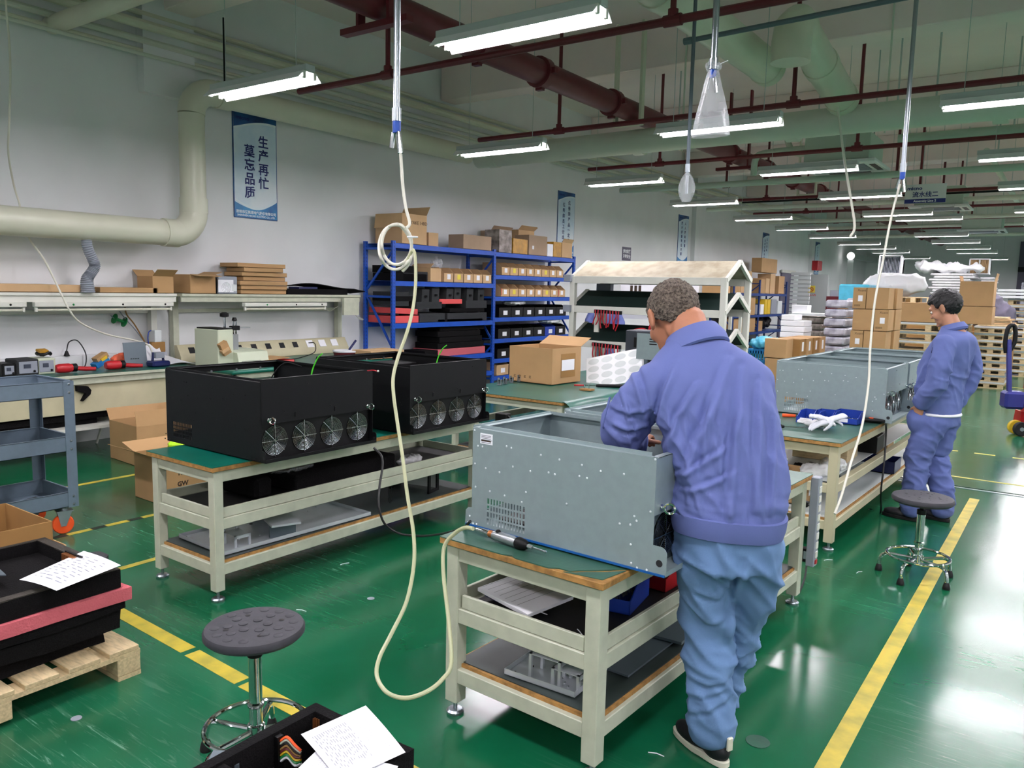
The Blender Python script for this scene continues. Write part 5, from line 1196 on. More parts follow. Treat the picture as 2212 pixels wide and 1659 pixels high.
# cable bars with red leads hung on the front
for i, (pa, pb_) in enumerate(((1285, 672, 1342, 676), (1280, 743, 1340, 750)) and (((1285, 672), (1342, 676)), ((1280, 743), (1340, 750)))):
    a, b = at(*pa, y=9.93), at(*pb_, y=9.93); t = thing('lead_rail', ['black rail of dangling red leads on the upper level of the white rack', 'black rail of dangling red leads on the lower level of the white rack'][i], 'cable rail', a)
    MB().bar((0, 0, 0), b-a, .05, .05).build('rail', 'black_plastic', t); q = b-a
    for k in range(9):
        p = q*(k+.5)/9; ln = .18+.1*random.random(); MB().tube(smoothpath([p+Vector((0, -.03, .02)), p+Vector((.02*random.random(), -.05, -.06)), p+Vector((.04*(random.random()-.5), -.04, -ln*.6)), p+Vector((.10*(random.random()-.5), -.03, -ln))], 3), .009, 6).build('red_lead', 'cable_red', t)
    MB().bar((.02, .03, -.3), (.02, .03, -.02), .07, .03).build('holder_plate', 'white_paint', t)
t = thing('cable', 'thick bent red cable in front of the lower green mat', 'cable', at(1358, 742, y=9.92)); o_ = t.location
for nm_, P_ in (('cable_run', [(1358, 742), (1362, 722), (1375, 713), (1392, 712), (1398, 722)]), ('cable_run', [(1398, 735), (1402, 715), (1408, 695), (1412, 680)])): MB().tube(smoothpath([at(*p, y=9.92)-o_ for p in P_], 4), .022, 8).build(nm_, 'cable_red', t)
# the white screen boxes below the roofs
ws = thing('notice_board', 'white sheet with printed blocks seen between the rack roofs', 'board', at(1300, 640, y=11.6)); a, b = at(1340, 640, y=11.6)-ws.location, at(1395, 600, y=11.6)-ws.location
MB().box(a.x, 0, -.35, b.x+.9, .01, b.z).build('sheet', 'paper', ws)
for k in range(2):
    for j in range(3): c = at(1361+9*j, 607+14*k, y=11.59)-ws.location; MB().box(c.x, -.004, c.z-.06, c.x+.045, 0, c.z+.03).build('printed_block', 'ink_dark', ws)
for x in (0, 1.3): MB().box(a.x+x, .012, -1.75, a.x+x+.04, .05, .3).build('stand_leg', 'white_paint', ws)
# person behind the rack
PM = thing('person', 'dark-haired person in blue half hidden behind the white rack', 'person', (at(1308, 620, y=11.38).x, 11.38, 0), R(215))
hp, HM, HC = head_parts((0, .10, 1.66), R(0), R(-25), 1.1)
body = union(hp + [limb([(0, 0, 1.4), (0, .03, 1.5), (0, .06, 1.6)], [.07, .058, .055]), stack([(0, 0, .8, .14, .1), (0, 0, 1.1, .15, .1), (0, 0, 1.38, .17, .09)])] + [limb([(s*.09, 0, .85), (s*.1, .02, .46), (s*.1, 0, .08)], [.08, .05, .04]) for s in (-1, 1)]
    + [limb([(s*.19, 0, 1.36), (s*.27, .1, 1.15), (s*.16, .3, 1.1)], [.05, .04, .03]) for s in (-1, 1)] + hand_parts((.16, .3, 1.1), (-.2, 1, 0), (0, 0, 1), 1, .6, -1) + hand_parts((-.16, .3, 1.1), (.2, 1, 0), (0, 0, 1), 1, .6, 1), .008, 4)
obj('body', body, 'skin_young', PM); make_hair(PM, HC, HM, 1.1, 'hair_black', linY, 1.17, .004, 6)
J = union([stack([(0, 0, .8, .17, .13), (0, 0, 1.0, .18, .14), (0, 0, 1.2, .195, .14), (0, 0, 1.37, .19, .12), (0, .0, 1.44, .12, .09)])] + [limb([(s*.17, 0, 1.36), (s*.26, .08, 1.18), (s*.19, .25, 1.11)], [.075, .065, .055]) for s in (-1, 1)], .013, 4)
folds(J, [(.010, (8, 8, 4, 2, 4), .82, 1.4)], 3); obj('jacket', J, 'jacket_young', PM)
obj('trousers', union([stack([(0, 0, .74, .155, .12), (0, 0, .86, .155, .12)])] + [limb([(s*.08, 0, .8), (s*.1, .02, .45), (s*.1, 0, .07)], [.1, .088, .08]) for s in (-1, 1)], .013, 4), 'trousers_young', PM)
for s in (-1, 1): shoe(PM, (s*.1, -.07, 0), (0, 1, 0), sole='black_rubber')
# ================================================================== FAR BLUE SHELVING
YC = [at(1585, 640, x=-7.6).y, at(1640, 640, x=-7.6).y, at(1698, 640, x=-7.6).y]
zf = lambda py, px=1640: at(px, py, x=-7.6).z
ZL = [zf(634), zf(680), zf(716), .3]
rack('farther blue storage rack against the left wall, half hidden by the white rack', YC, (ZL, ZL), zf(605), 'blue_rack_dark', xf=-7.6, xr=-8.25)
def far(label, px0, px1, py, h, m='carton_light', dep=.4, **k):
    y0, y1 = at(px0, 640, x=-7.6).y, at(px1, 640, x=-7.6).y
    return carton(label, (-7.62-dep, y0, py+.003), (dep, y1-y0, h), 0, m, tape=False, **k)
fb = [(1588, 1600, .45), (1601, 1612, .5), (1614, 1623, .62), (1644, 1653, .42), (1654, 1662, .45), (1664, 1674, .6), (1682, 1694, .55)]
for i, (a, b, h) in enumerate(fb): far('tan carton on the top level of the farther blue rack, %s from the left' % ORD[i], a, b, ZL[0], h, 'carton_light' if i % 3 else 'carton', group='cartons on the farther blue rack top')
far('large tan carton at the very top of the farther blue rack', 1643, 1676, ZL[0]+.62, .42, 'carton', .3)
for i, (a, b, h, m) in enumerate(((1589, 1600, .35, 'carton_light'), (1602, 1618, .45, 'carton'), (1620, 1634, .5, 'carton'), (1646, 1653, .3, 'epe_white'), (1655, 1660, .45, 'yellow'), (1661, 1667, .45, 'yellow'), (1669, 1680, .45, 'grey_plastic'), (1683, 1692, .4, 'panel_white'))):
    far('%s item from the left on the farther blue rack, second level, %s' % (ORD[i], {'carton_light': 'light tan carton', 'carton': 'tan carton', 'epe_white': 'white roll box', 'yellow': 'yellow binder', 'grey_plastic': 'grey file box', 'panel_white': 'pale file box'}[m]), a, b, ZL[1], h, m)
for i, (a, b, h) in enumerate(((1590, 1602, .4), (1604, 1622, .42), (1623, 1636, .45), (1643, 1652, .3))): far('tan carton on the third level of the farther blue rack, %s from the left' % ORD[i], a, b, ZL[2], h, 'carton', group='cartons on the third level of the farther blue rack')
clump('black_bag', 'heap of black plastic bags on the farther blue rack', 'bag', [ell((0, 0, 0), (.18, .6, .16)), ell((0, .3, .08), (.16, .35, .12)), ell((0, -.4, .08), (.15, .3, .16))], 'black_plastic', (-7.92, (YC[1]+YC[2])/2, ZL[2]+.2), .035, [(.05, (6, 6, 6, 0, 0), -2, 2)])
carton('tan carton on the white ledge inside the A-frame rack', tuple(at(1516, 637, y=11.3)), (.32, .3, .19), 0, 'carton')
sf = thing('ledge_table', 'white ledge behind the A-frame rack carrying a tan carton', 'table', (at(1505, 637, y=11.3).x, 11.2, 0)); MB().box(0, 0, at(1516, 637, y=11.3).z-.03, .6, .5, at(1516, 637, y=11.3).z-.003).build('top', 'white_paint', sf)
for x in (.02, .54): 
    for y in (.02, .44): MB().box(x, y, 0, x+.04, y+.04, at(1516, 637, y=11.3).z-.03).build('leg', 'white_paint', sf)
# door standing open and its opening
c0, c1 = at(1722, 700, x=XL), at(1790, 700, x=XL)
dr = thing('door_leaf', 'pale grey steel door standing open with a yellow warning sign', 'door', (at(1722, 640, y=29.0).x, 29.0, 0)); dw = at(1787, 640, y=29.0).x-dr.location.x; dz = at(1750, 593, y=29.0).z
MB().box(0, 0, .02, dw, .05, dz).build('leaf', 'door_grey', dr, bevel=.004); q = at(1746, 617, y=28.99)-Vector(dr.location); q2 = at(1760, 632, y=28.99)-Vector(dr.location)
MB().box(q.x, -.01, q2.z, q2.x, 0, q.z).build('warning_sign', 'yellow_sign', dr)
MB().tube([(q.x*.5+q2.x*.5+.07*math.cos(a), -.014, q.z*.45+q2.z*.55+.07*math.sin(a)) for a in [2*math.pi*j/16 for j in range(16)]], .01, 6, closed=True).build('no_entry_ring', 'cable_red', dr)
MB().bar((q.x*.5+q2.x*.5-.05, -.014, q.z*.45+q2.z*.55+.05), (q.x*.5+q2.x*.5+.05, -.014, q.z*.45+q2.z*.55-.05), .015).build('no_entry_bar', 'cable_red', dr)
text('禁止入内', .08, 'label_red', dr, ((q.x+q2.x)/2, -.006, q2.z-.09), (R(90), 0, 0), bold=.02)
MB().ball((dw-.12, -.03, 1.05), .04, 8).build('handle', 'zinc', dr)
t = struct(MB().box(XL, 27.7, 0, XL+.06, 29.1, 2.45), 'door_1', 'far_grey')
MB().box(.06, 27.6, 2.45, .10, 29.2, 2.55).build('door_frame', 'white_paint', t).location = (XL, 0, 0)
t = thing('shutter_slats', 'stack of white slatted panels between the blue rack and the grey door', 'panel', (at(1702, 700, y=26.5).x, 26.5, 0)); 
for k in range(12): MB().box(0, 0, .9+.13*k, .62, .06, 1.0+.13*k).build('slat', 'panel_white', t)
MB().box(0, .0, 0, .62, .06, .9).build('lower_panel', 'panel_white', t)
t = thing('wall_lamp', 'round glowing wall lamp on the far left wall', 'light', at(1838, 553, y=36)); MB().ball((0, 0, 0), .16, 12).build('globe', 'globe_on', t); MB().box(-.12, 0, -1.3, .12, .03, -.15).build('long_notice', 'panel_white', t); MB().box(-.1, .03, -.1, .1, 4.9, .1).build('bracket', 'batten', t)
# ================================================================== STACKS IN THE BACKGROUND
def pal(name, label, loc, size, rz=0, lumber=True, cat='pallet', group=None):
    w, d, h = size; t = thing(name, label, cat, loc, rz, group)
    n_ = max(3, int(w/.13)); bw = w/n_*.82
    for j in range(3): MB().box(0, (d-.1)*j/2, 0, w, (d-.1)*j/2+.1, .02).build('bottom_board', 'pine', t) if j != 1 else None
    bl = MB().box(0, 0, 0, .1, .1, h-.06)
    o1 = None
    for x in (0, (w-.1)/2, w-.1):
        for y in (0, (d-.1)/2, d-.1):
            if o1 is None: o1 = bl.build('block', 'pine', t, (x, y, .02), bevel=.003)
            else: inst(o1, 'block', t, (x, y, .02))
    for x in (0, (w-.1)/2, w-.1): MB().box(x, 0, h-.04, x+.1, d, h-.02).build('stringer_board', 'pine', t)
    dk = MB().box(0, 0, h-.02, w, d/7*.8, h).build('deck_board', 'pine', t, bevel=.002)
    for k in range(1, 7): inst(dk, 'deck_board', t, (0, d/7*k*(1+.028), 0))
    return t
# tall stack of cartons (its own pallet), px 1832-1930
yS = 13.4; b0 = at(1834, 760, y=yS); bw = at(1912, 760, y=yS).x-b0.x
pal('pallet', 'pallet under the tall carton stack', (b0.x-.03, yS-.02, 0), (bw+.12, 1.0, .14))
hh = (at(1840, 620, y=yS).z-.145)/5.0; k = 0
for r_ in range(5):
    z0 = .145+hh*r_
    ws_ = (.38, .62) if r_ % 2 == 0 else (.6, .4)
    for c in range(2):
        x0 = b0.x + (0 if c == 0 else bw*ws_[0]); ww = bw*ws_[c]-.01
        k += 1; lb = ww < bw*.45
        t = carton('carton in the tall stack on a pallet, front face, %s layer from the floor, %s' % (ORD[r_], 'left' if c == 0 else 'right'), (x0+.02*((r_*3) % 2), yS, z0), (ww, .45, hh-.006), 0, 'carton', lab=('s', ww*.4, hh*.35, ww*.75, hh*.62) if lb else None, marks='s' if lb else False)
        if lb: text('Xuant', .05, 'ink_dark', t, (ww*.65, -.001, hh*.85), (R(90), 0, 0))
    t = carton('carton in the tall stack on a pallet, behind the front ones, %s layer' % ORD[r_], (b0.x+.05, yS+.46, z0), (bw-.02, .5, hh-.006), 0, 'carton')
# grey wrapped bundles, px 1778-1832
def wrapstack(label, pxa, pxb, y, n_, ztop, d, m, z0=.14, rz=0, name='wrapped_bundle'):
    x0, x1 = at(pxa, 700, y=y).x, at(pxb, 700, y=y).x; h = (ztop-z0)/n_; w = x1-x0
    for k in range(n_):
        t = MB().grid(lambda u, v: (0, 0, 0), 1, 1); t = MB(); jx = .03*(random.random()-.5)
        t.box(.0, 0, 0, w, d, h*.86)
        o = t.build(name, m, None, (x0+jx, y+.02*random.random(), z0+h*k), bevel=min(.03, h*.3)); o['label'] = label % (ORD[k] if k < 12 else 'topmost'); o['category'] = 'bundle'; o['group'] = label.split(',')[0]
pal('pallet', 'pallet under the left column of grey film-wrapped bundles', (at(1778, 700, y=15).x-.02, 15, 0), (.62, 1.0, .14))
wrapstack('grey film-wrapped flat bundle in the stack left of the tall cartons, %s from the bottom', 1779, 1826, 15.0, 9, at(1800, 645, y=15.0).z, .9, 'wrapped_grey')
pal('pallet', 'pallet under the right column of grey film-wrapped bundles', (at(1830, 700, y=16.2).x-.02, 16.2, 0), (.62, 1.0, .14))
wrapstack('grey film-wrapped flat bundle behind the tall cartons, %s from the bottom', 1826, 1850, 16.2, 8, at(1840, 641, y=16.2).z, .8, 'wrapped_grey')
pal('pallet', 'pallet under the brownish wrapped bundles by the white foam', (at(1712, 700, y=17).x-.02, 17, 0), (.85, 1.0, .14))
wrapstack('brownish wrapped bundle right of the white foam blocks, %s from the bottom', 1714, 1776, 17.0, 8, at(1740, 682, y=17.0).z, .9, 'wrapped_brown')
p_ = at(1693, 678, y=16.4); pl_ = thing('foam_board', 'white foam board lying across the wrapped bundles', 'foam', (p_.x, 16.95, at(1740, 682, y=17.0).z+.004)); MB().box(0, 0, 0, .95, .6, .05).build('board', 'epe_white', pl_, bevel=.003)
# white foam blocks
p_ = at(1684, 728, y=14.6); n0 = at(1684, 690, y=14.6).z
x1 = at(1737, 700, y=14.6).x
tb_ = thing('side_table', 'low crate stand under the white foam blocks', 'stand', (p_.x, 14.6, 0)); MB().box(0, 0, 0, x1-p_.x, .5, p_.z-.003).build('crate', 'carton', tb_)
for k in range(4): t = thing('foam_block', 'white foam block in the pile right of the farther blue rack, %s from the bottom' % ORD[k], 'foam', (p_.x+.01*(k % 2), 14.6, p_.z+(n0-p_.z)/3*k*.98), 0, 'white foam blocks'); MB().box(0, 0, 0, (x1-p_.x)*(1 if k < 3 else .55), .5, (n0-p_.z)/3-.01).build('block', 'epe_white', t, bevel=.006)
p_ = at(1711, 677, y=17.1); t = thing('foam_block', 'small white foam block standing on the foam board', 'foam', (p_.x, 17.05, at(1740, 682, y=17.0).z+.056)); MB().box(0, 0, 0, .32, .3, .16).build('block', 'epe_white', t, bevel=.004)
# carton pile px 1650-1740, rows 725-830
xA, xB = at(1655, 780, y=12.6).x, at(1702, 780, y=12.6).x; w_ = xB-xA
hz = [at(1660, p, y=12.6).z for p in (832, 790, 745, 727)]
for r_, (za, zb) in enumerate(((0.0, .34), (.345, .69), (.695, 1.0))):
    carton('carton of the knee-high pile behind the grey-haired person, front column, %s from the floor' % ORD[r_], (xA-.02*r_, 12.6, za+.002), (w_, .36, zb-za-.004), 0, 'carton')
for c in range(5):
    for r_ in range(3 if c < 4 else 2):
        za = .345*r_; carton('labelled tan carton, %s behind the front column of the knee-high pile, %s layer' % (ORD[c], ORD[r_]), (xA+.02, 12.98+.33*c, za+.002), (w_+.05+.02*c, .32, .335 if r_ < 2 else .3), 0, 'carton' if (c+r_) % 2 else 'carton_dark', lab=('e', .1, .1, .2, .25), tape=False)
# blue crate + cyan bag left of it
p_ = at(1640, 760, y=13.2); bc = thing('plastic_crate', 'bright blue crate under a cyan plastic bag', 'crate', (p_.x-.2, 13.2, 0)); q = MB(); 
for k in range(9): q.box(.045*k, 0, .05, .045*k+.02, .01, .75)
q.box(0, 0, .7, .4, .4, .78); q.box(0, .01, 0, .4, .4, .6); q.build('body', 'poster_blue', bc)
clump('plastic_bag', 'cyan plastic bag heaped on the bright blue crate', 'bag', [ell((0, 0, 0), (.24, .2, .12)), ell((.15, 0, .02), (.15, .15, .09))], 'cyan_film', (p_.x+.02, 13.4, .865), .02, [(.03, (9, 9, 9, 0, 0), -1, 1)])
# pallets with grey panels, behind the younger man
def panelstack(label, pxa, pxb, y, n_, z0, z1, d, bottoms=True, pm='panel_white'):
    x0, x1 = at(pxa, 700, y=y).x, at(pxb, 700, y=y).x; w = x1-x0; h = (z1-z0)/n_
    for k in range(n_):
        t = pal('pallet', label % ORD[k], (x0+.01*(k % 2), y, z0+h*k), (w, d, h-.035)); 
        MB().box(-.01, -.01, h-.035, w+.01, d, h-.003).build('sheet_metal_panel', 'galv' if k % 2 else pm, t)
panelstack('pallet topped with grey panels behind the younger man, %s from the floor', 1927, 2088, 16.6, 7, .001, at(2000, 697, y=16.6).z, 1.0)
bxl = carton('long tan carton with a row of dark stamps lying on the panel pallets', (at(1926, 700, y=16.6).x, 16.6, at(2000, 697, y=16.6).z+.004), (at(2020, 700, y=16.6).x-at(1926, 700, y=16.6).x, .8, at(1990, 655, y=16.6).z-at(1990, 697, y=16.6).z), 0, 'carton')
for k in range(5): MB().box(.05, -.001, .05+.065*k, .11, 0, .09+.065*k).build('printed_stamp', 'ink_dark', bxl)
x2 = at(2066, 700, y=16.6).x; zt = at(2000, 697, y=16.6).z+.004
carton('tan carton directly behind the younger man\'s neck, lower of two', (x2, 16.6, zt), (.55, .6, .32), 0, 'carton'); carton('tan carton with raised flap behind the younger man\'s head, upper one', (x2, 16.62, zt+.325), (.54, .55, .45), 0, 'carton', flaps=[('e', 80, .15), ('w', 80, .1)])
panelstack('stacked crate with pale panels at right behind the younger man, %s from the floor', 2106, 2180, 17.5, 9, .001, at(2140, 705, y=17.5).z, 1.1)
for k in range(5): t = thing('plywood_sheet', 'thin plywood sheet on the right crate stack, %s from the bottom' % ORD[k], 'board', (at(2112+3*(k % 2), 700, y=17.6).x, 17.6, at(2140, 705, y=17.5).z+.004+.035*k), R(2*(k % 3-1)), 'plywood sheets on the right crate stack'); MB().box(0, 0, 0, .6-.03*k, .8, .03).build('sheet', 'carton_light' if k % 2 else 'pine', t)
panelstack('pallet with pale panels at the far right edge, %s from the floor', 2172, 2262, 20.7, 12, .001, at(2190, 645, y=20.5).z, 1.1)
for k in range(3): t = thing('long_panel', 'long pale panel lying across the far right stacks, %s from the bottom' % ORD[k], 'panel', (at(2128+12*k, 650, y=20.4).x, 20.55, at(2190, 645, y=20.5).z+.01+.07*k), 0, 'long pale panels'); MB().box(0, 0, 0, 2.6, .9, .05).build('panel', 'panel_white', t, bevel=.002)
pc = carton('pale crate standing beyond the panel pallets, left part', (at(1935, 650, y=19.5).x, 19.5, .0), (1.6, .9, at(1950, 655, y=19.5).z), 0, 'carton_dark'); 
t = pal('pallet', 'pale pallet on the crate left of the younger man\'s head', (at(1930, 650, y=19.4).x, 19.5, at(1950, 655, y=19.5).z+.003), (.75, .8, .14))
t = thing('plastic_crate', 'dark blue and cyan plastic sheets on the crate behind the younger man', 'crate', (at(1985, 650, y=19.5).x, 19.55, at(1950, 655, y=19.5).z+.003)); t.location.x += .2; MB().box(0, 0, 0, .55, .5, .09).build('cyan_sheet', 'poster_blue', t, bevel=.02); MB().box(-.02, 0, .092, .5, .5, .19).build('blue_sheet', 'navy', t, bevel=.02)
# blue wrapped carton and white wrapped pieces, far
z0_ = at(1840, 655, y=20.5).z; t = thing('wrapped_crate', 'carton wrapped in cyan film left of the tall carton stack, on a crate', 'crate', (at(1811, 640, y=20.5).x, 20.5, 0)); w_ = at(1876, 640, y=20.5).x-t.location.x
MB().box(0, 0, at(1840, 650, y=20.5).z, w_, 1, at(1840, 614, y=20.5).z).build('film_wrap', 'cyan_film', t, bevel=.03); MB().box(0, .02, 0, w_, 1, at(1840, 650, y=20.5).z-.002).build('lower_crate', 'carton_dark', t)
def whitestack(label, pxa, pxb, pya, pyb, y, n_, m='film_dense', d=1.2, base=True, name='wrapped_board'):
    a, b = at(pxa, pyb, y=y), at(pxb, pya, y=y); h = (b.z-a.z)/n_
    if base: t = thing('crate', 'crate base under the %s' % label.split(',')[0].replace('%s', 'first'), 'crate', (a.x+.05, y+.1, 0)); MB().box(0, 0, 0, b.x-a.x-.1, d-.2, a.z-.004).build('box', 'carton_dark', t)
    for k in range(n_):
        j = .06*math.sin(k*2.3); t = thing(name, label % ORD[k], 'panel', (a.x+j, y, a.z+h*k), 0, label.split(',')[0]); MB().box(0, 0, 0, b.x-a.x-abs(j), d, h*.88).build('panel', m, t, bevel=min(.04, h*.3))
whitestack('white foam-wrapped sheet in the big far stack, %s from the bottom', 2008, 2108, 590, 636, 24.0, 8)
whitestack('white foam-wrapped sheet in the right part of the far stack, %s from the bottom', 2112, 2150, 598, 632, 24.4, 5)
clump('plastic_film_heap', 'crumpled white plastic film on top of the far white stack', 'film', [ell((0, 0, 0), (.8, .35, .1)), ell((-.5, 0, .08), (.3, .25, .12)), ell((.4, 0, .06), (.3, .25, .08))], 'epe_white', tuple(at(2050, 586, y=24.4)+Vector((0, 0, .07))), .06, [(.12, (3, 3, 3, 0, 0), -2, 2)])
def fanbox(label, pxa, pxb, pya, pyb, y, tilt=0, n_=1):
    a, b = at(pxa, pyb, y=y), at(pxb, pya, y=y); w, h = b.x-a.x, b.z-a.z; t = thing('evaporator_unit', label, 'unit', (a.x, y, a.z)); t.rotation_euler = (tilt, 0, 0); t.location.z -= .09 if n_ == 2 else 0
    q = MB(); e = .06*w; q.box(0, 0, 0, w, .5, e); q.box(0, 0, h-e, w, .5, h); q.box(0, 0, e, e, .5, h-e); q.box(w-e, 0, e, w, .5, h-e); q.box(0, .3, e, w, .5, h-e)
    for c in range(1, n_): q.box(w*c/n_-e/2, 0, e, w*c/n_+e/2, .5, h-e)
    q.build('housing', 'epe_white', t, bevel=.01)
    for k in range(14): MB().box(e+(w-2*e)*k/14, .1, e, e+(w-2*e)*k/14+.02, .3, h-e).build('louver', 'grey_plastic' if n_ == 1 else 'carton_light', t)
    return t
fanbox('white ventilation unit hanging tilted under film at the far end, left one', 1895, 1948, 549, 592, 26, R(-12)); fanbox('white double window unit at the far end on the white stack', 2092, 2140, 551, 585, 24.8, 0, 2)
st = thing('unit_stand', 'white stand below the tilted ventilation unit at the far end', 'stand', (at(1880, 640, y=26).x, 26, 0)); q = at(1950, 592, y=26); 
MB().box(0, .0, q.z-.75, q.x-st.location.x, .5, q.z-.1).build('cabinet', 'panel_white', st, bevel=.01); MB().box(.1, .0, 0, .2, .4, q.z-.75).build('leg', 'panel_white', st); MB().box(1.0, .0, 0, 1.1, .4, q.z-.75).build('leg', 'panel_white', st)
MB().bar((.1, .3, q.z-.1), (.1, .3, q.z-.02), .04).build('bracket', 'panel_white', st)
clump('wrapped_machine', 'rounded machine under white film behind the tall carton stack', 'machine', [ell((0, 0, 0), (.75, .4, .28)), ell((.35, 0, .05), (.4, .35, .26)), ell((-.3, 0, .03), (.4, .35, .25))], 'epe_white', tuple(at(1932, 617, y=22)), .05, [(.05, (3, 3, 5, 0, 0), -2, 2)])
t = thing('crate', 'crate under the rounded white-wrapped machine', 'crate', (at(1932, 617, y=22).x-.6, 21.7, 0)); MB().box(0, 0, 0, 1.2, .7, at(1932, 633, y=22).z-.12).build('box', 'carton_dark', t)
t = thing('red_crates', 'dark red low shelving far left of the tall carton stack', 'shelving', (at(1785, 640, y=27).x, 27, 0)); MB().box(0, 0, 0, 1.9, .6, at(1790, 640, y=27).z).build('base', 'red_pipe', t); 
for k in range(5): MB().box(.1+.33*k, .05, at(1790, 640, y=27).z, .36+.33*k, .5, at(1790, 640, y=27).z+.2+.1*(k % 2)).build('box', 'carton_grey' if k % 2 else 'grey_plastic', t)
# fire alarm box on far pilaster
t = thing('fire_hydrant_box', 'red box on the far left wall beside the fifth poster', 'box', at(1757, 574, x=XL+.1)); MB().box(0.02, -.3, -.18, .25, .3, .18).build('box', 'red', t, bevel=.02)
# dark opening on the back wall
struct(MB().box(1.0-3.2, YF-.12, 0.0, 8, YF-.01, 4.2), 'window_1', 'far_grey')
struct(MB().box(1.0-3.2, YF-.2, 2.9, 8, YF-.12, 3.1), 'trim_%d' % (n+1), 'dark_opening')
for k in range(7): t = thing('far_rack_panel', 'pale purple-grey sheeted rack near the back wall, %s from the left' % ORD[k], 'rack', (-1.9+1.4*k, 38.5, 0), 0, 'sheeted racks near the back wall'); MB().box(0, 0, 0, 1.3, .6, 2.4+.15*(k % 2)).build('sheeted_front', 'far_grey' if k % 2 else 'wrapped_grey', t, bevel=.02)
# unclear grey-blue shape far right between stacks, built as a draped bundle
clump('grey_sack', 'grey draped bundle with light blue cloth between the stacks at the right', 'sack', [ell((0, 0, 0), (.35, .3, .4)), ell((.3, 0, -.15), (.25, .25, .3)), ell((-.1, 0, .3), (.25, .2, .15))], 'far_grey', tuple(at(2128, 668, y=18.9)), .04, [(.04, (5, 5, 5, 0, 0), -2, 2)])
t = thing('crate', 'crate under the grey draped bundle', 'crate', (at(2128, 668, y=18.9).x-.45, 18.65, 0)); MB().box(0, 0, 0, 1.0, .6, at(2128, 668, y=18.9).z-.47).build('box', 'carton_dark', t)
# ------------------------------------------------------------------ pallet truck at the right edge
pj = thing('pallet_truck', 'red and dark blue hand pallet truck with black tipped handle at the right edge', 'pallet truck', at(2188, 940, z=0)); g = at(2188, 940, z=0)
A_ = at(2186, 700, d=(g-EYE).dot(FWD)); hd = at(2188, 725, d=(g-EYE).dot(FWD))-g; lo = at(2180, 860, d=(g-EYE).dot(FWD))-g
MB().bar(lo, hd+Vector((0, 0, -.05)), .05, .05).build('draw_bar', 'blue_jack', pj, bevel=.006)
MB().tube(smoothpath([hd+Vector((-.02, 0, -.22)), hd+Vector((-.04, 0, -.08)), hd+Vector((-.02, 0, .1)), hd+Vector((.05, 0, .12)), hd+Vector((.07, 0, -.06)), hd+Vector((.02, 0, -.2))], 4), .026, 10).build('handle_grip', 'black_plastic', pj)
MB().obox(lo+Vector((.06, .05, -.02)), (.24, .2, .22)).build('pump_body', 'blue_jack', pj, bevel=.03)
for dy in (-.06, .1):
    w1 = MB(); Mx = Matrix.Rotation(R(90), 3, 'X'); w1.lathe([(.03, -.03), (.082, -.03), (.09, -.02), (.09, .02), (.082, .03), (.03, .03)], (.06, dy, .092), 24, M=Mx); o = w1.build('steer_wheel', 'yellow' if dy > 0 else 'black_rubber', pj); MB().cyl((.06, dy-.035, .092), (.06, dy+.035, .092), .025, 12).build('hub', 'zinc', o)
fr = MB(); fr.prism([(.1, .1), (1.2, .06), (1.2, .14), (.3, .22), (.12, .30)], .12, .3, 'y'); fr.prism([(.3, .1), (1.2, .06), (1.2, .14), (.3, .22)], -.35, -.2, 'y'); fr.box(.18, -.3, .16, .38, .3, .42); fr.build('fork_frame', 'red_jack', pj, bevel=.008)
pj.rotation_euler = (0, 0, R(25))
pj2 = thing('pallet_truck', 'second red hand pallet truck, partly cut off at the right edge', 'pallet truck', at(2225, 850, z=0)); fr = MB(); fr.box(-.1, -.25, .1, .2, .25, .45); fr.bar((0, 0, .4), (-.12, .1, .95), .05); fr.bar((-.1, 0, .5), (.1, 0, 1.1), .06, .08); fr.build('frame', 'red_jack', pj2, bevel=.01); MB().lathe([(.03, -.03), (.09, -.03), (.09, .03), (.03, .03)], (0, -.2, .09), 20, M=Matrix.Rotation(R(90), 3, 'X')).build('wheel', 'black_rubber', pj2)
# ================================================================== SERVICE TROLLEY AT FAR LEFT
ct = thing('service_trolley', 'grey three tray steel trolley on orange wheeled castors at far left', 'trolley', (-5.37, 2.545, 0)); ct_w, ct_l = .5, 1.0
def tray(z, hh, nm):
    q = MB(); e = .004; w, l = ct_w, ct_l
    q.box(-w, -l, z-hh, 0, 0, z-hh+e)
    for a in ((-w, -l, 0, -l+e), (-w, -e, 0, 0), (-w, -l, -w+e, 0), (-e, -l, 0, 0)): q.box(a[0], a[1], z-hh, a[2], a[3], z)
    for a in ((-w, -l, 0, -l+.014), (-w, -.014, 0, 0), (-w, -l, -w+.014, 0), (-.014, -l, 0, 0)): q.box(a[0], a[1], z-.003, a[2], a[3], z+.002)
    o = q.build(nm, 'grey_cart', ct, smooth=False); return o
for z in (1.03, .66, .285): tray(z, .10, 'tray')
for x, y, sx, sy_ in ((0, 0, -1, -1), (-ct_w, 0, 1, -1), (0, -ct_l, -1, 1), (-ct_w, -ct_l, 1, 1)):
    q = MB(); e = .003; a = .062; q.box(x-(e if sx < 0 else 0)*0, y, .18, x+sx*.004+(-sx)*.008, y+sy_*a, 1.03); q.box(x+(-sx)*.004, y+(-sy_)*.004, .18, x+sx*a*.7, y, 1.03); q.build('corner_post', 'grey_cart', ct, smooth=False)
for z in (1.01, .955, .63, .575, .255, .2):
    MB().ball((.0045, -.028, z), .009, 8, sq=(.6, 1, 1)).build('bolt', 'zinc', ct)
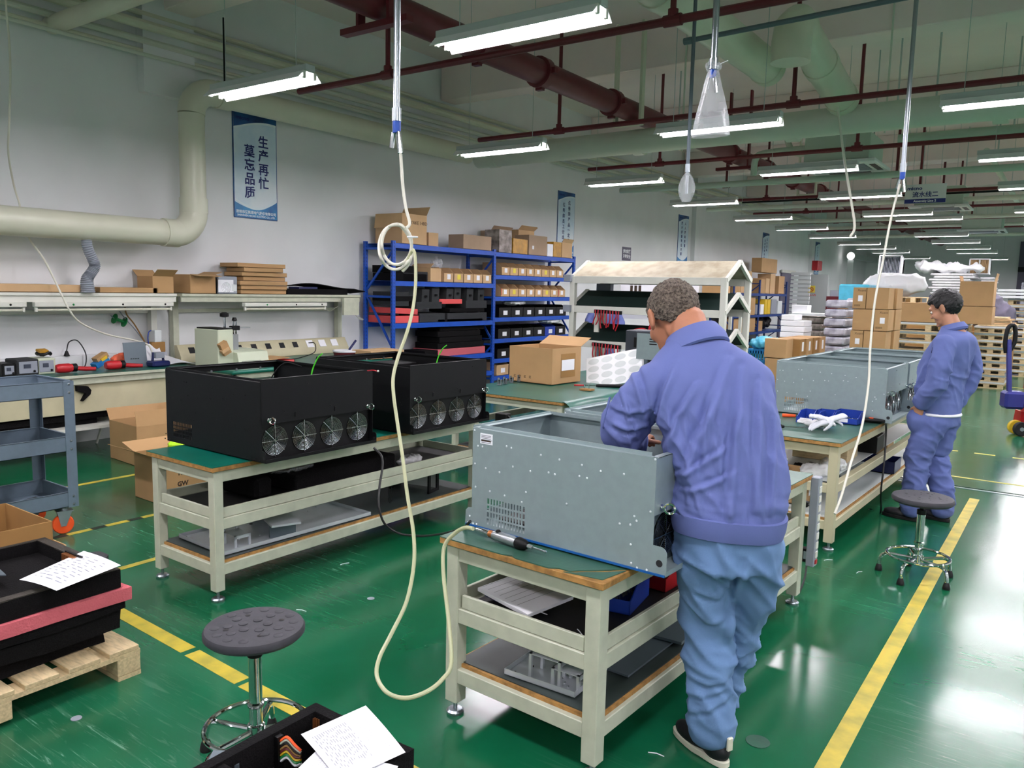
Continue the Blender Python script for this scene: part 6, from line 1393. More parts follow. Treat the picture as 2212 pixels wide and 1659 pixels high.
def castor(x, y, ang):
    c = thing('castor', 'x', 'x'); del c['label'], c['category']; c.parent = ct; c.location = (x, y, 0); c.rotation_euler = (0, 0, ang)
    Mx = Matrix.Rotation(R(90), 3, 'X'); MB().lathe([(.045, -.018), (.06, -.017), (.066, -.008), (.066, .008), (.06, .017), (.045, .018)], (0, 0, .066), 28, M=Mx).build('tyre', 'orange', c)
    MB().lathe([(.01, -.016), (.046, -.014), (.046, .014), (.01, .016)], (0, 0, .066), 20, M=Mx).build('wheel_core', 'black_plastic', c)
    f = MB(); 
    for s in (-.024, .024): f.prism([(-.015, .055), (.015, .055), (.055, .155), (-.035, .155)], s-.002, s+.002, 'y')
    f.box(-.04, -.04, .155, .06, .04, .162); f.cyl((0, -.03, .066), (0, .03, .066), .008, 10); f.cyl((.012, 0, .16), (.012, 0, .185), .022, 12); f.build('fork', 'zinc', c)
for x, y in ((-.04, -.085), (-ct_w+.06, -.085), (-.06, -ct_l+.1), (-ct_w+.06, -ct_l+.1)): castor(x, y, R(75))
for o in [o for o in COL.objects if o.name.startswith('castor')]: pass
t = thing('metal_bracket', 'small white plastic clip lying in the top trolley tray', 'clip', (-5.55, 2.28, .935)); MB().box(0, 0, 0, .02, .02, .06).build('clip', 'white_paint', t)
t = thing('metal_bracket', 'small tan scrap lying in the top trolley tray', 'scrap', (-5.6, 2.42, .935)); MB().box(0, 0, 0, .04, .05, .02).build('piece', 'carton', t)
for i, (y, s, m) in enumerate(((2.1, .16, 'galv_dark'), (2.32, .12, 'dark_foam_grey'), (1.9, .15, 'grey_plastic'))): t = thing('metal_plate', 'dark flat metal plate in the bottom trolley tray, %s from the left' % ORD[(1, 2, 0)[i]], 'plate', (-5.7, y, .19), .3*i); MB().box(0, 0, 0, s*1.2, s, .012).build('plate', m, t)
t = thing('metal_plate', 'flat scrap lying in the middle trolley tray', 'plate', (-5.62, 2.0, .565)); MB().box(0, 0, 0, .1, .12, .01).build('plate', 'carton_dark', t)
# ================================================================== CARTONS, FOAM STACK AND PALLET AT LOWER LEFT
cA = at(112, 1108, z=.58); c1_ = carton('open tan carton below the trolley at far left, farther one', (cA.x-.5, cA.y-.75, .24), (.5, .75, .3), 0, 'carton_dark', flaps=[], inner='carton'); 
t = pal('pallet', 'pallet under the two open cartons at far left', (cA.x-.62, cA.y-1.1, 0), (.9, 1.15, .235))
cB = at(143, 1172, z=.42); carton('open tan carton with a notched side at far left, nearer one', (cB.x-.32, cB.y-.62, .24), (.32, .62, .17), 0, 'carton', flaps=[])
MB().box(0, 0, 0, .05, .08, .05).build('white_box', 'paper', None, (cA.x-.25, cA.y-.42, .47), (0, 0, .5), label='small white box inside the farther open carton at far left', category='box')
MB().box(0, 0, 0, .2, .3, .21).build('brown_box', 'carton_dark', None, (cA.x-.32, cA.y-.55, .255), label='brown filling carton inside the farther open carton at far left', category='box')
pal('pallet', 'pine pallet at lower left carrying the black and pink foam stack', (-3.98, .62, 0), (.80, 1.12, .135))
def foamlayer(label, x0, y0, x1, y1, z0, z1, m, name='foam_tray', hollow=0, seed=0, rough=.006, edge=None):
    w, d, h = x1-x0, y1-y0, z1-z0; t = thing(name, label, 'foam', (x0, y0, z0))
    def wobble(mb):
        for i, v in enumerate(mb.v):
            q = Vector(v)*7+Vector((seed, 0, 0)); mb.v[i] = tuple(Vector(v) + Vector((noise.noise(q), noise.noise(q+Vector((9, 0, 0))), noise.noise(q+Vector((0, 9, 0)))))*rough)
    def slab(a0, b0, c0, a1, b1, c1):
        b = MB(); nx, ny = max(2, int((a1-a0)/.06)), max(2, int((b1-b0)/.06)); 
        bb = bmesh.new(); bmesh.ops.create_cube(bb, size=1); bmesh.ops.scale(bb, vec=(a1-a0, b1-b0, c1-c0), verts=bb.verts); bmesh.ops.translate(bb, vec=((a0+a1)/2, (b0+b1)/2, (c0+c1)/2), verts=bb.verts)
        bmesh.ops.subdivide_edges(bb, edges=bb.edges, cuts=6, use_grid_fill=True); b.v = [tuple(v.co) for v in bb.verts]; bb.verts.index_update(); b.f = [tuple(v.index for v in f.verts) for f in bb.faces]; b.mi = [0]*len(b.f); bb.free(); wobble(b); return b
    if not hollow: slab(0, 0, 0, w, d, h).build('slab', m, t, ang=60)
    else:
        e = .045; slab(0, 0, 0, w, d, h*.3).build('base', m, t, ang=60)
        for nm, a in (('wall', (0, 0, e, d)), ('wall', (w-e, 0, w, d)), ('wall', (e, 0, w-e, e)), ('wall', (e, d-e, w-e, d)), ('divider', (e, d*.42, w-e, d*.42+.035)), ('divider', (w*.45, e, w*.45+.035, d*.42))):
            slab(a[0], a[1], h*.3, a[2], a[3], h).build(nm, m, t, ang=60)
            if edge: MB().box(a[0]+.001, a[1]+.001, h-.002, a[2]-.001, a[3]-.001, h+.004).build('worn_top_edge', edge, t)
    return t
foamlayer('lowest black foam slab in the stack on the lower left pallet', -3.92, .7, -3.31, 1.66, .137, .20, 'black_foam', 'foam_slab', 0, 1, .02)
foamlayer('rough middle black foam slab in the lower left stack', -3.93, .66, -3.255, 1.70, .203, .28, 'black_foam', 'foam_slab', 0, 2, .016)
foamlayer('black foam slab directly below the pink layer at lower left', -3.94, .64, -3.24, 1.715, .283, .325, 'black_foam', 'foam_slab', 0, 3, .012)
foamlayer('dusty pink foam sheet in the lower left stack', -3.94, .62, -3.225, 1.735, .328, .382, 'pink_foam', 'foam_slab', 0, 4, .004)
ft = foamlayer('black foam tray with compartments on top of the lower left stack', -3.95, .6, -3.245, 1.70, .385, .465, 'black_foam', 'foam_tray', 1, 5, .004, 'foam_edge')
t = thing('sheet_metal_part', 'dark grey flat metal part lying in the lower left foam tray', 'panel', (-3.86, .85, .468), R(-8)); MB().prism([(0, 0), (.5, 0), (.5, .3), (.42, .42), (.1, .42), (0, .3)], 0, .006).build('plate', 'galv_dark', t); MB().prism([(.1, .44), (.2, .48), (.26, .56), (.1, .56)], .0, .005).build('tab', 'galv_dark', t)
t = thing('sheet_metal_part', 'curved dark metal part sticking up behind the paper at lower left', 'panel', at(200, 1212, z=.475)); t.location.z = .47; MB().prism([(-.1, -.05), (.12, -.05), (.1, .0), (.04, .05), (-.03, .05)], 0, .03).build('plate', 'dark_foam_grey', t)
def paper_sheet(label, corners, z, lines=True, bend=.02, group=None, grid=True):
    "sheet whose four corners are photo pixels on the horizontal plane z"
    P = [at(*c, z=z) for c in corners]; o = P[0].copy(); Q = [p-o for p in P]; t = thing('printed_sheet', label, 'paper', o)
    f = lambda u, v: (Q[0]*(1-u)*(1-v)+Q[1]*u*(1-v)+Q[2]*u*v+Q[3]*(1-u)*v) + Vector((0, 0, bend*math.sin(u*3.1)*math.sin(v*2.2+.5)))
    MB().grid(f, 14, 14, thick=.0006).build('sheet', 'paper', t)
    def ln(u0, v0, u1, v1, w, m='ink', nm='ruled_line'):
        q = MB(); n = 6
        def g(a, b):
            u = u0+(u1-u0)*a; v = v0+(v1-v0)*a; d = Vector((-(v1-v0), u1-u0)).normalized()*w*(b-.5); return f(u+d.x, v+d.y)+Vector((0, 0, .0009))
        q.grid(g, n, 1); q.build(nm, m, t)
    if lines:
        rnd = random.Random(len(label)); q = MB()
        def add(u0, v0, u1, v1):
            def g(a, b): return f(u0+(u1-u0)*a, v0+(v1-v0)*b)+Vector((0, 0, .001))
            q.grid(g, 4, 1)
        if grid:
            for k in range(9): add(.12, .1+.033*k, .88, .1+.033*k+.0025)
            for k in range(16): add(.12+.05*k, .1, .12+.05*k+.002, .365)
            for k in range(16):
                v = .42+.032*k; add(.12, v, .88, v+.002)
                u = .15
                while u < .82: L = .02+.09*rnd.random(); add(u, v+.01, min(u+L, .86), v+.019); u += L+.03+.05*rnd.random()
        else:
            for k in range(11):
                v = .15+.07*k; u = .12
                while u < .8: L = .05+.14*rnd.random(); add(u, v, min(u+L, .85), v+.018); u += L+.03+.12*rnd.random()
        q.build('printed_text', 'ink_light', t)['kind'] = 'stuff'
    return t
paper_sheet('white printed sheet lying across the lower left foam tray', [(42, 1252), (122, 1276), (261, 1221), (181, 1190)], .50, True, .012, grid=False)
t = thing('terminal_strip', 'copper comb of contacts in the lower left foam tray', 'contacts', at(133, 1212, z=.47))
for k in range(10): MB().box(.012*k, 0, 0, .012*k+.007, .02, .035).build('contact', 'copper', t)
MB().box(-.01, .02, 0, .13, .03, .04).build('holder', 'black_plastic', t)
# ================================================================== FOREGROUND FOAM BOX WITH PAPERS
g1 = at(683, 1517, z=.47); g2 = at(893, 1618, z=.47); fx0, fx1, fy1 = g1.x, g2.x, (g1.y+g2.y)/2
fg = foamlayer('black foam box with printed papers on it at the bottom of the picture', fx0, fy1-.95, fx1+.0, fy1, .22, .47, 'black_foam', 'foam_tray', 0, 9, .003) if False else None
fw_ = fx1-fx0; t = thing('foam_tray', 'black foam box with compartments and papers at the bottom of the picture', 'foam', (fx0, fy1-.95, .20)); H_ = .27
def sl2(a0, b0, c0, a1, b1, c1, nm):
    bb = bmesh.new(); bmesh.ops.create_cube(bb, size=1); bmesh.ops.scale(bb, vec=(a1-a0, b1-b0, c1-c0), verts=bb.verts); bmesh.ops.translate(bb, vec=((a0+a1)/2, (b0+b1)/2, (c0+c1)/2), verts=bb.verts)
    bmesh.ops.subdivide_edges(bb, edges=bb.edges, cuts=10, use_grid_fill=True); b = MB(); bb.verts.index_update()
    b.v = [tuple(v.co + Vector((noise.noise(v.co*9), noise.noise(v.co*9+Vector((5, 0, 0))), noise.noise(v.co*9+Vector((0, 5, 0)))))*.004) for v in bb.verts]; b.f = [tuple(v.index for v in f.verts) for f in bb.faces]; b.mi = [0]*len(b.f); bb.free(); b.build(nm, 'black_foam', t, ang=60)
e = .035; sl2(0, 0, 0, fw_, .95, H_*.45, 'base'); sl2(0, 0, H_*.45, e, .95, H_, 'wall'); sl2(fw_-e, 0, H_*.45, fw_, .95, H_, 'wall'); sl2(e, .95-e, H_*.45, fw_-e, .95, H_, 'wall'); sl2(e, 0, H_*.45, fw_-e, e, H_, 'wall'); sl2(e, .58, H_*.45, fw_-e, .615, H_*.97, 'divider')
pal('pallet', 'pallet under the foreground foam box, only its place hinted below the frame', (fx0-.05, fy1-1.0, 0), (fw_+.1, 1.0, .197))
paper_sheet('large printed table sheet on the foreground foam box, upper one', [(790, 1524), (876, 1625), (735, 1690), (650, 1586)], .485, True, .008)
paper_sheet('second printed sheet on the foreground foam box, lower left one', [(688, 1617), (860, 1655), (800, 1800), (560, 1740)], .478, True, .006)
def ribbon(label, a, b, up_, n_=8, w=.01):
    t = thing('ribbon_cable', label, 'cable', a); b = b-a
    cols = ['orange', 'cream', 'black_rubber', 'carton_dark', 'red_pipe', 'yellow', 'green_plastic', 'paper']
    for k in range(n_):
        d = Vector((.0, -.0, -1))*.0085*k; MB().tube(smoothpath([d, b*.33+d+Vector((0, 0, up_)), b*.7+d+Vector((0, 0, up_*.4)), b+d*.6], 4), .0042, 5).build('ribbon_strand', cols[k % 8], t)
    MB().obox((-.006, 0, -.03), (.014, .02, .085)).build('ribbon_plug', 'black_plastic', t)
ribbon('rainbow ribbon cable curling out of the foreground foam box', at(606, 1600, z=.45), at(650, 1622, z=.43), .02)
t = thing('terminal_strip', 'row of pale contact combs beside the papers in the foreground box', 'contacts', at(662, 1572, z=.42)); 
for k in range(9): MB().box(.008*k, .004*k, 0, .008*k+.004, .004*k+.012, .03).build('contact', 'copper', t)
t = thing('metal_bracket', 'grey angular metal part in the near compartment of the foreground box', 'bracket', at(485, 1650, z=.42)); MB().prism([(0, -.06), (.06, .0), (.02, .05), (-.05, .0)], 0, .02).build('plate', 'galv_dark', t)
# ================================================================== THINGS ON THE SHELVES OF THE TWO FRONT BENCHES
M1 = Matrix.Translation(B1.location) @ Matrix.Rotation(R(-3), 4, 'Z'); M2 = Matrix.Translation(B2.location) @ Matrix.Rotation(R(-1), 4, 'Z'); M3 = Matrix.Translation(B3.location) @ Matrix.Rotation(R(-2.2), 4, 'Z')
def on(M, x, y, z): return tuple(M @ Vector((x, y, z)))
def docs():
    t = thing('paper_stack', 'stack of white printed forms lying tilted in the tray of the nearest bench', 'paper', on(M1, .09, .13, .475), R(-14)); 
    for k in range(3): MB().box(.003*k, -.002*k, .006*k+.02, .3+.003*k, .24-.002*k, .006*k+.0255).build('sheet_bundle', 'paper', t, rot=(R(3), R(2), 0))
    q = MB(); 
    for k in range(7): q.box(.02+.035*k, .01, .0425, .0215+.035*k, .23, .0428)
    q.build('ruled_lines', 'ink', t, rot=(R(3), R(2), 0))['kind'] = 'stuff'
    MB().box(.02, .02, 0, .24, .2, .02).build('folder', 'navy', t)
docs()
def partbin(label, loc, size, rz, m, fill=None):
    w, d, h = size; t = thing('parts_bin', label, 'bin', loc, rz); b = MB(); e = .004
    b.box(0, 0, 0, w, d, e); b.box(0, d-e, 0, w, d, h); b.prism([(0, 0), (d, 0), (d, h), (d*.45, h), (.02, h*.55), (0, h*.5)], 0, e, 'x'); b.prism([(0, 0), (d, 0), (d, h), (d*.45, h), (.02, h*.55), (0, h*.5)], w-e, w, 'x'); b.box(0, 0, 0, w, e, h*.5)
    b.build('body', m, t, smooth=False)
    if fill:
        q = MB(); rnd = random.Random(int(w*1000))
        for k in range(60): q.obox((e+.012+(w-.03)*rnd.random(), .015+(d-.03)*rnd.random(), .012+.018*rnd.random()), (.014, .006, .006), (rnd.random()*3, rnd.random()*3, rnd.random()*3))
        o = q.build('screws', fill, t); o['kind'] = 'stuff'
    return t
partbin('dark blue open bin of screws in the shade of the nearest bench tray', on(M1, .48, .36, .462), (.16, .24, .11), R(8), 'blue_bin', 'zinc')
partbin('red open bin behind the blue one in the nearest bench tray', on(M1, .46, .70, .462), (.17, .24, .11), R(-5), 'red', None)
t = thing('power_strip', 'dark power strip with blue lights lying in the nearest bench tray', 'power strip', on(M1, .25, .35, .462), R(20)); MB().box(0, 0, 0, .05, .22, .03).build('body', 'black_plastic', t, bevel=.003)
t = thing('cable_tie', 'white cable tie lying in the nearest bench tray', 'cable tie', on(M1, .33, .12, .462)); MB().tube(smoothpath([(0, 0, .003), (.03, .04, .012), (.07, .06, .003)], 4), .002, 6).build('tie', 'paper', t)
t = thing('cable_tie', 'white cable tie near the front leg in the nearest bench tray', 'cable tie', on(M1, .56, .09, .462)); MB().tube(smoothpath([(0, .06, .003), (.03, .03, .01), (.07, .0, .003)], 4), .002, 6).build('tie', 'paper', t)
def chassis(label, loc, rz, w, d, m='galv'):
    t = thing('metal_chassis_tray', label, 'chassis', loc, rz); q = MB(); q.box(0, 0, 0, w, d, .003)
    for a in ((0, 0, w, .003), (0, d-.003, w, d), (0, 0, .003, d), (w-.003, 0, w, d)): q.box(a[0], a[1], 0, a[2], a[3], .022)
    q.build('tray', m, t, smooth=False)
    def br(x, y, ww, dd, hh, nm='bracket'):
        b = MB(); b.box(x, y, hh-.003, x+ww, y+dd, hh); 
        for xx in (x, x+ww-.012): 
            for yy in (y, y+dd-.012): b.box(xx, yy, .003, xx+.012, yy+.012, hh)
        b.box(x, y, hh-.02, x+.003, y+dd, hh); b.box(x+ww-.003, y, hh-.02, x+ww, y+dd, hh)
        b.build(nm, m, t, smooth=False)
    br(w*.3, d*.1, .14, .10, .10); br(w*.62, d*.1, .12, .1, .07)
    r = MB(); 
    for k in range(9): r.ball((.03+(w-.06)*((k*37) % 10)/10, .03+(d-.06)*((k*53) % 10)/10, .004), .005, 6)
    r.build('rivets', 'chrome', t)['kind'] = 'stuff'; MB().cyl((w*.18, d*.4, .0031), (w*.18, d*.4, .004), .011, 14).build('punched_hole', 'dark_opening', t)
    return t
chassis('bare steel chassis tray with brackets on the lowest shelf of the nearest bench', on(M1, .27, .085, .222), R(2), .31, .27, 'steel_bright')
t = thing('sheet_metal_part', 'thin dark steel panel on the lowest shelf of the nearest bench, left one', 'panel', on(M1, .38, .37, .2215), R(-2)); MB().box(0, 0, 0, .27, .5, .008).build('panel', 'galv_dark', t)
t = thing('sheet_metal_part', 'thin dark steel panel resting on the other one of the nearest bench', 'panel', on(M1, .42, .72, .232), R(3)); MB().box(0, 0, 0, .27, .8, .012).build('panel', 'galv_dark', t)
# bench 2
t = thing('foam_block', 'thick black foam block in the tray of the long bench', 'foam', on(M2, .1, .62, .466), R(0)); MB().box(0, 0, 0, .42, .85, .10).build('block', 'black_foam', t, bevel=.008)
t = thing('foam_block', 'small upright black foam piece at the left end of the long bench tray', 'foam', on(M2, .16, .36, .466)); MB().box(0, 0, 0, .34, .12, .12).build('block', 'black_foam', t, bevel=.02)
def crumple(name, label, cat, c, r, m, vox=.008, seed=1, amp=.02):
    me = union([ell((0, 0, 0), r), ell((r[0]*.5, 0, r[2]*.2), (r[0]*.6, r[1]*.7, r[2])), ell((-r[0]*.5, r[1]*.2, r[2]*.1), (r[0]*.5, r[1]*.6, r[2]*.9))], vox, 1); folds(me, [(amp, (22, 22, 22, 0, 0), -9, 9)], seed); o = obj(name, me, m, None, label=label, category=cat); o.location = c; return o
crumple('plastic_bag', 'flat clear plastic bag on the black foam in the long bench tray', 'bag', on(M2, .36, .72, .578), (.08, .17, .014), 'plastic_film', .007, 3, .012)
crumple('plastic_bag', 'clear wrapped lump hanging under the long bench top', 'bag', on(M2, .50, 1.62, .50), (.05, .11, .03), 'film_dense', .008, 5, .015)
ch = chassis('large bare steel chassis plate on the lowest shelf of the long bench', on(M2, .09, .13, .2225), R(-3), .47, 1.05, 'steel_bright')
t = thing('sheet_metal_part', 'flat grey steel cover bridging the chassis plate of the long bench', 'panel', on(M2, .09, .60, .31), R(-22)); MB().box(0, 0, 0, .52, .17, .012).build('cover', 'steel_bright', t); MB().box(.42, .01, -.085, .45, .16, 0).build('support', 'galv_dark', t); MB().box(.02, .01, -.085, .05, .16, 0).build('support', 'galv_dark', t)
t = thing('bracket_assembly', 'black painted sheet metal bracket frame at the far end of the long bench shelf', 'frame', on(M2, .2, 1.72, .222), R(12)); q = MB()
for x in (0, .32): 
    q.box(x, 0, 0, x+.012, .03, .19); q.box(x, .12, 0, x+.012, .15, .19); q.box(x, 0, .16, x+.012, .15, .19); q.box(x, 0, 0, x+.012, .15, .02)
q.box(0, 0, .175, .33, .03, .19); q.box(-.3, .05, .15, 0, .07, .165); q.build('bracket_frame', 'black_metal', t); MB().box(.05, .155, .01, .3, .16, .18).build('white_plate', 'panel_white', t)
t = thing('hook', 'thin dark wire hook hanging from the middle rail of the long bench', 'hook', on(M2, .6, 1.32, .28)); MB().tube([(0, 0, .13), (0, 0, 0), (.0, .012, -.01), (0, .024, 0), (0, .024, .13)], .003, 6).build('wire', 'black_metal', t)
o = at(808, 968, d=4.15); MB().tube([p-o for p in smoothpath([at(a, b, d=c) for a, b, c in ((808, 968, 4.15), (824, 985, 4.1), (826, 1010, 4.05), (820, 1050, 4.0), (818, 1090, 3.95), (830, 1130, 3.95), (860, 1152, 4.0), (910, 1158, 3.9), (960, 1152, 3.5), (1000, 1140, 3.2), (1016, 1126, 3.1))], 5)], .006, 8).build('cable', 'cable_black', None, o, label='black cable drooping from the nearer black casing towards the nearest bench', category='cable')
# air screwdriver on B1
sd = thing('air_screwdriver', 'silver and black pneumatic screwdriver lying on the nearest bench', 'screwdriver', at(1030, 1143, z=.758)); e_ = at(1178, 1192, z=.752)-sd.location; L = e_.length; u = e_.normalized()
MB().tube([u*0, u*.05, u*.07], [.009, .012, .012], 14).build('air_inlet', 'chrome', sd); MB().tube([u*.07, u*.09], [.014, .014], 14).build('brass_ring', 'copper', sd)
MB().tube([u*.09, u*.1, u*.19, u*.21], [.015, .019, .02, .017], 18).build('body', 'steel', sd); MB().ball(u*.115+Vector((0, 0, .016)), .011, 10).build('trigger', 'black_plastic', sd)
MB().tube([u*.21, u*.22, u*.25, u*.265], [.019, .024, .02, .012], 18).build('clutch', 'black_plastic', sd); MB().tube([u*.265, u*.29], [.009, .008], 10).build('collet', 'chrome', sd); MB().tube([u*.29, e_], [.0045, .004], 8).build('bit', 'chrome', sd); MB().ball(e_, .006, 8).build('bit_tip', 'chrome', sd)
# table B4 --------------------------------------------------------------
carton('tan carton with open flap and printed handling symbols on the middle table', (-4.73, 6.62, .756), (.55, .50, .36), R(-4), 'carton', flaps=[('n', 25, .2), ('e', 165, .0)], lab=None, marks='s')
bx = [o for o in COL.objects if o.get('label', '').startswith('tan carton with open flap and printed')][0]
q = MB(); q.box(.551, .15, .06, .552, .4, .30); q.build('printed_panel', 'carton_dark', bx); MB().box(.5525, .16, .13, .5535, .38, .24).build('paper_label', 'paper', bx)
fo = thing('foam_insert_tray', 'white foam tray with oval cavities propped on the middle table', 'foam', at(1262, 826, y=7.1)); w_ = at(1340, 790, y=7.1).x-fo.location.x
q = MB(); q.box(0, 0, 0, .62, .06, .36); q.build('slab', 'epe_white', fo, bevel=.004)
for r_ in range(4):
    for c in range(4): MB().lathe([(.062, 0), (.058, -.003), (.0, -.004)], (.085+.15*c, -.0012, .05+.085*r_), 20, M=Matrix.Rotation(R(90), 3, 'X') @ Matrix.Scale(.55, 3, Vector((0, 1, 0)))).build('oval_cavity', 'panel_white', fo)
fo.rotation_euler = (R(-28), R(-14), R(8)); fo.location = at(1262, 848, y=7.05)+Vector((.02, 0, .03))
bc2 = thing('equipment_box', 'dark grey metal box with side vents at the back of the middle table', 'box', (at(1348, 800, y=7.3).x, 7.3, .753)); MB().box(0, 0, 0, .5, .3, .55).build('housing', 'far_box', bc2, bevel=.01); MB().box(.1, -.002, .38, .22, 0, .48).build('vent', 'black_plastic', bc2)
lt = thing('sheet_metal_part', 'pale steel panel with slots standing behind the grey-haired person', 'panel', at(1374, 775, y=7.2)); MB().box(0, 0, 0, .25, .01, .26).build('panel', 'galv', lt); 
for k in range(3): MB().box(.14, -.002, .15+.025*k, .22, 0, .162+.025*k).build('slot', 'dark_opening', lt)
MB().bar((.1, .02, -.7), (.1, .02, .05), .03).build('support', 'galv_dark', lt)
crumple('plastic_bag', 'clear bag of pink parts at the right end of the middle table', 'bag', tuple(at(1345, 805, z=.80)), (.1, .09, .06), 'plastic_film', .009, 8, .02)
crumple('pink_parts', 'pink parts inside the clear bag on the middle table', 'parts', tuple(at(1347, 806, z=.79)), (.06, .055, .03), 'pink_foam', .009, 9, .01)
for i, px in enumerate((1078, 1090, 1104, 1121, 1134)):
    t = thing('rail_clamp', 'small grey clamp bracket on the middle table, %s from the left' % ORD[i], 'clamp', at(px, 832-2.5*i, z=.752), R(20)); q = MB(); q.box(-.02, -.015, 0, .02, .04, .012); q.box(-.018, .0, .012, -.004, .035, .07); q.box(.006, .0, .012, .02, .035, .055); q.box(-.018, .01, .03, .02, .025, .042); q.build('bracket', 'zinc', t, bevel=.002); MB().cyl((0, -.01, .045), (.0, .03, .045), .006, 8).build('screw', 'black_metal', t)
t = thing('terminal_block', 'small reddish block with steel pins at the front of the middle table', 'block', at(1268, 843, z=.753)); MB().box(-.06, -.04, 0, .06, .04, .015).build('base', 'carton_dark', t); 
for x in (-.03, .02): MB().cyl((x, 0, .015), (x, 0, .06), .006, 8).build('pin', 'chrome', t)
t = thing('screwdriver', 'black electric screwdriver with red end lying on the middle table', 'screwdriver', at(1240, 832, z=.765)); e_ = at(1345, 834, z=.765)-t.location; MB().cyl((0, 0, 0), e_*.2, .008, 8).build('red_tip', 'red', t); MB().cyl(e_*.2, e_*.45, .006, 8).build('shaft', 'chrome', t); MB().tube([e_*.45, e_*.5, e_], [.012, .016, .018], 12).build('grip', 'black_plastic', t)
# black stand on the floor behind the second black casing
t = thing('clamp_stand', 'dark clamp stand with chrome column standing behind the second black casing', 'stand', (-3.0, 5.1, 0)); t.location = at(1085, 925, z=0) if False else (at(1086, 870, y=5.3).x, 5.3, 0); MB().cyl((0, 0, 0), (0, 0, .58), .022, 14).build('column', 'chrome', t); MB().lathe([(.14, 0), (.14, .02), (.03, .04)], (0, 0, 0), 20).build('base', 'black_metal', t); MB().box(-.05, -.04, .56, .06, .04, .66).build('clamp_head', 'black_plastic', t, bevel=.005); MB().bar((.05, 0, .64), (.22, .02, .5), .02).build('lever', 'black_plastic', t)
# ================================================================== THINGS ON THE RIGHT BENCH B3
zb = .747
for i, (px, m) in enumerate(((1741, 'blue_bin'), (1775, 'blue_bin'), (1817, 'blue_bin'))):
    a = at(px-22, 912, z=zb); partbin('dark blue open bin of screws on the younger man\'s bench, %s from the left' % ORD[i], tuple(a+Vector((0, .0, 0))), (.15 if i < 2 else .19, .2, .085), R(-4), m, 'zinc'); 
    bb_ = [o for o in COL.objects if o.get('label', '').endswith('bench, %s from the left' % ORD[i]) and o.get('category') == 'bin'][-1]; MB().box(.03, -.002, .012, .12, -.0005, .04).build('paper_label', 'paper', bb_)
gl = union(hand_parts((0, 0, 0), (1, .2, 0), (0, 0, 1), 1.15, .25, 1) + [limb([(-.08, 0, 0), (0, 0, .01)], [(.05, .015), (.035, .015)])], .006, 2); folds(gl, [(.006, (30, 30, 30, 0, 0), -9, 9)]); o = obj('work_glove', gl, 'glove', None, label='white knitted glove draped over the blue bins on the right bench', category='glove'); o.location = tuple(at(1772, 903, z=.84)); o.scale = (.85, .85, .85); o.rotation_euler = (0, R(8), R(15))
gl2 = union(hand_parts((0, 0, 0), (-.4, -1, 0), (0, 0, 1), 1.15, .2, -1) + [limb([(.03, .08, 0), (0, 0, .0)], [(.045, .012), (.035, .015)])], .006, 2); o = obj('work_glove', gl2, 'glove', None, label='second white glove hanging in front of the blue bins on the right bench', category='glove'); o.location = tuple(at(1800, 905, z=.84)); o.rotation_euler = (R(20), 0, R(-30))
crumple('plastic_bag', 'crumpled white plastic bag lying before the blue bins', 'bag', tuple(at(1762, 915, z=.775)), (.13, .05, .022), 'film_dense', .007, 4, .012)
t = thing('screwdriver', 'orange handled screwdriver lying left of the blue bins', 'screwdriver', at(1690, 897, z=.757)); MB().tube([(0, 0, 0), (.09, .04, 0)], [.014, .012], 10).build('handle', 'orange', t); MB().cyl((.09, .04, 0), (.16, .07, 0), .004, 8).build('shaft', 'black_metal', t)
t = thing('screwdriver', 'black and silver driver with long bit at the left of the right bench', 'screwdriver', at(1672, 920, z=.762)); e_ = at(1736, 924, z=.757)-t.location; MB().tube([(0, 0, 0), e_*.2, e_*.35], [.018, .018, .008], 12).build('grip', 'black_plastic', t); MB().cyl(e_*.35, e_, .004, 8).build('bit', 'chrome', t)
t = thing('screwdriver', 'black electric driver with orange mark and cord below the grey casing', 'screwdriver', at(1862, 906, z=.768)); e_ = at(1912, 910, z=.768)-t.location; MB().tube([(0, 0, 0), e_*.6, e_], [.018, .017, .011], 12).build('grip', 'black_plastic', t); MB().obox(e_*.4+Vector((0, 0, .017)), (.03, .02, .006)).build('orange_mark', 'orange', t)
pts_ = [at(1912, 910, z=.765), at(1914, 930, d=6.1), at(1910, 1000, d=6.0), at(1903, 1060, d=6.0), at(1903, 1100, d=6.2), at(1898, 1112, d=6.25), at(1880, 1100, d=6.35), at(1870, 1108, d=6.3)]; MB().tube([p-pts_[0] for p in smoothpath(pts_, 5)], .007, 8).build('cable', 'cable_black', None, pts_[0], label='black cord hanging from the younger man\'s bench to the floor', category='cable')
t = thing('wooden_block', 'small wooden block left of the farthest grey casings', 'block', on(M3, .0, 1.6, .747)); MB().box(-.04, 0, 0, .02, .12, .09).build('block', 'carton_dark', t, bevel=.003)
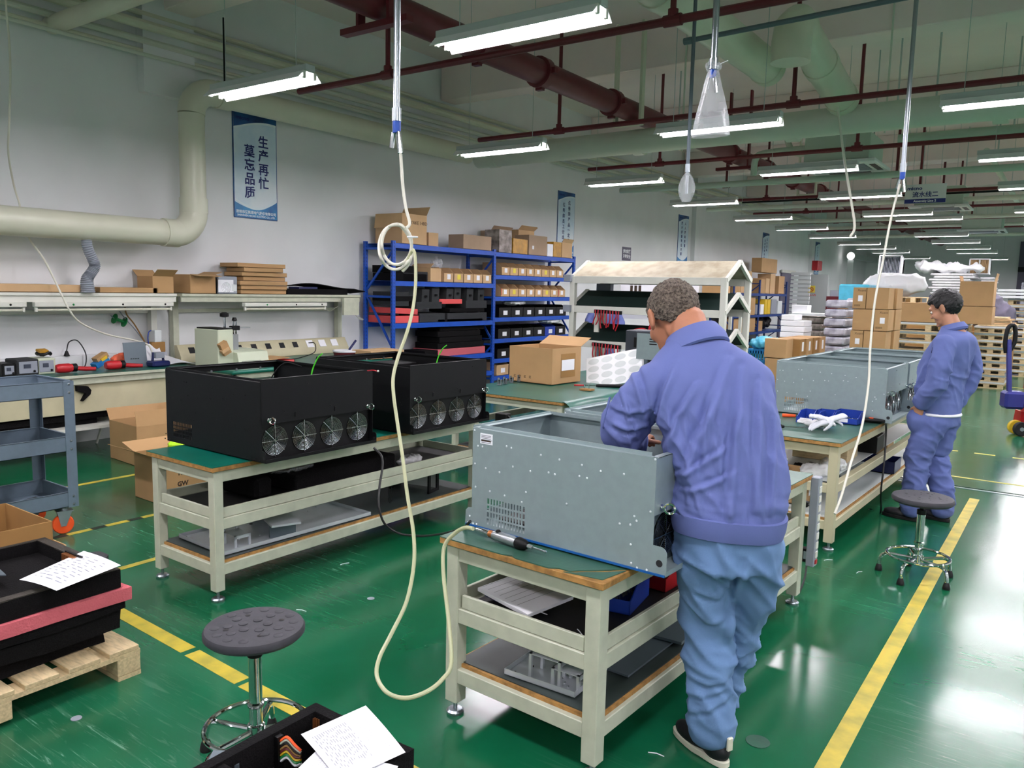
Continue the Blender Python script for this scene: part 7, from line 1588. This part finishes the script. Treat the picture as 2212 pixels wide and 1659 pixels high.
# its shelves
rnd = random.Random(5)
for i in range(7): crumple('metal_fitting', 'shiny metal fitting in the heap on the right bench upper shelf, %s from the left' % ORD[i], 'fitting', on(M3, .16+.07*i, .18+.1*(i % 3), .485), (.035, .04, .022), 'zinc' if i % 2 else 'black_metal', .009, i, .012)
crumple('cloth_rag', 'white rag on the upper shelf of the right bench beside the leg', 'rag', on(M3, .58, .22, .492), (.09, .11, .035), 'epe_white', .01, 12, .018)
crumple('cloth_rag', 'second white rag behind the first on the right bench shelf', 'rag', on(M3, .62, .5, .492), (.08, .09, .035), 'epe_white', .01, 13, .018)
t = thing('wooden_box', 'long pale wooden box in the shelf of the right bench', 'box', on(M3, .25, .75, .46)); MB().box(0, 0, 0, .4, .35, .1).build('box', 'pine', t, bevel=.002)
t = thing('device_box', 'black device box on the right bench shelf', 'box', on(M3, .45, 1.3, .46)); MB().box(0, 0, 0, .28, .3, .13).build('box', 'black_plastic', t, bevel=.005)
carton('tan open carton on the lowest shelf of the right bench', on(M3, .12, .22, .222), (.4, .36, .2), 0, 'carton', flaps=[('s', 95, .08)], lab=('e', .1, .05, .2, .13))
t = thing('parts_tray', 'long dark blue tray at the far end of the lowest right bench shelf', 'tray', on(M3, .3, 1.75, .222)); q = MB(); q.box(0, 0, 0, .48, .3, .004); q.box(0, 0, 0, .48, .004, .1); q.box(0, .296, 0, .48, .3, .1); q.box(0, 0, 0, .004, .3, .1); q.box(.476, 0, 0, .48, .3, .1); q.build('tray', 'navy', t)
t = thing('sheet_metal_part', 'flat pale panel on grey frames on the lowest right bench shelf', 'panel', on(M3, .12, .9, .34), R(-6)); MB().box(0, 0, 0, .5, .6, .012).build('panel', 'panel_white', t); 
for k in range(4): MB().box(.05+.12*k, .05, -.115, .09+.12*k, .5, 0).build('grey_frame', 'galv_dark', t)
carton('small wooden coloured carton on the floor side of the right bench', on(M3, .2, 2.3, .222), (.4, .3, .2), 0, 'carton_light')
# plug and adapter on the power strip
t = thing('power_adapter', 'black plug and square adapter hanging from the grey power strip', 'adapter', at(1737, 1088, d=4.75)); P_ = [(1737, 1088, 4.75), (1750, 1092, 4.72), (1757, 1110, 4.7), (1754, 1150, 4.7), (1748, 1180, 4.7)]; o_ = t.location; MB().tube([at(*p[:2], d=p[2])-o_ for p in P_], .006, 8).build('cord', 'cable_black', t)
c_ = at(1743, 1198, d=4.7)-o_; MB().obox(c_, (.06, .035, .09)).build('adapter_body', 'black_plastic', t, bevel=.006); MB().obox(c_+Vector((.0, -.019, 0)), (.03, .003, .045)).build('adapter_label', 'galv', t)
P_ = [(1743, 1212, 4.7), (1738, 1250, 4.6), (1720, 1290, 4.5), (1690, 1320, 4.45), (1660, 1345, 4.4)]; MB().tube([p-o_ for p in smoothpath([at(*p[:2], d=p[2]) for p in P_], 4)], .006, 8).build('cord', 'cable_black', t); MB().obox((0, 0, 0), (.05, .035, .035)).build('plug', 'black_plastic', t, bevel=.005)
# ================================================================== THINGS ON THE WALL BENCHES
zb = .802
def psu(label, px, py, w, h, m, wc=.2):
    t = thing('soldering_station', label, 'device', at(px, py, x=-7.85)); t.location.z = zb; MB().box(-.24, 0, 0, 0, w, h).build('housing', m, t, bevel=.01); MB().box(0, .02, .02, .006, w-.02, h-.02).build('front_panel', 'grey_plastic', t, bevel=.003); MB().box(.006, w*.3, h*.45, .009, w*.6, h*.7).build('display', 'lcd', t); MB().ball((.01, w*.75, h*.25), .012, 8).build('knob', 'black_plastic', t); return t
psu('grey soldering station, leftmost on the far left bench', 4, 795, .12, .12, 'black_plastic'); psu('dark topped grey soldering station second on the far left bench', 36, 802, .2, .15, 'dark_foam_grey'); psu('cream soldering station with coiled leads on its top', 80, 800, .17, .15, 'device_cream')
t = thing('lead_coil', 'dark coil of leads with yellow tag on the cream soldering station', 'cable', (-7.95, at(85, 770, x=-7.9).y, zb+.155)); MB().tube([(.05*math.cos(a)-.02, .07+.06*math.sin(a), .03+.01*math.sin(3*a)) for a in [2*math.pi*j/16 for j in range(16)]], .014, 8, closed=True).build('coil', 'cable_black', t); MB().obox((.0, .05, .06), (.06, .09, .02), (0, .3, .2)).build('yellow_tag', 'gold_film', t)
for i, px in enumerate((120, 228)):
    t = thing('hot_air_gun', ['red hot air gun lying on the left bench, nearer one', 'red hot air gun lying on the left bench beside the orange bag'][i], 'tool', (-7.85, at(px, 790, x=-7.85).y, zb+.045)); MB().tube([(0, 0, 0), (0, .03, 0), (0, .12, 0), (0, .15, 0)], [.034, .045, .045, .036], 16).build('motor_housing', 'red', t); MB().tube([(0, .15, 0), (0, .19, 0)], [.04, .04], 16).build('air_intake', 'black_plastic', t); MB().tube([(0, .17, -.005), (.06, .25, -.012), (.1, .33, -.015)], [.022, .022, .018], 12).build('grip', 'red', t)
t = thing('power_plug', 'black plug on an arched cable at the back of the left bench', 'cable', (-8.3, at(144, 765, x=-8.3).y, zb+.12)); MB().tube([(0, 0, 0), (0, 0, .05)], [.03, .012], 10).build('plug', 'black_plastic', t); MB().tube(smoothpath([(0, 0, .05), (0, .03, .14), (.03, .1, .15), (.06, .16, .02), (.1, .13, -.1), (.2, .02, -.11)], 5), .006, 8).build('cord', 'cable_black', t)
MB().box(-8.38, 2.0, .80, -8.30, 4.6, .92).build('wall_trunking', 'wall_white', None, label='white trunking along the wall behind the left bench', category='trunking')
t = thing('small_box', 'blue and yellow small carton on the left bench', 'box', (-8.05, at(203, 780, x=-8.05).y, zb)); MB().obox((0, .06, .06), (.1, .15, .05), (.5, 0, .1)).build('blue_part', 'poster_blue', t); MB().obox((-.01, .07, .11), (.09, .13, .05), (.5, 0, .1)).build('carton_part', 'carton', t); MB().obox((.03, .08, .10), (.04, .07, .03), (.5, 0, .1)).build('yellow_part', 'yellow', t)
crumple('orange_bag', 'bright orange and white plastic bag on the left bench', 'bag', (-8.1, at(262, 775, x=-8.1).y, zb+.07), (.06, .11, .06), 'orange_bag', .009, 3, .012)
t = thing('metal_plate', 'bare square steel plate standing on the left bench', 'plate', (-7.9, at(270, 780, x=-7.9).y, zb)); MB().box(0, 0, 0, .006, .24, .26).build('plate', 'galv_dark', t, rot=(0, R(-8), 0)); MB().box(-.07, .05, 0, -.03, .2, .2).build('support', 'galv_dark', t)
for k in range(4): MB().cyl((.0, .07+.025*k, .09), (-.006, .07+.025*k, .09), .005, 8).build('hole', 'dark_opening', t)
t = thing('transformer_relay', 'brown and white relay unit with blue leads by the post of the left bench', 'device', (-8.2, at(322, 740, x=-8.2).y, zb)); MB().box(-.06, 0, 0, .06, .17, .12).build('carton_base', 'wrapped_grey', t); MB().box(-.05, .0, .12, .05, .16, .23).build('brown_core', 'carton_dark', t, bevel=.004); MB().box(-.05, .04, .23, .05, .12, .36).build('white_coil', 'panel_white', t, bevel=.004); MB().tube(smoothpath([(.05, -.01, .1), (.05, -.04, .25), (.05, -.03, .34), (.05, 0, .36)], 4), .006, 6).build('blue_lead', 'blue_bin', t)
sheet('paper_roll', 'crumpled white sheet standing behind the steel plate', 'paper', lambda u, v: (-.15*v, u*.26, .02+.17*v+.03*math.sin(u*9+v*3)), 'paper', (-7.95, at(312, 780, x=-7.95).y, zb), th=.002)
sheet('printed_drawing', 'large white sheet curled on the bench corner left of the machine', 'paper', lambda u, v: (-.3*v, u*.42, .005+.10*(1-u)*v+.02*math.sin(u*4)), 'paper', (-7.85, at(362, 782, x=-7.85).y-.02, zb), th=.002)
bl = thing('blue_fan_tool', 'dark blue bench blower with silver grille on the left bench', 'tool', (-7.85, at(322, 790, x=-7.85).y, zb)); MB().box(-.08, 0, 0, .08, .2, .06).build('base', 'navy', bl, bevel=.015); MB().tube([(0, .04, .06), (0, .05, .14), (0, .15, .14), (0, .16, .06)], .014, 8).build('handle', 'navy', bl); MB().box(-.04, .05, .09, .05, .15, .15).build('grille', 'grey_plastic', bl, bevel=.005)
t = thing('wire_spool', 'green empty wire spool hung on the wall above the left bench', 'spool', at(258, 692, x=-8.33)); M_ = Matrix.Rotation(R(70), 3, 'X'); MB().lathe([(.055, -.06), (.055, -.052), (.018, -.05), (.018, .05), (.055, .052), (.055, .06)], (0, 0, 0), 18, M=M_).build('reel', 'green_plastic', t); MB().bar((0, -.03, 0), (0, -.09, .05), .008).build('nail', 'galv_dark', t)
t = thing('cable', 'brown and grey cable pair from the shelf down to the left bench', 'cable', at(270, 664, x=-8.3)); o_ = t.location; MB().tube([p-o_ for p in smoothpath([at(a, b, x=-8.3) for a, b in ((270, 664), (274, 680), (290, 700), (308, 730), (316, 745))], 4)], .008, 6).build('brown_cord', 'carton_dark', t); MB().tube([p-o_ for p in smoothpath([at(a, b, x=-8.32) for a, b in ((258, 672), (272, 690), (292, 712), (312, 738))], 4)], .006, 6).build('grey_cord', 'grey_plastic', t)
# machine on W2
zb = .782; tm = thing('terminal_press', 'pale green bench machine with black screw knob and steel guide rods', 'machine', (-7.5, at(473, 770, x=-7.35).y, zb)); wy = .5; tm.scale = (1.15, 1.15, 1.22)
MB().prism([(.0, 0), (.22, 0), (.18, .14), (.0, .15)], .32*wy, wy, 'y').build('front_housing', 'device_cream', tm, bevel=.005)
MB().box(-.25, 0, 0, .12, .33*wy, .34).build('left_column', 'device_cream', tm, bevel=.006); MB().box(-.25, .33*wy, 0, 0, wy, .15).build('bed', 'device_cream', tm, bevel=.004); MB().box(-.15, .33*wy, .15, -.02, .55*wy, .3).build('head', 'black_metal', tm, bevel=.004); MB().box(-.24, .02, .34, .1, .35*wy, .35).build('top_plate', 'black_plastic', tm)
MB().box(-.1, .4*wy, .15, .01, .6*wy, .29).build('steel_block', 'steel', tm, bevel=.003)
MB().cyl((-.05, .38*wy, .2), (-.05, .38*wy, .44), .012, 10).build('screw_rod', 'chrome', tm); MB().lathe([(.012, 0), (.042, .008), (.042, .035), (.02, .045)], (-.05, .38*wy, .44), 16).build('knob', 'black_plastic', tm)
for yy in (.64, .70): MB().cyl((-.1, yy*wy, .15), (-.1, yy*wy, .40), .009, 10).build('guide_rod', 'chrome', tm)
MB().obox((-.1, .67*wy, .34), (.05, .09, .04)).build('crosshead', 'black_metal', tm, bevel=.004); MB().lathe([(.01, 0), (.026, .008), (.016, .035)], (-.1, .67*wy, .40), 12).build('small_knob', 'black_plastic', tm); MB().box(-.12, .3*wy, .335, -.08, 1.0*wy, .345).build('slide_bar', 'steel', tm)
MB().obox((.2, .6*wy, .05), (.01, .22, .028), (0, -.2, 0)).build('latch', 'chrome', tm, bevel=.003)
cb_ = thing('carton_scrap', 'small brown carton piece hanging on the pale green machine', 'scrap', (-7.34, tm.location.y+.42*wy-.2, zb+.16)); MB().obox((0, .05, .06), (.06, .09, .14), (.5, .1, 0)).build('carton_piece', 'carton', cb_); MB().obox((.02, .04, .04), (.05, .09, .03), (.5, .1, 0)).build('yellow_tape', 'carton_light', cb_)
t = thing('red_tray', 'red tray half covered by a brown carton on the green bench', 'tray', (-7.5, at(558, 765, x=-7.4).y, zb)); q = MB(); q.box(0, 0, 0, .3, .34, .006); q.box(0, .334, 0, .3, .34, .06); q.box(.294, 0, 0, .3, .34, .06); q.build('tray', 'red_foam', t); MB().obox((.1, .14, .075), (.3, .34, .006), (.05, .0, .1)).build('carton_cover', 'carton', t); MB().obox((.28, .02, .03), (.06, .1, .05)).build('black_box', 'black_plastic', t)
t = thing('wire_stripper', 'small yellow tool lying on the green bench', 'tool', at(650, 761, z=zb+.008)); MB().obox((0, 0, 0), (.03, .09, .012)).build('body', 'yellow', t, bevel=.003)
t = thing('paint_tub', 'round tub with white lid and dark red label on the green bench', 'tub', (at(748, 758, z=zb+.08).x, at(748, 758, z=zb+.08).y, zb)); MB().lathe([(.15, 0), (.165, .07)], (0, 0, 0), 32).build('tub', 'red_pipe', t); MB().lathe([(.17, .07), (.172, .085), (.165, .092), (0, .09)], (0, 0, 0), 32).build('lid', 'paper', t)
t = thing('blue_marker', 'thick blue tube standing on the white tub lid', 'pen', (t.location.x, t.location.y, zb+.093)); MB().cyl((.02, .03, 0), (.05, .12, .12), .014, 10).build('tube', 'navy', t)
carton('flat tan carton with printed marks on the far end of the green bench', (-7.45, 6.98, zb+.002), (.36, .56, .10), R(-3), 'carton_light', marks='e')
t = thing('foam_block', 'long black foam bar lying beyond the second black casing', 'foam', (-7.3, 6.3, zb+.002)); MB().box(0, 0, 0, .15, .6, .05).build('bar', 'black_foam', t)
MB().tube(smoothpath([Vector((-8.2, 6.9, .93))-Vector((-8.2, 6.9, .93)), (.1, .03, .0), (.25, -.1, -.1), (.35, -.4, -.143), (.5, -.7, -.145)], 5), .006, 8).build('cable', 'cable_black', None, (-8.2, 6.9, .93), label='black cable plugged into the socket strip and trailing over the green bench', category='cable')
t = thing('power_plug', 'black round plug in the socket strip', 'plug', (-8.24, 6.9, .93)); MB().ball((0, 0, 0), .035, 10).build('plug', 'black_plastic', t)
o = at(700, 660, x=-8.2); MB().tube([p-o for p in smoothpath([at(a, b, x=-8.2) for a, b in ((700, 660), (712, 672), (730, 662), (750, 660), (775, 688), (785, 690), (776, 686))], 4)], .006, 6).build('cable', 'hose_white', None, o, label='loose pale and dark cord hanging from the switch panel', category='cable')
# under the benches: foam off-cuts on a low frame, cartons
lf = thing('low_frame', 'white low frame under the left wall bench carrying black foam', 'frame', (-8.2, 2.2, 0))
for y in (.0, 1.9): 
    for x in (0, .5): MB().tube([(x, y, 0), (x+.0, y+.06, .18), (x, y+.06, .26)], .012, 8).build('leg', 'white_paint', lf)
MB().box(-.02, -.05, .26, .56, 2.1, .29).build('shelf', 'white_paint', lf)
for i in range(7): t = thing('foam_offcut', 'long black foam off-cut under the left wall bench, %s layer' % ORD[i], 'foam', (-8.15+.03*(i % 2), 2.2+.1*((i*3) % 4), .293+.055*i), R(2-(i*5) % 5), 'black foam off-cuts under the bench'); MB().box(0, 0, 0, .41, 1.7-.12*i, .05).build('strip', 'black_foam', t)
t = thing('folded_sheet', 'black and white folded sheet hanging out behind the trolley', 'sheet', (-7.75, at(185, 838, x=-7.7).y, .66)); MB().prism([(-.1, .03), (.0, .02), (.03, -.02), (.02, -.06), (-.05, -.12), (-.06, -.12), (-.02, -.05), (-.1, -.02)], -.1, .1, 'x').build('sheet', 'black_foam', t)
MB().box(-.02, -.5, -.02, .04, .0, .0).build('white_edge', 'white_paint', t)
ca = at(262, 990, z=0); cA2 = carton('tall open tan carton with printed lines under the wall bench', (ca.x-.1, ca.y-.05, .001), (.55, .62, .37), R(-4), 'carton', flaps=[('n', 80, .2), ('e', 100, .14), ('w', 60, .12)], inner='carton')
for k, s_ in enumerate(('ALUMINUM', 'CONE', 'MATERIAL')): text(s_, .055, 'ink_dark', cA2, (.551, .06, .17-.06*k), (R(90), 0, R(90)), align='LEFT', bold=.03)
cb = at(300, 1075, z=0); cB2 = carton('open tan carton with spread flaps standing on the floor beside the long bench', (cb.x-.05, cb.y, .001), (.45, .62, .36), R(-2), 'carton', flaps=[('s', 25, .22), ('w', 15, .2), ('n', 60, .2), ('e', 60, .12)])
for k, s_ in enumerate(('THREAD', 'GW', 'FACTOR')): text(s_, .05, 'ink_dark', cB2, (.451, .10, .24-.085*k), (R(90), 0, R(90)), align='LEFT', bold=.03)
crumple('plastic_bag', 'light green plastic packing in the open carton by the long bench', 'bag', (cb.x+.2, cb.y+.3, .41), (.12, .14, .06), 'lime', .012, 3, .02)
carton('dark filling carton inside the tall tan carton under the wall bench', (ca.x+.02, ca.y+.12, .008), (.3, .36, .26), R(-4), 'carton_dark')
# specks and drain lids on the floor
for i, (px, py) in enumerate(((801, 1293), (165, 1552), (1637, 1602))):
    t = thing('floor_plug', ['small grey disc on the floor between the front benches', 'small grey disc on the floor below the pine pallet', 'round clear cap on the floor right of the grey-haired person'][i], 'disc', at(px, py, z=.0005)); MB().lathe([(.02 if i < 2 else .045, 0), (.02 if i < 2 else .045, .002), (0, .002)], (0, 0, 0), 20).build('disc', 'grey_plastic' if i < 2 else 'mat_green_dull', t)
for i, (px, py, a) in enumerate(((640, 1317, .3), (735, 1220, 1.3), (1850, 1238, 1.2), (1780, 1210, .8), (1400, 1625, .2), (1035, 1180, 2.))):
    t = thing('wire_scrap', 'tiny pale wire scrap on the green floor, %s of six' % ORD[i], 'scrap', at(px, py, z=.002), a, 'wire scraps on the floor'); MB().tube([(0, 0, 0), (.03, .006, .001), (.06, 0, 0)], .0018, 5).build('wire', 'paper', t)
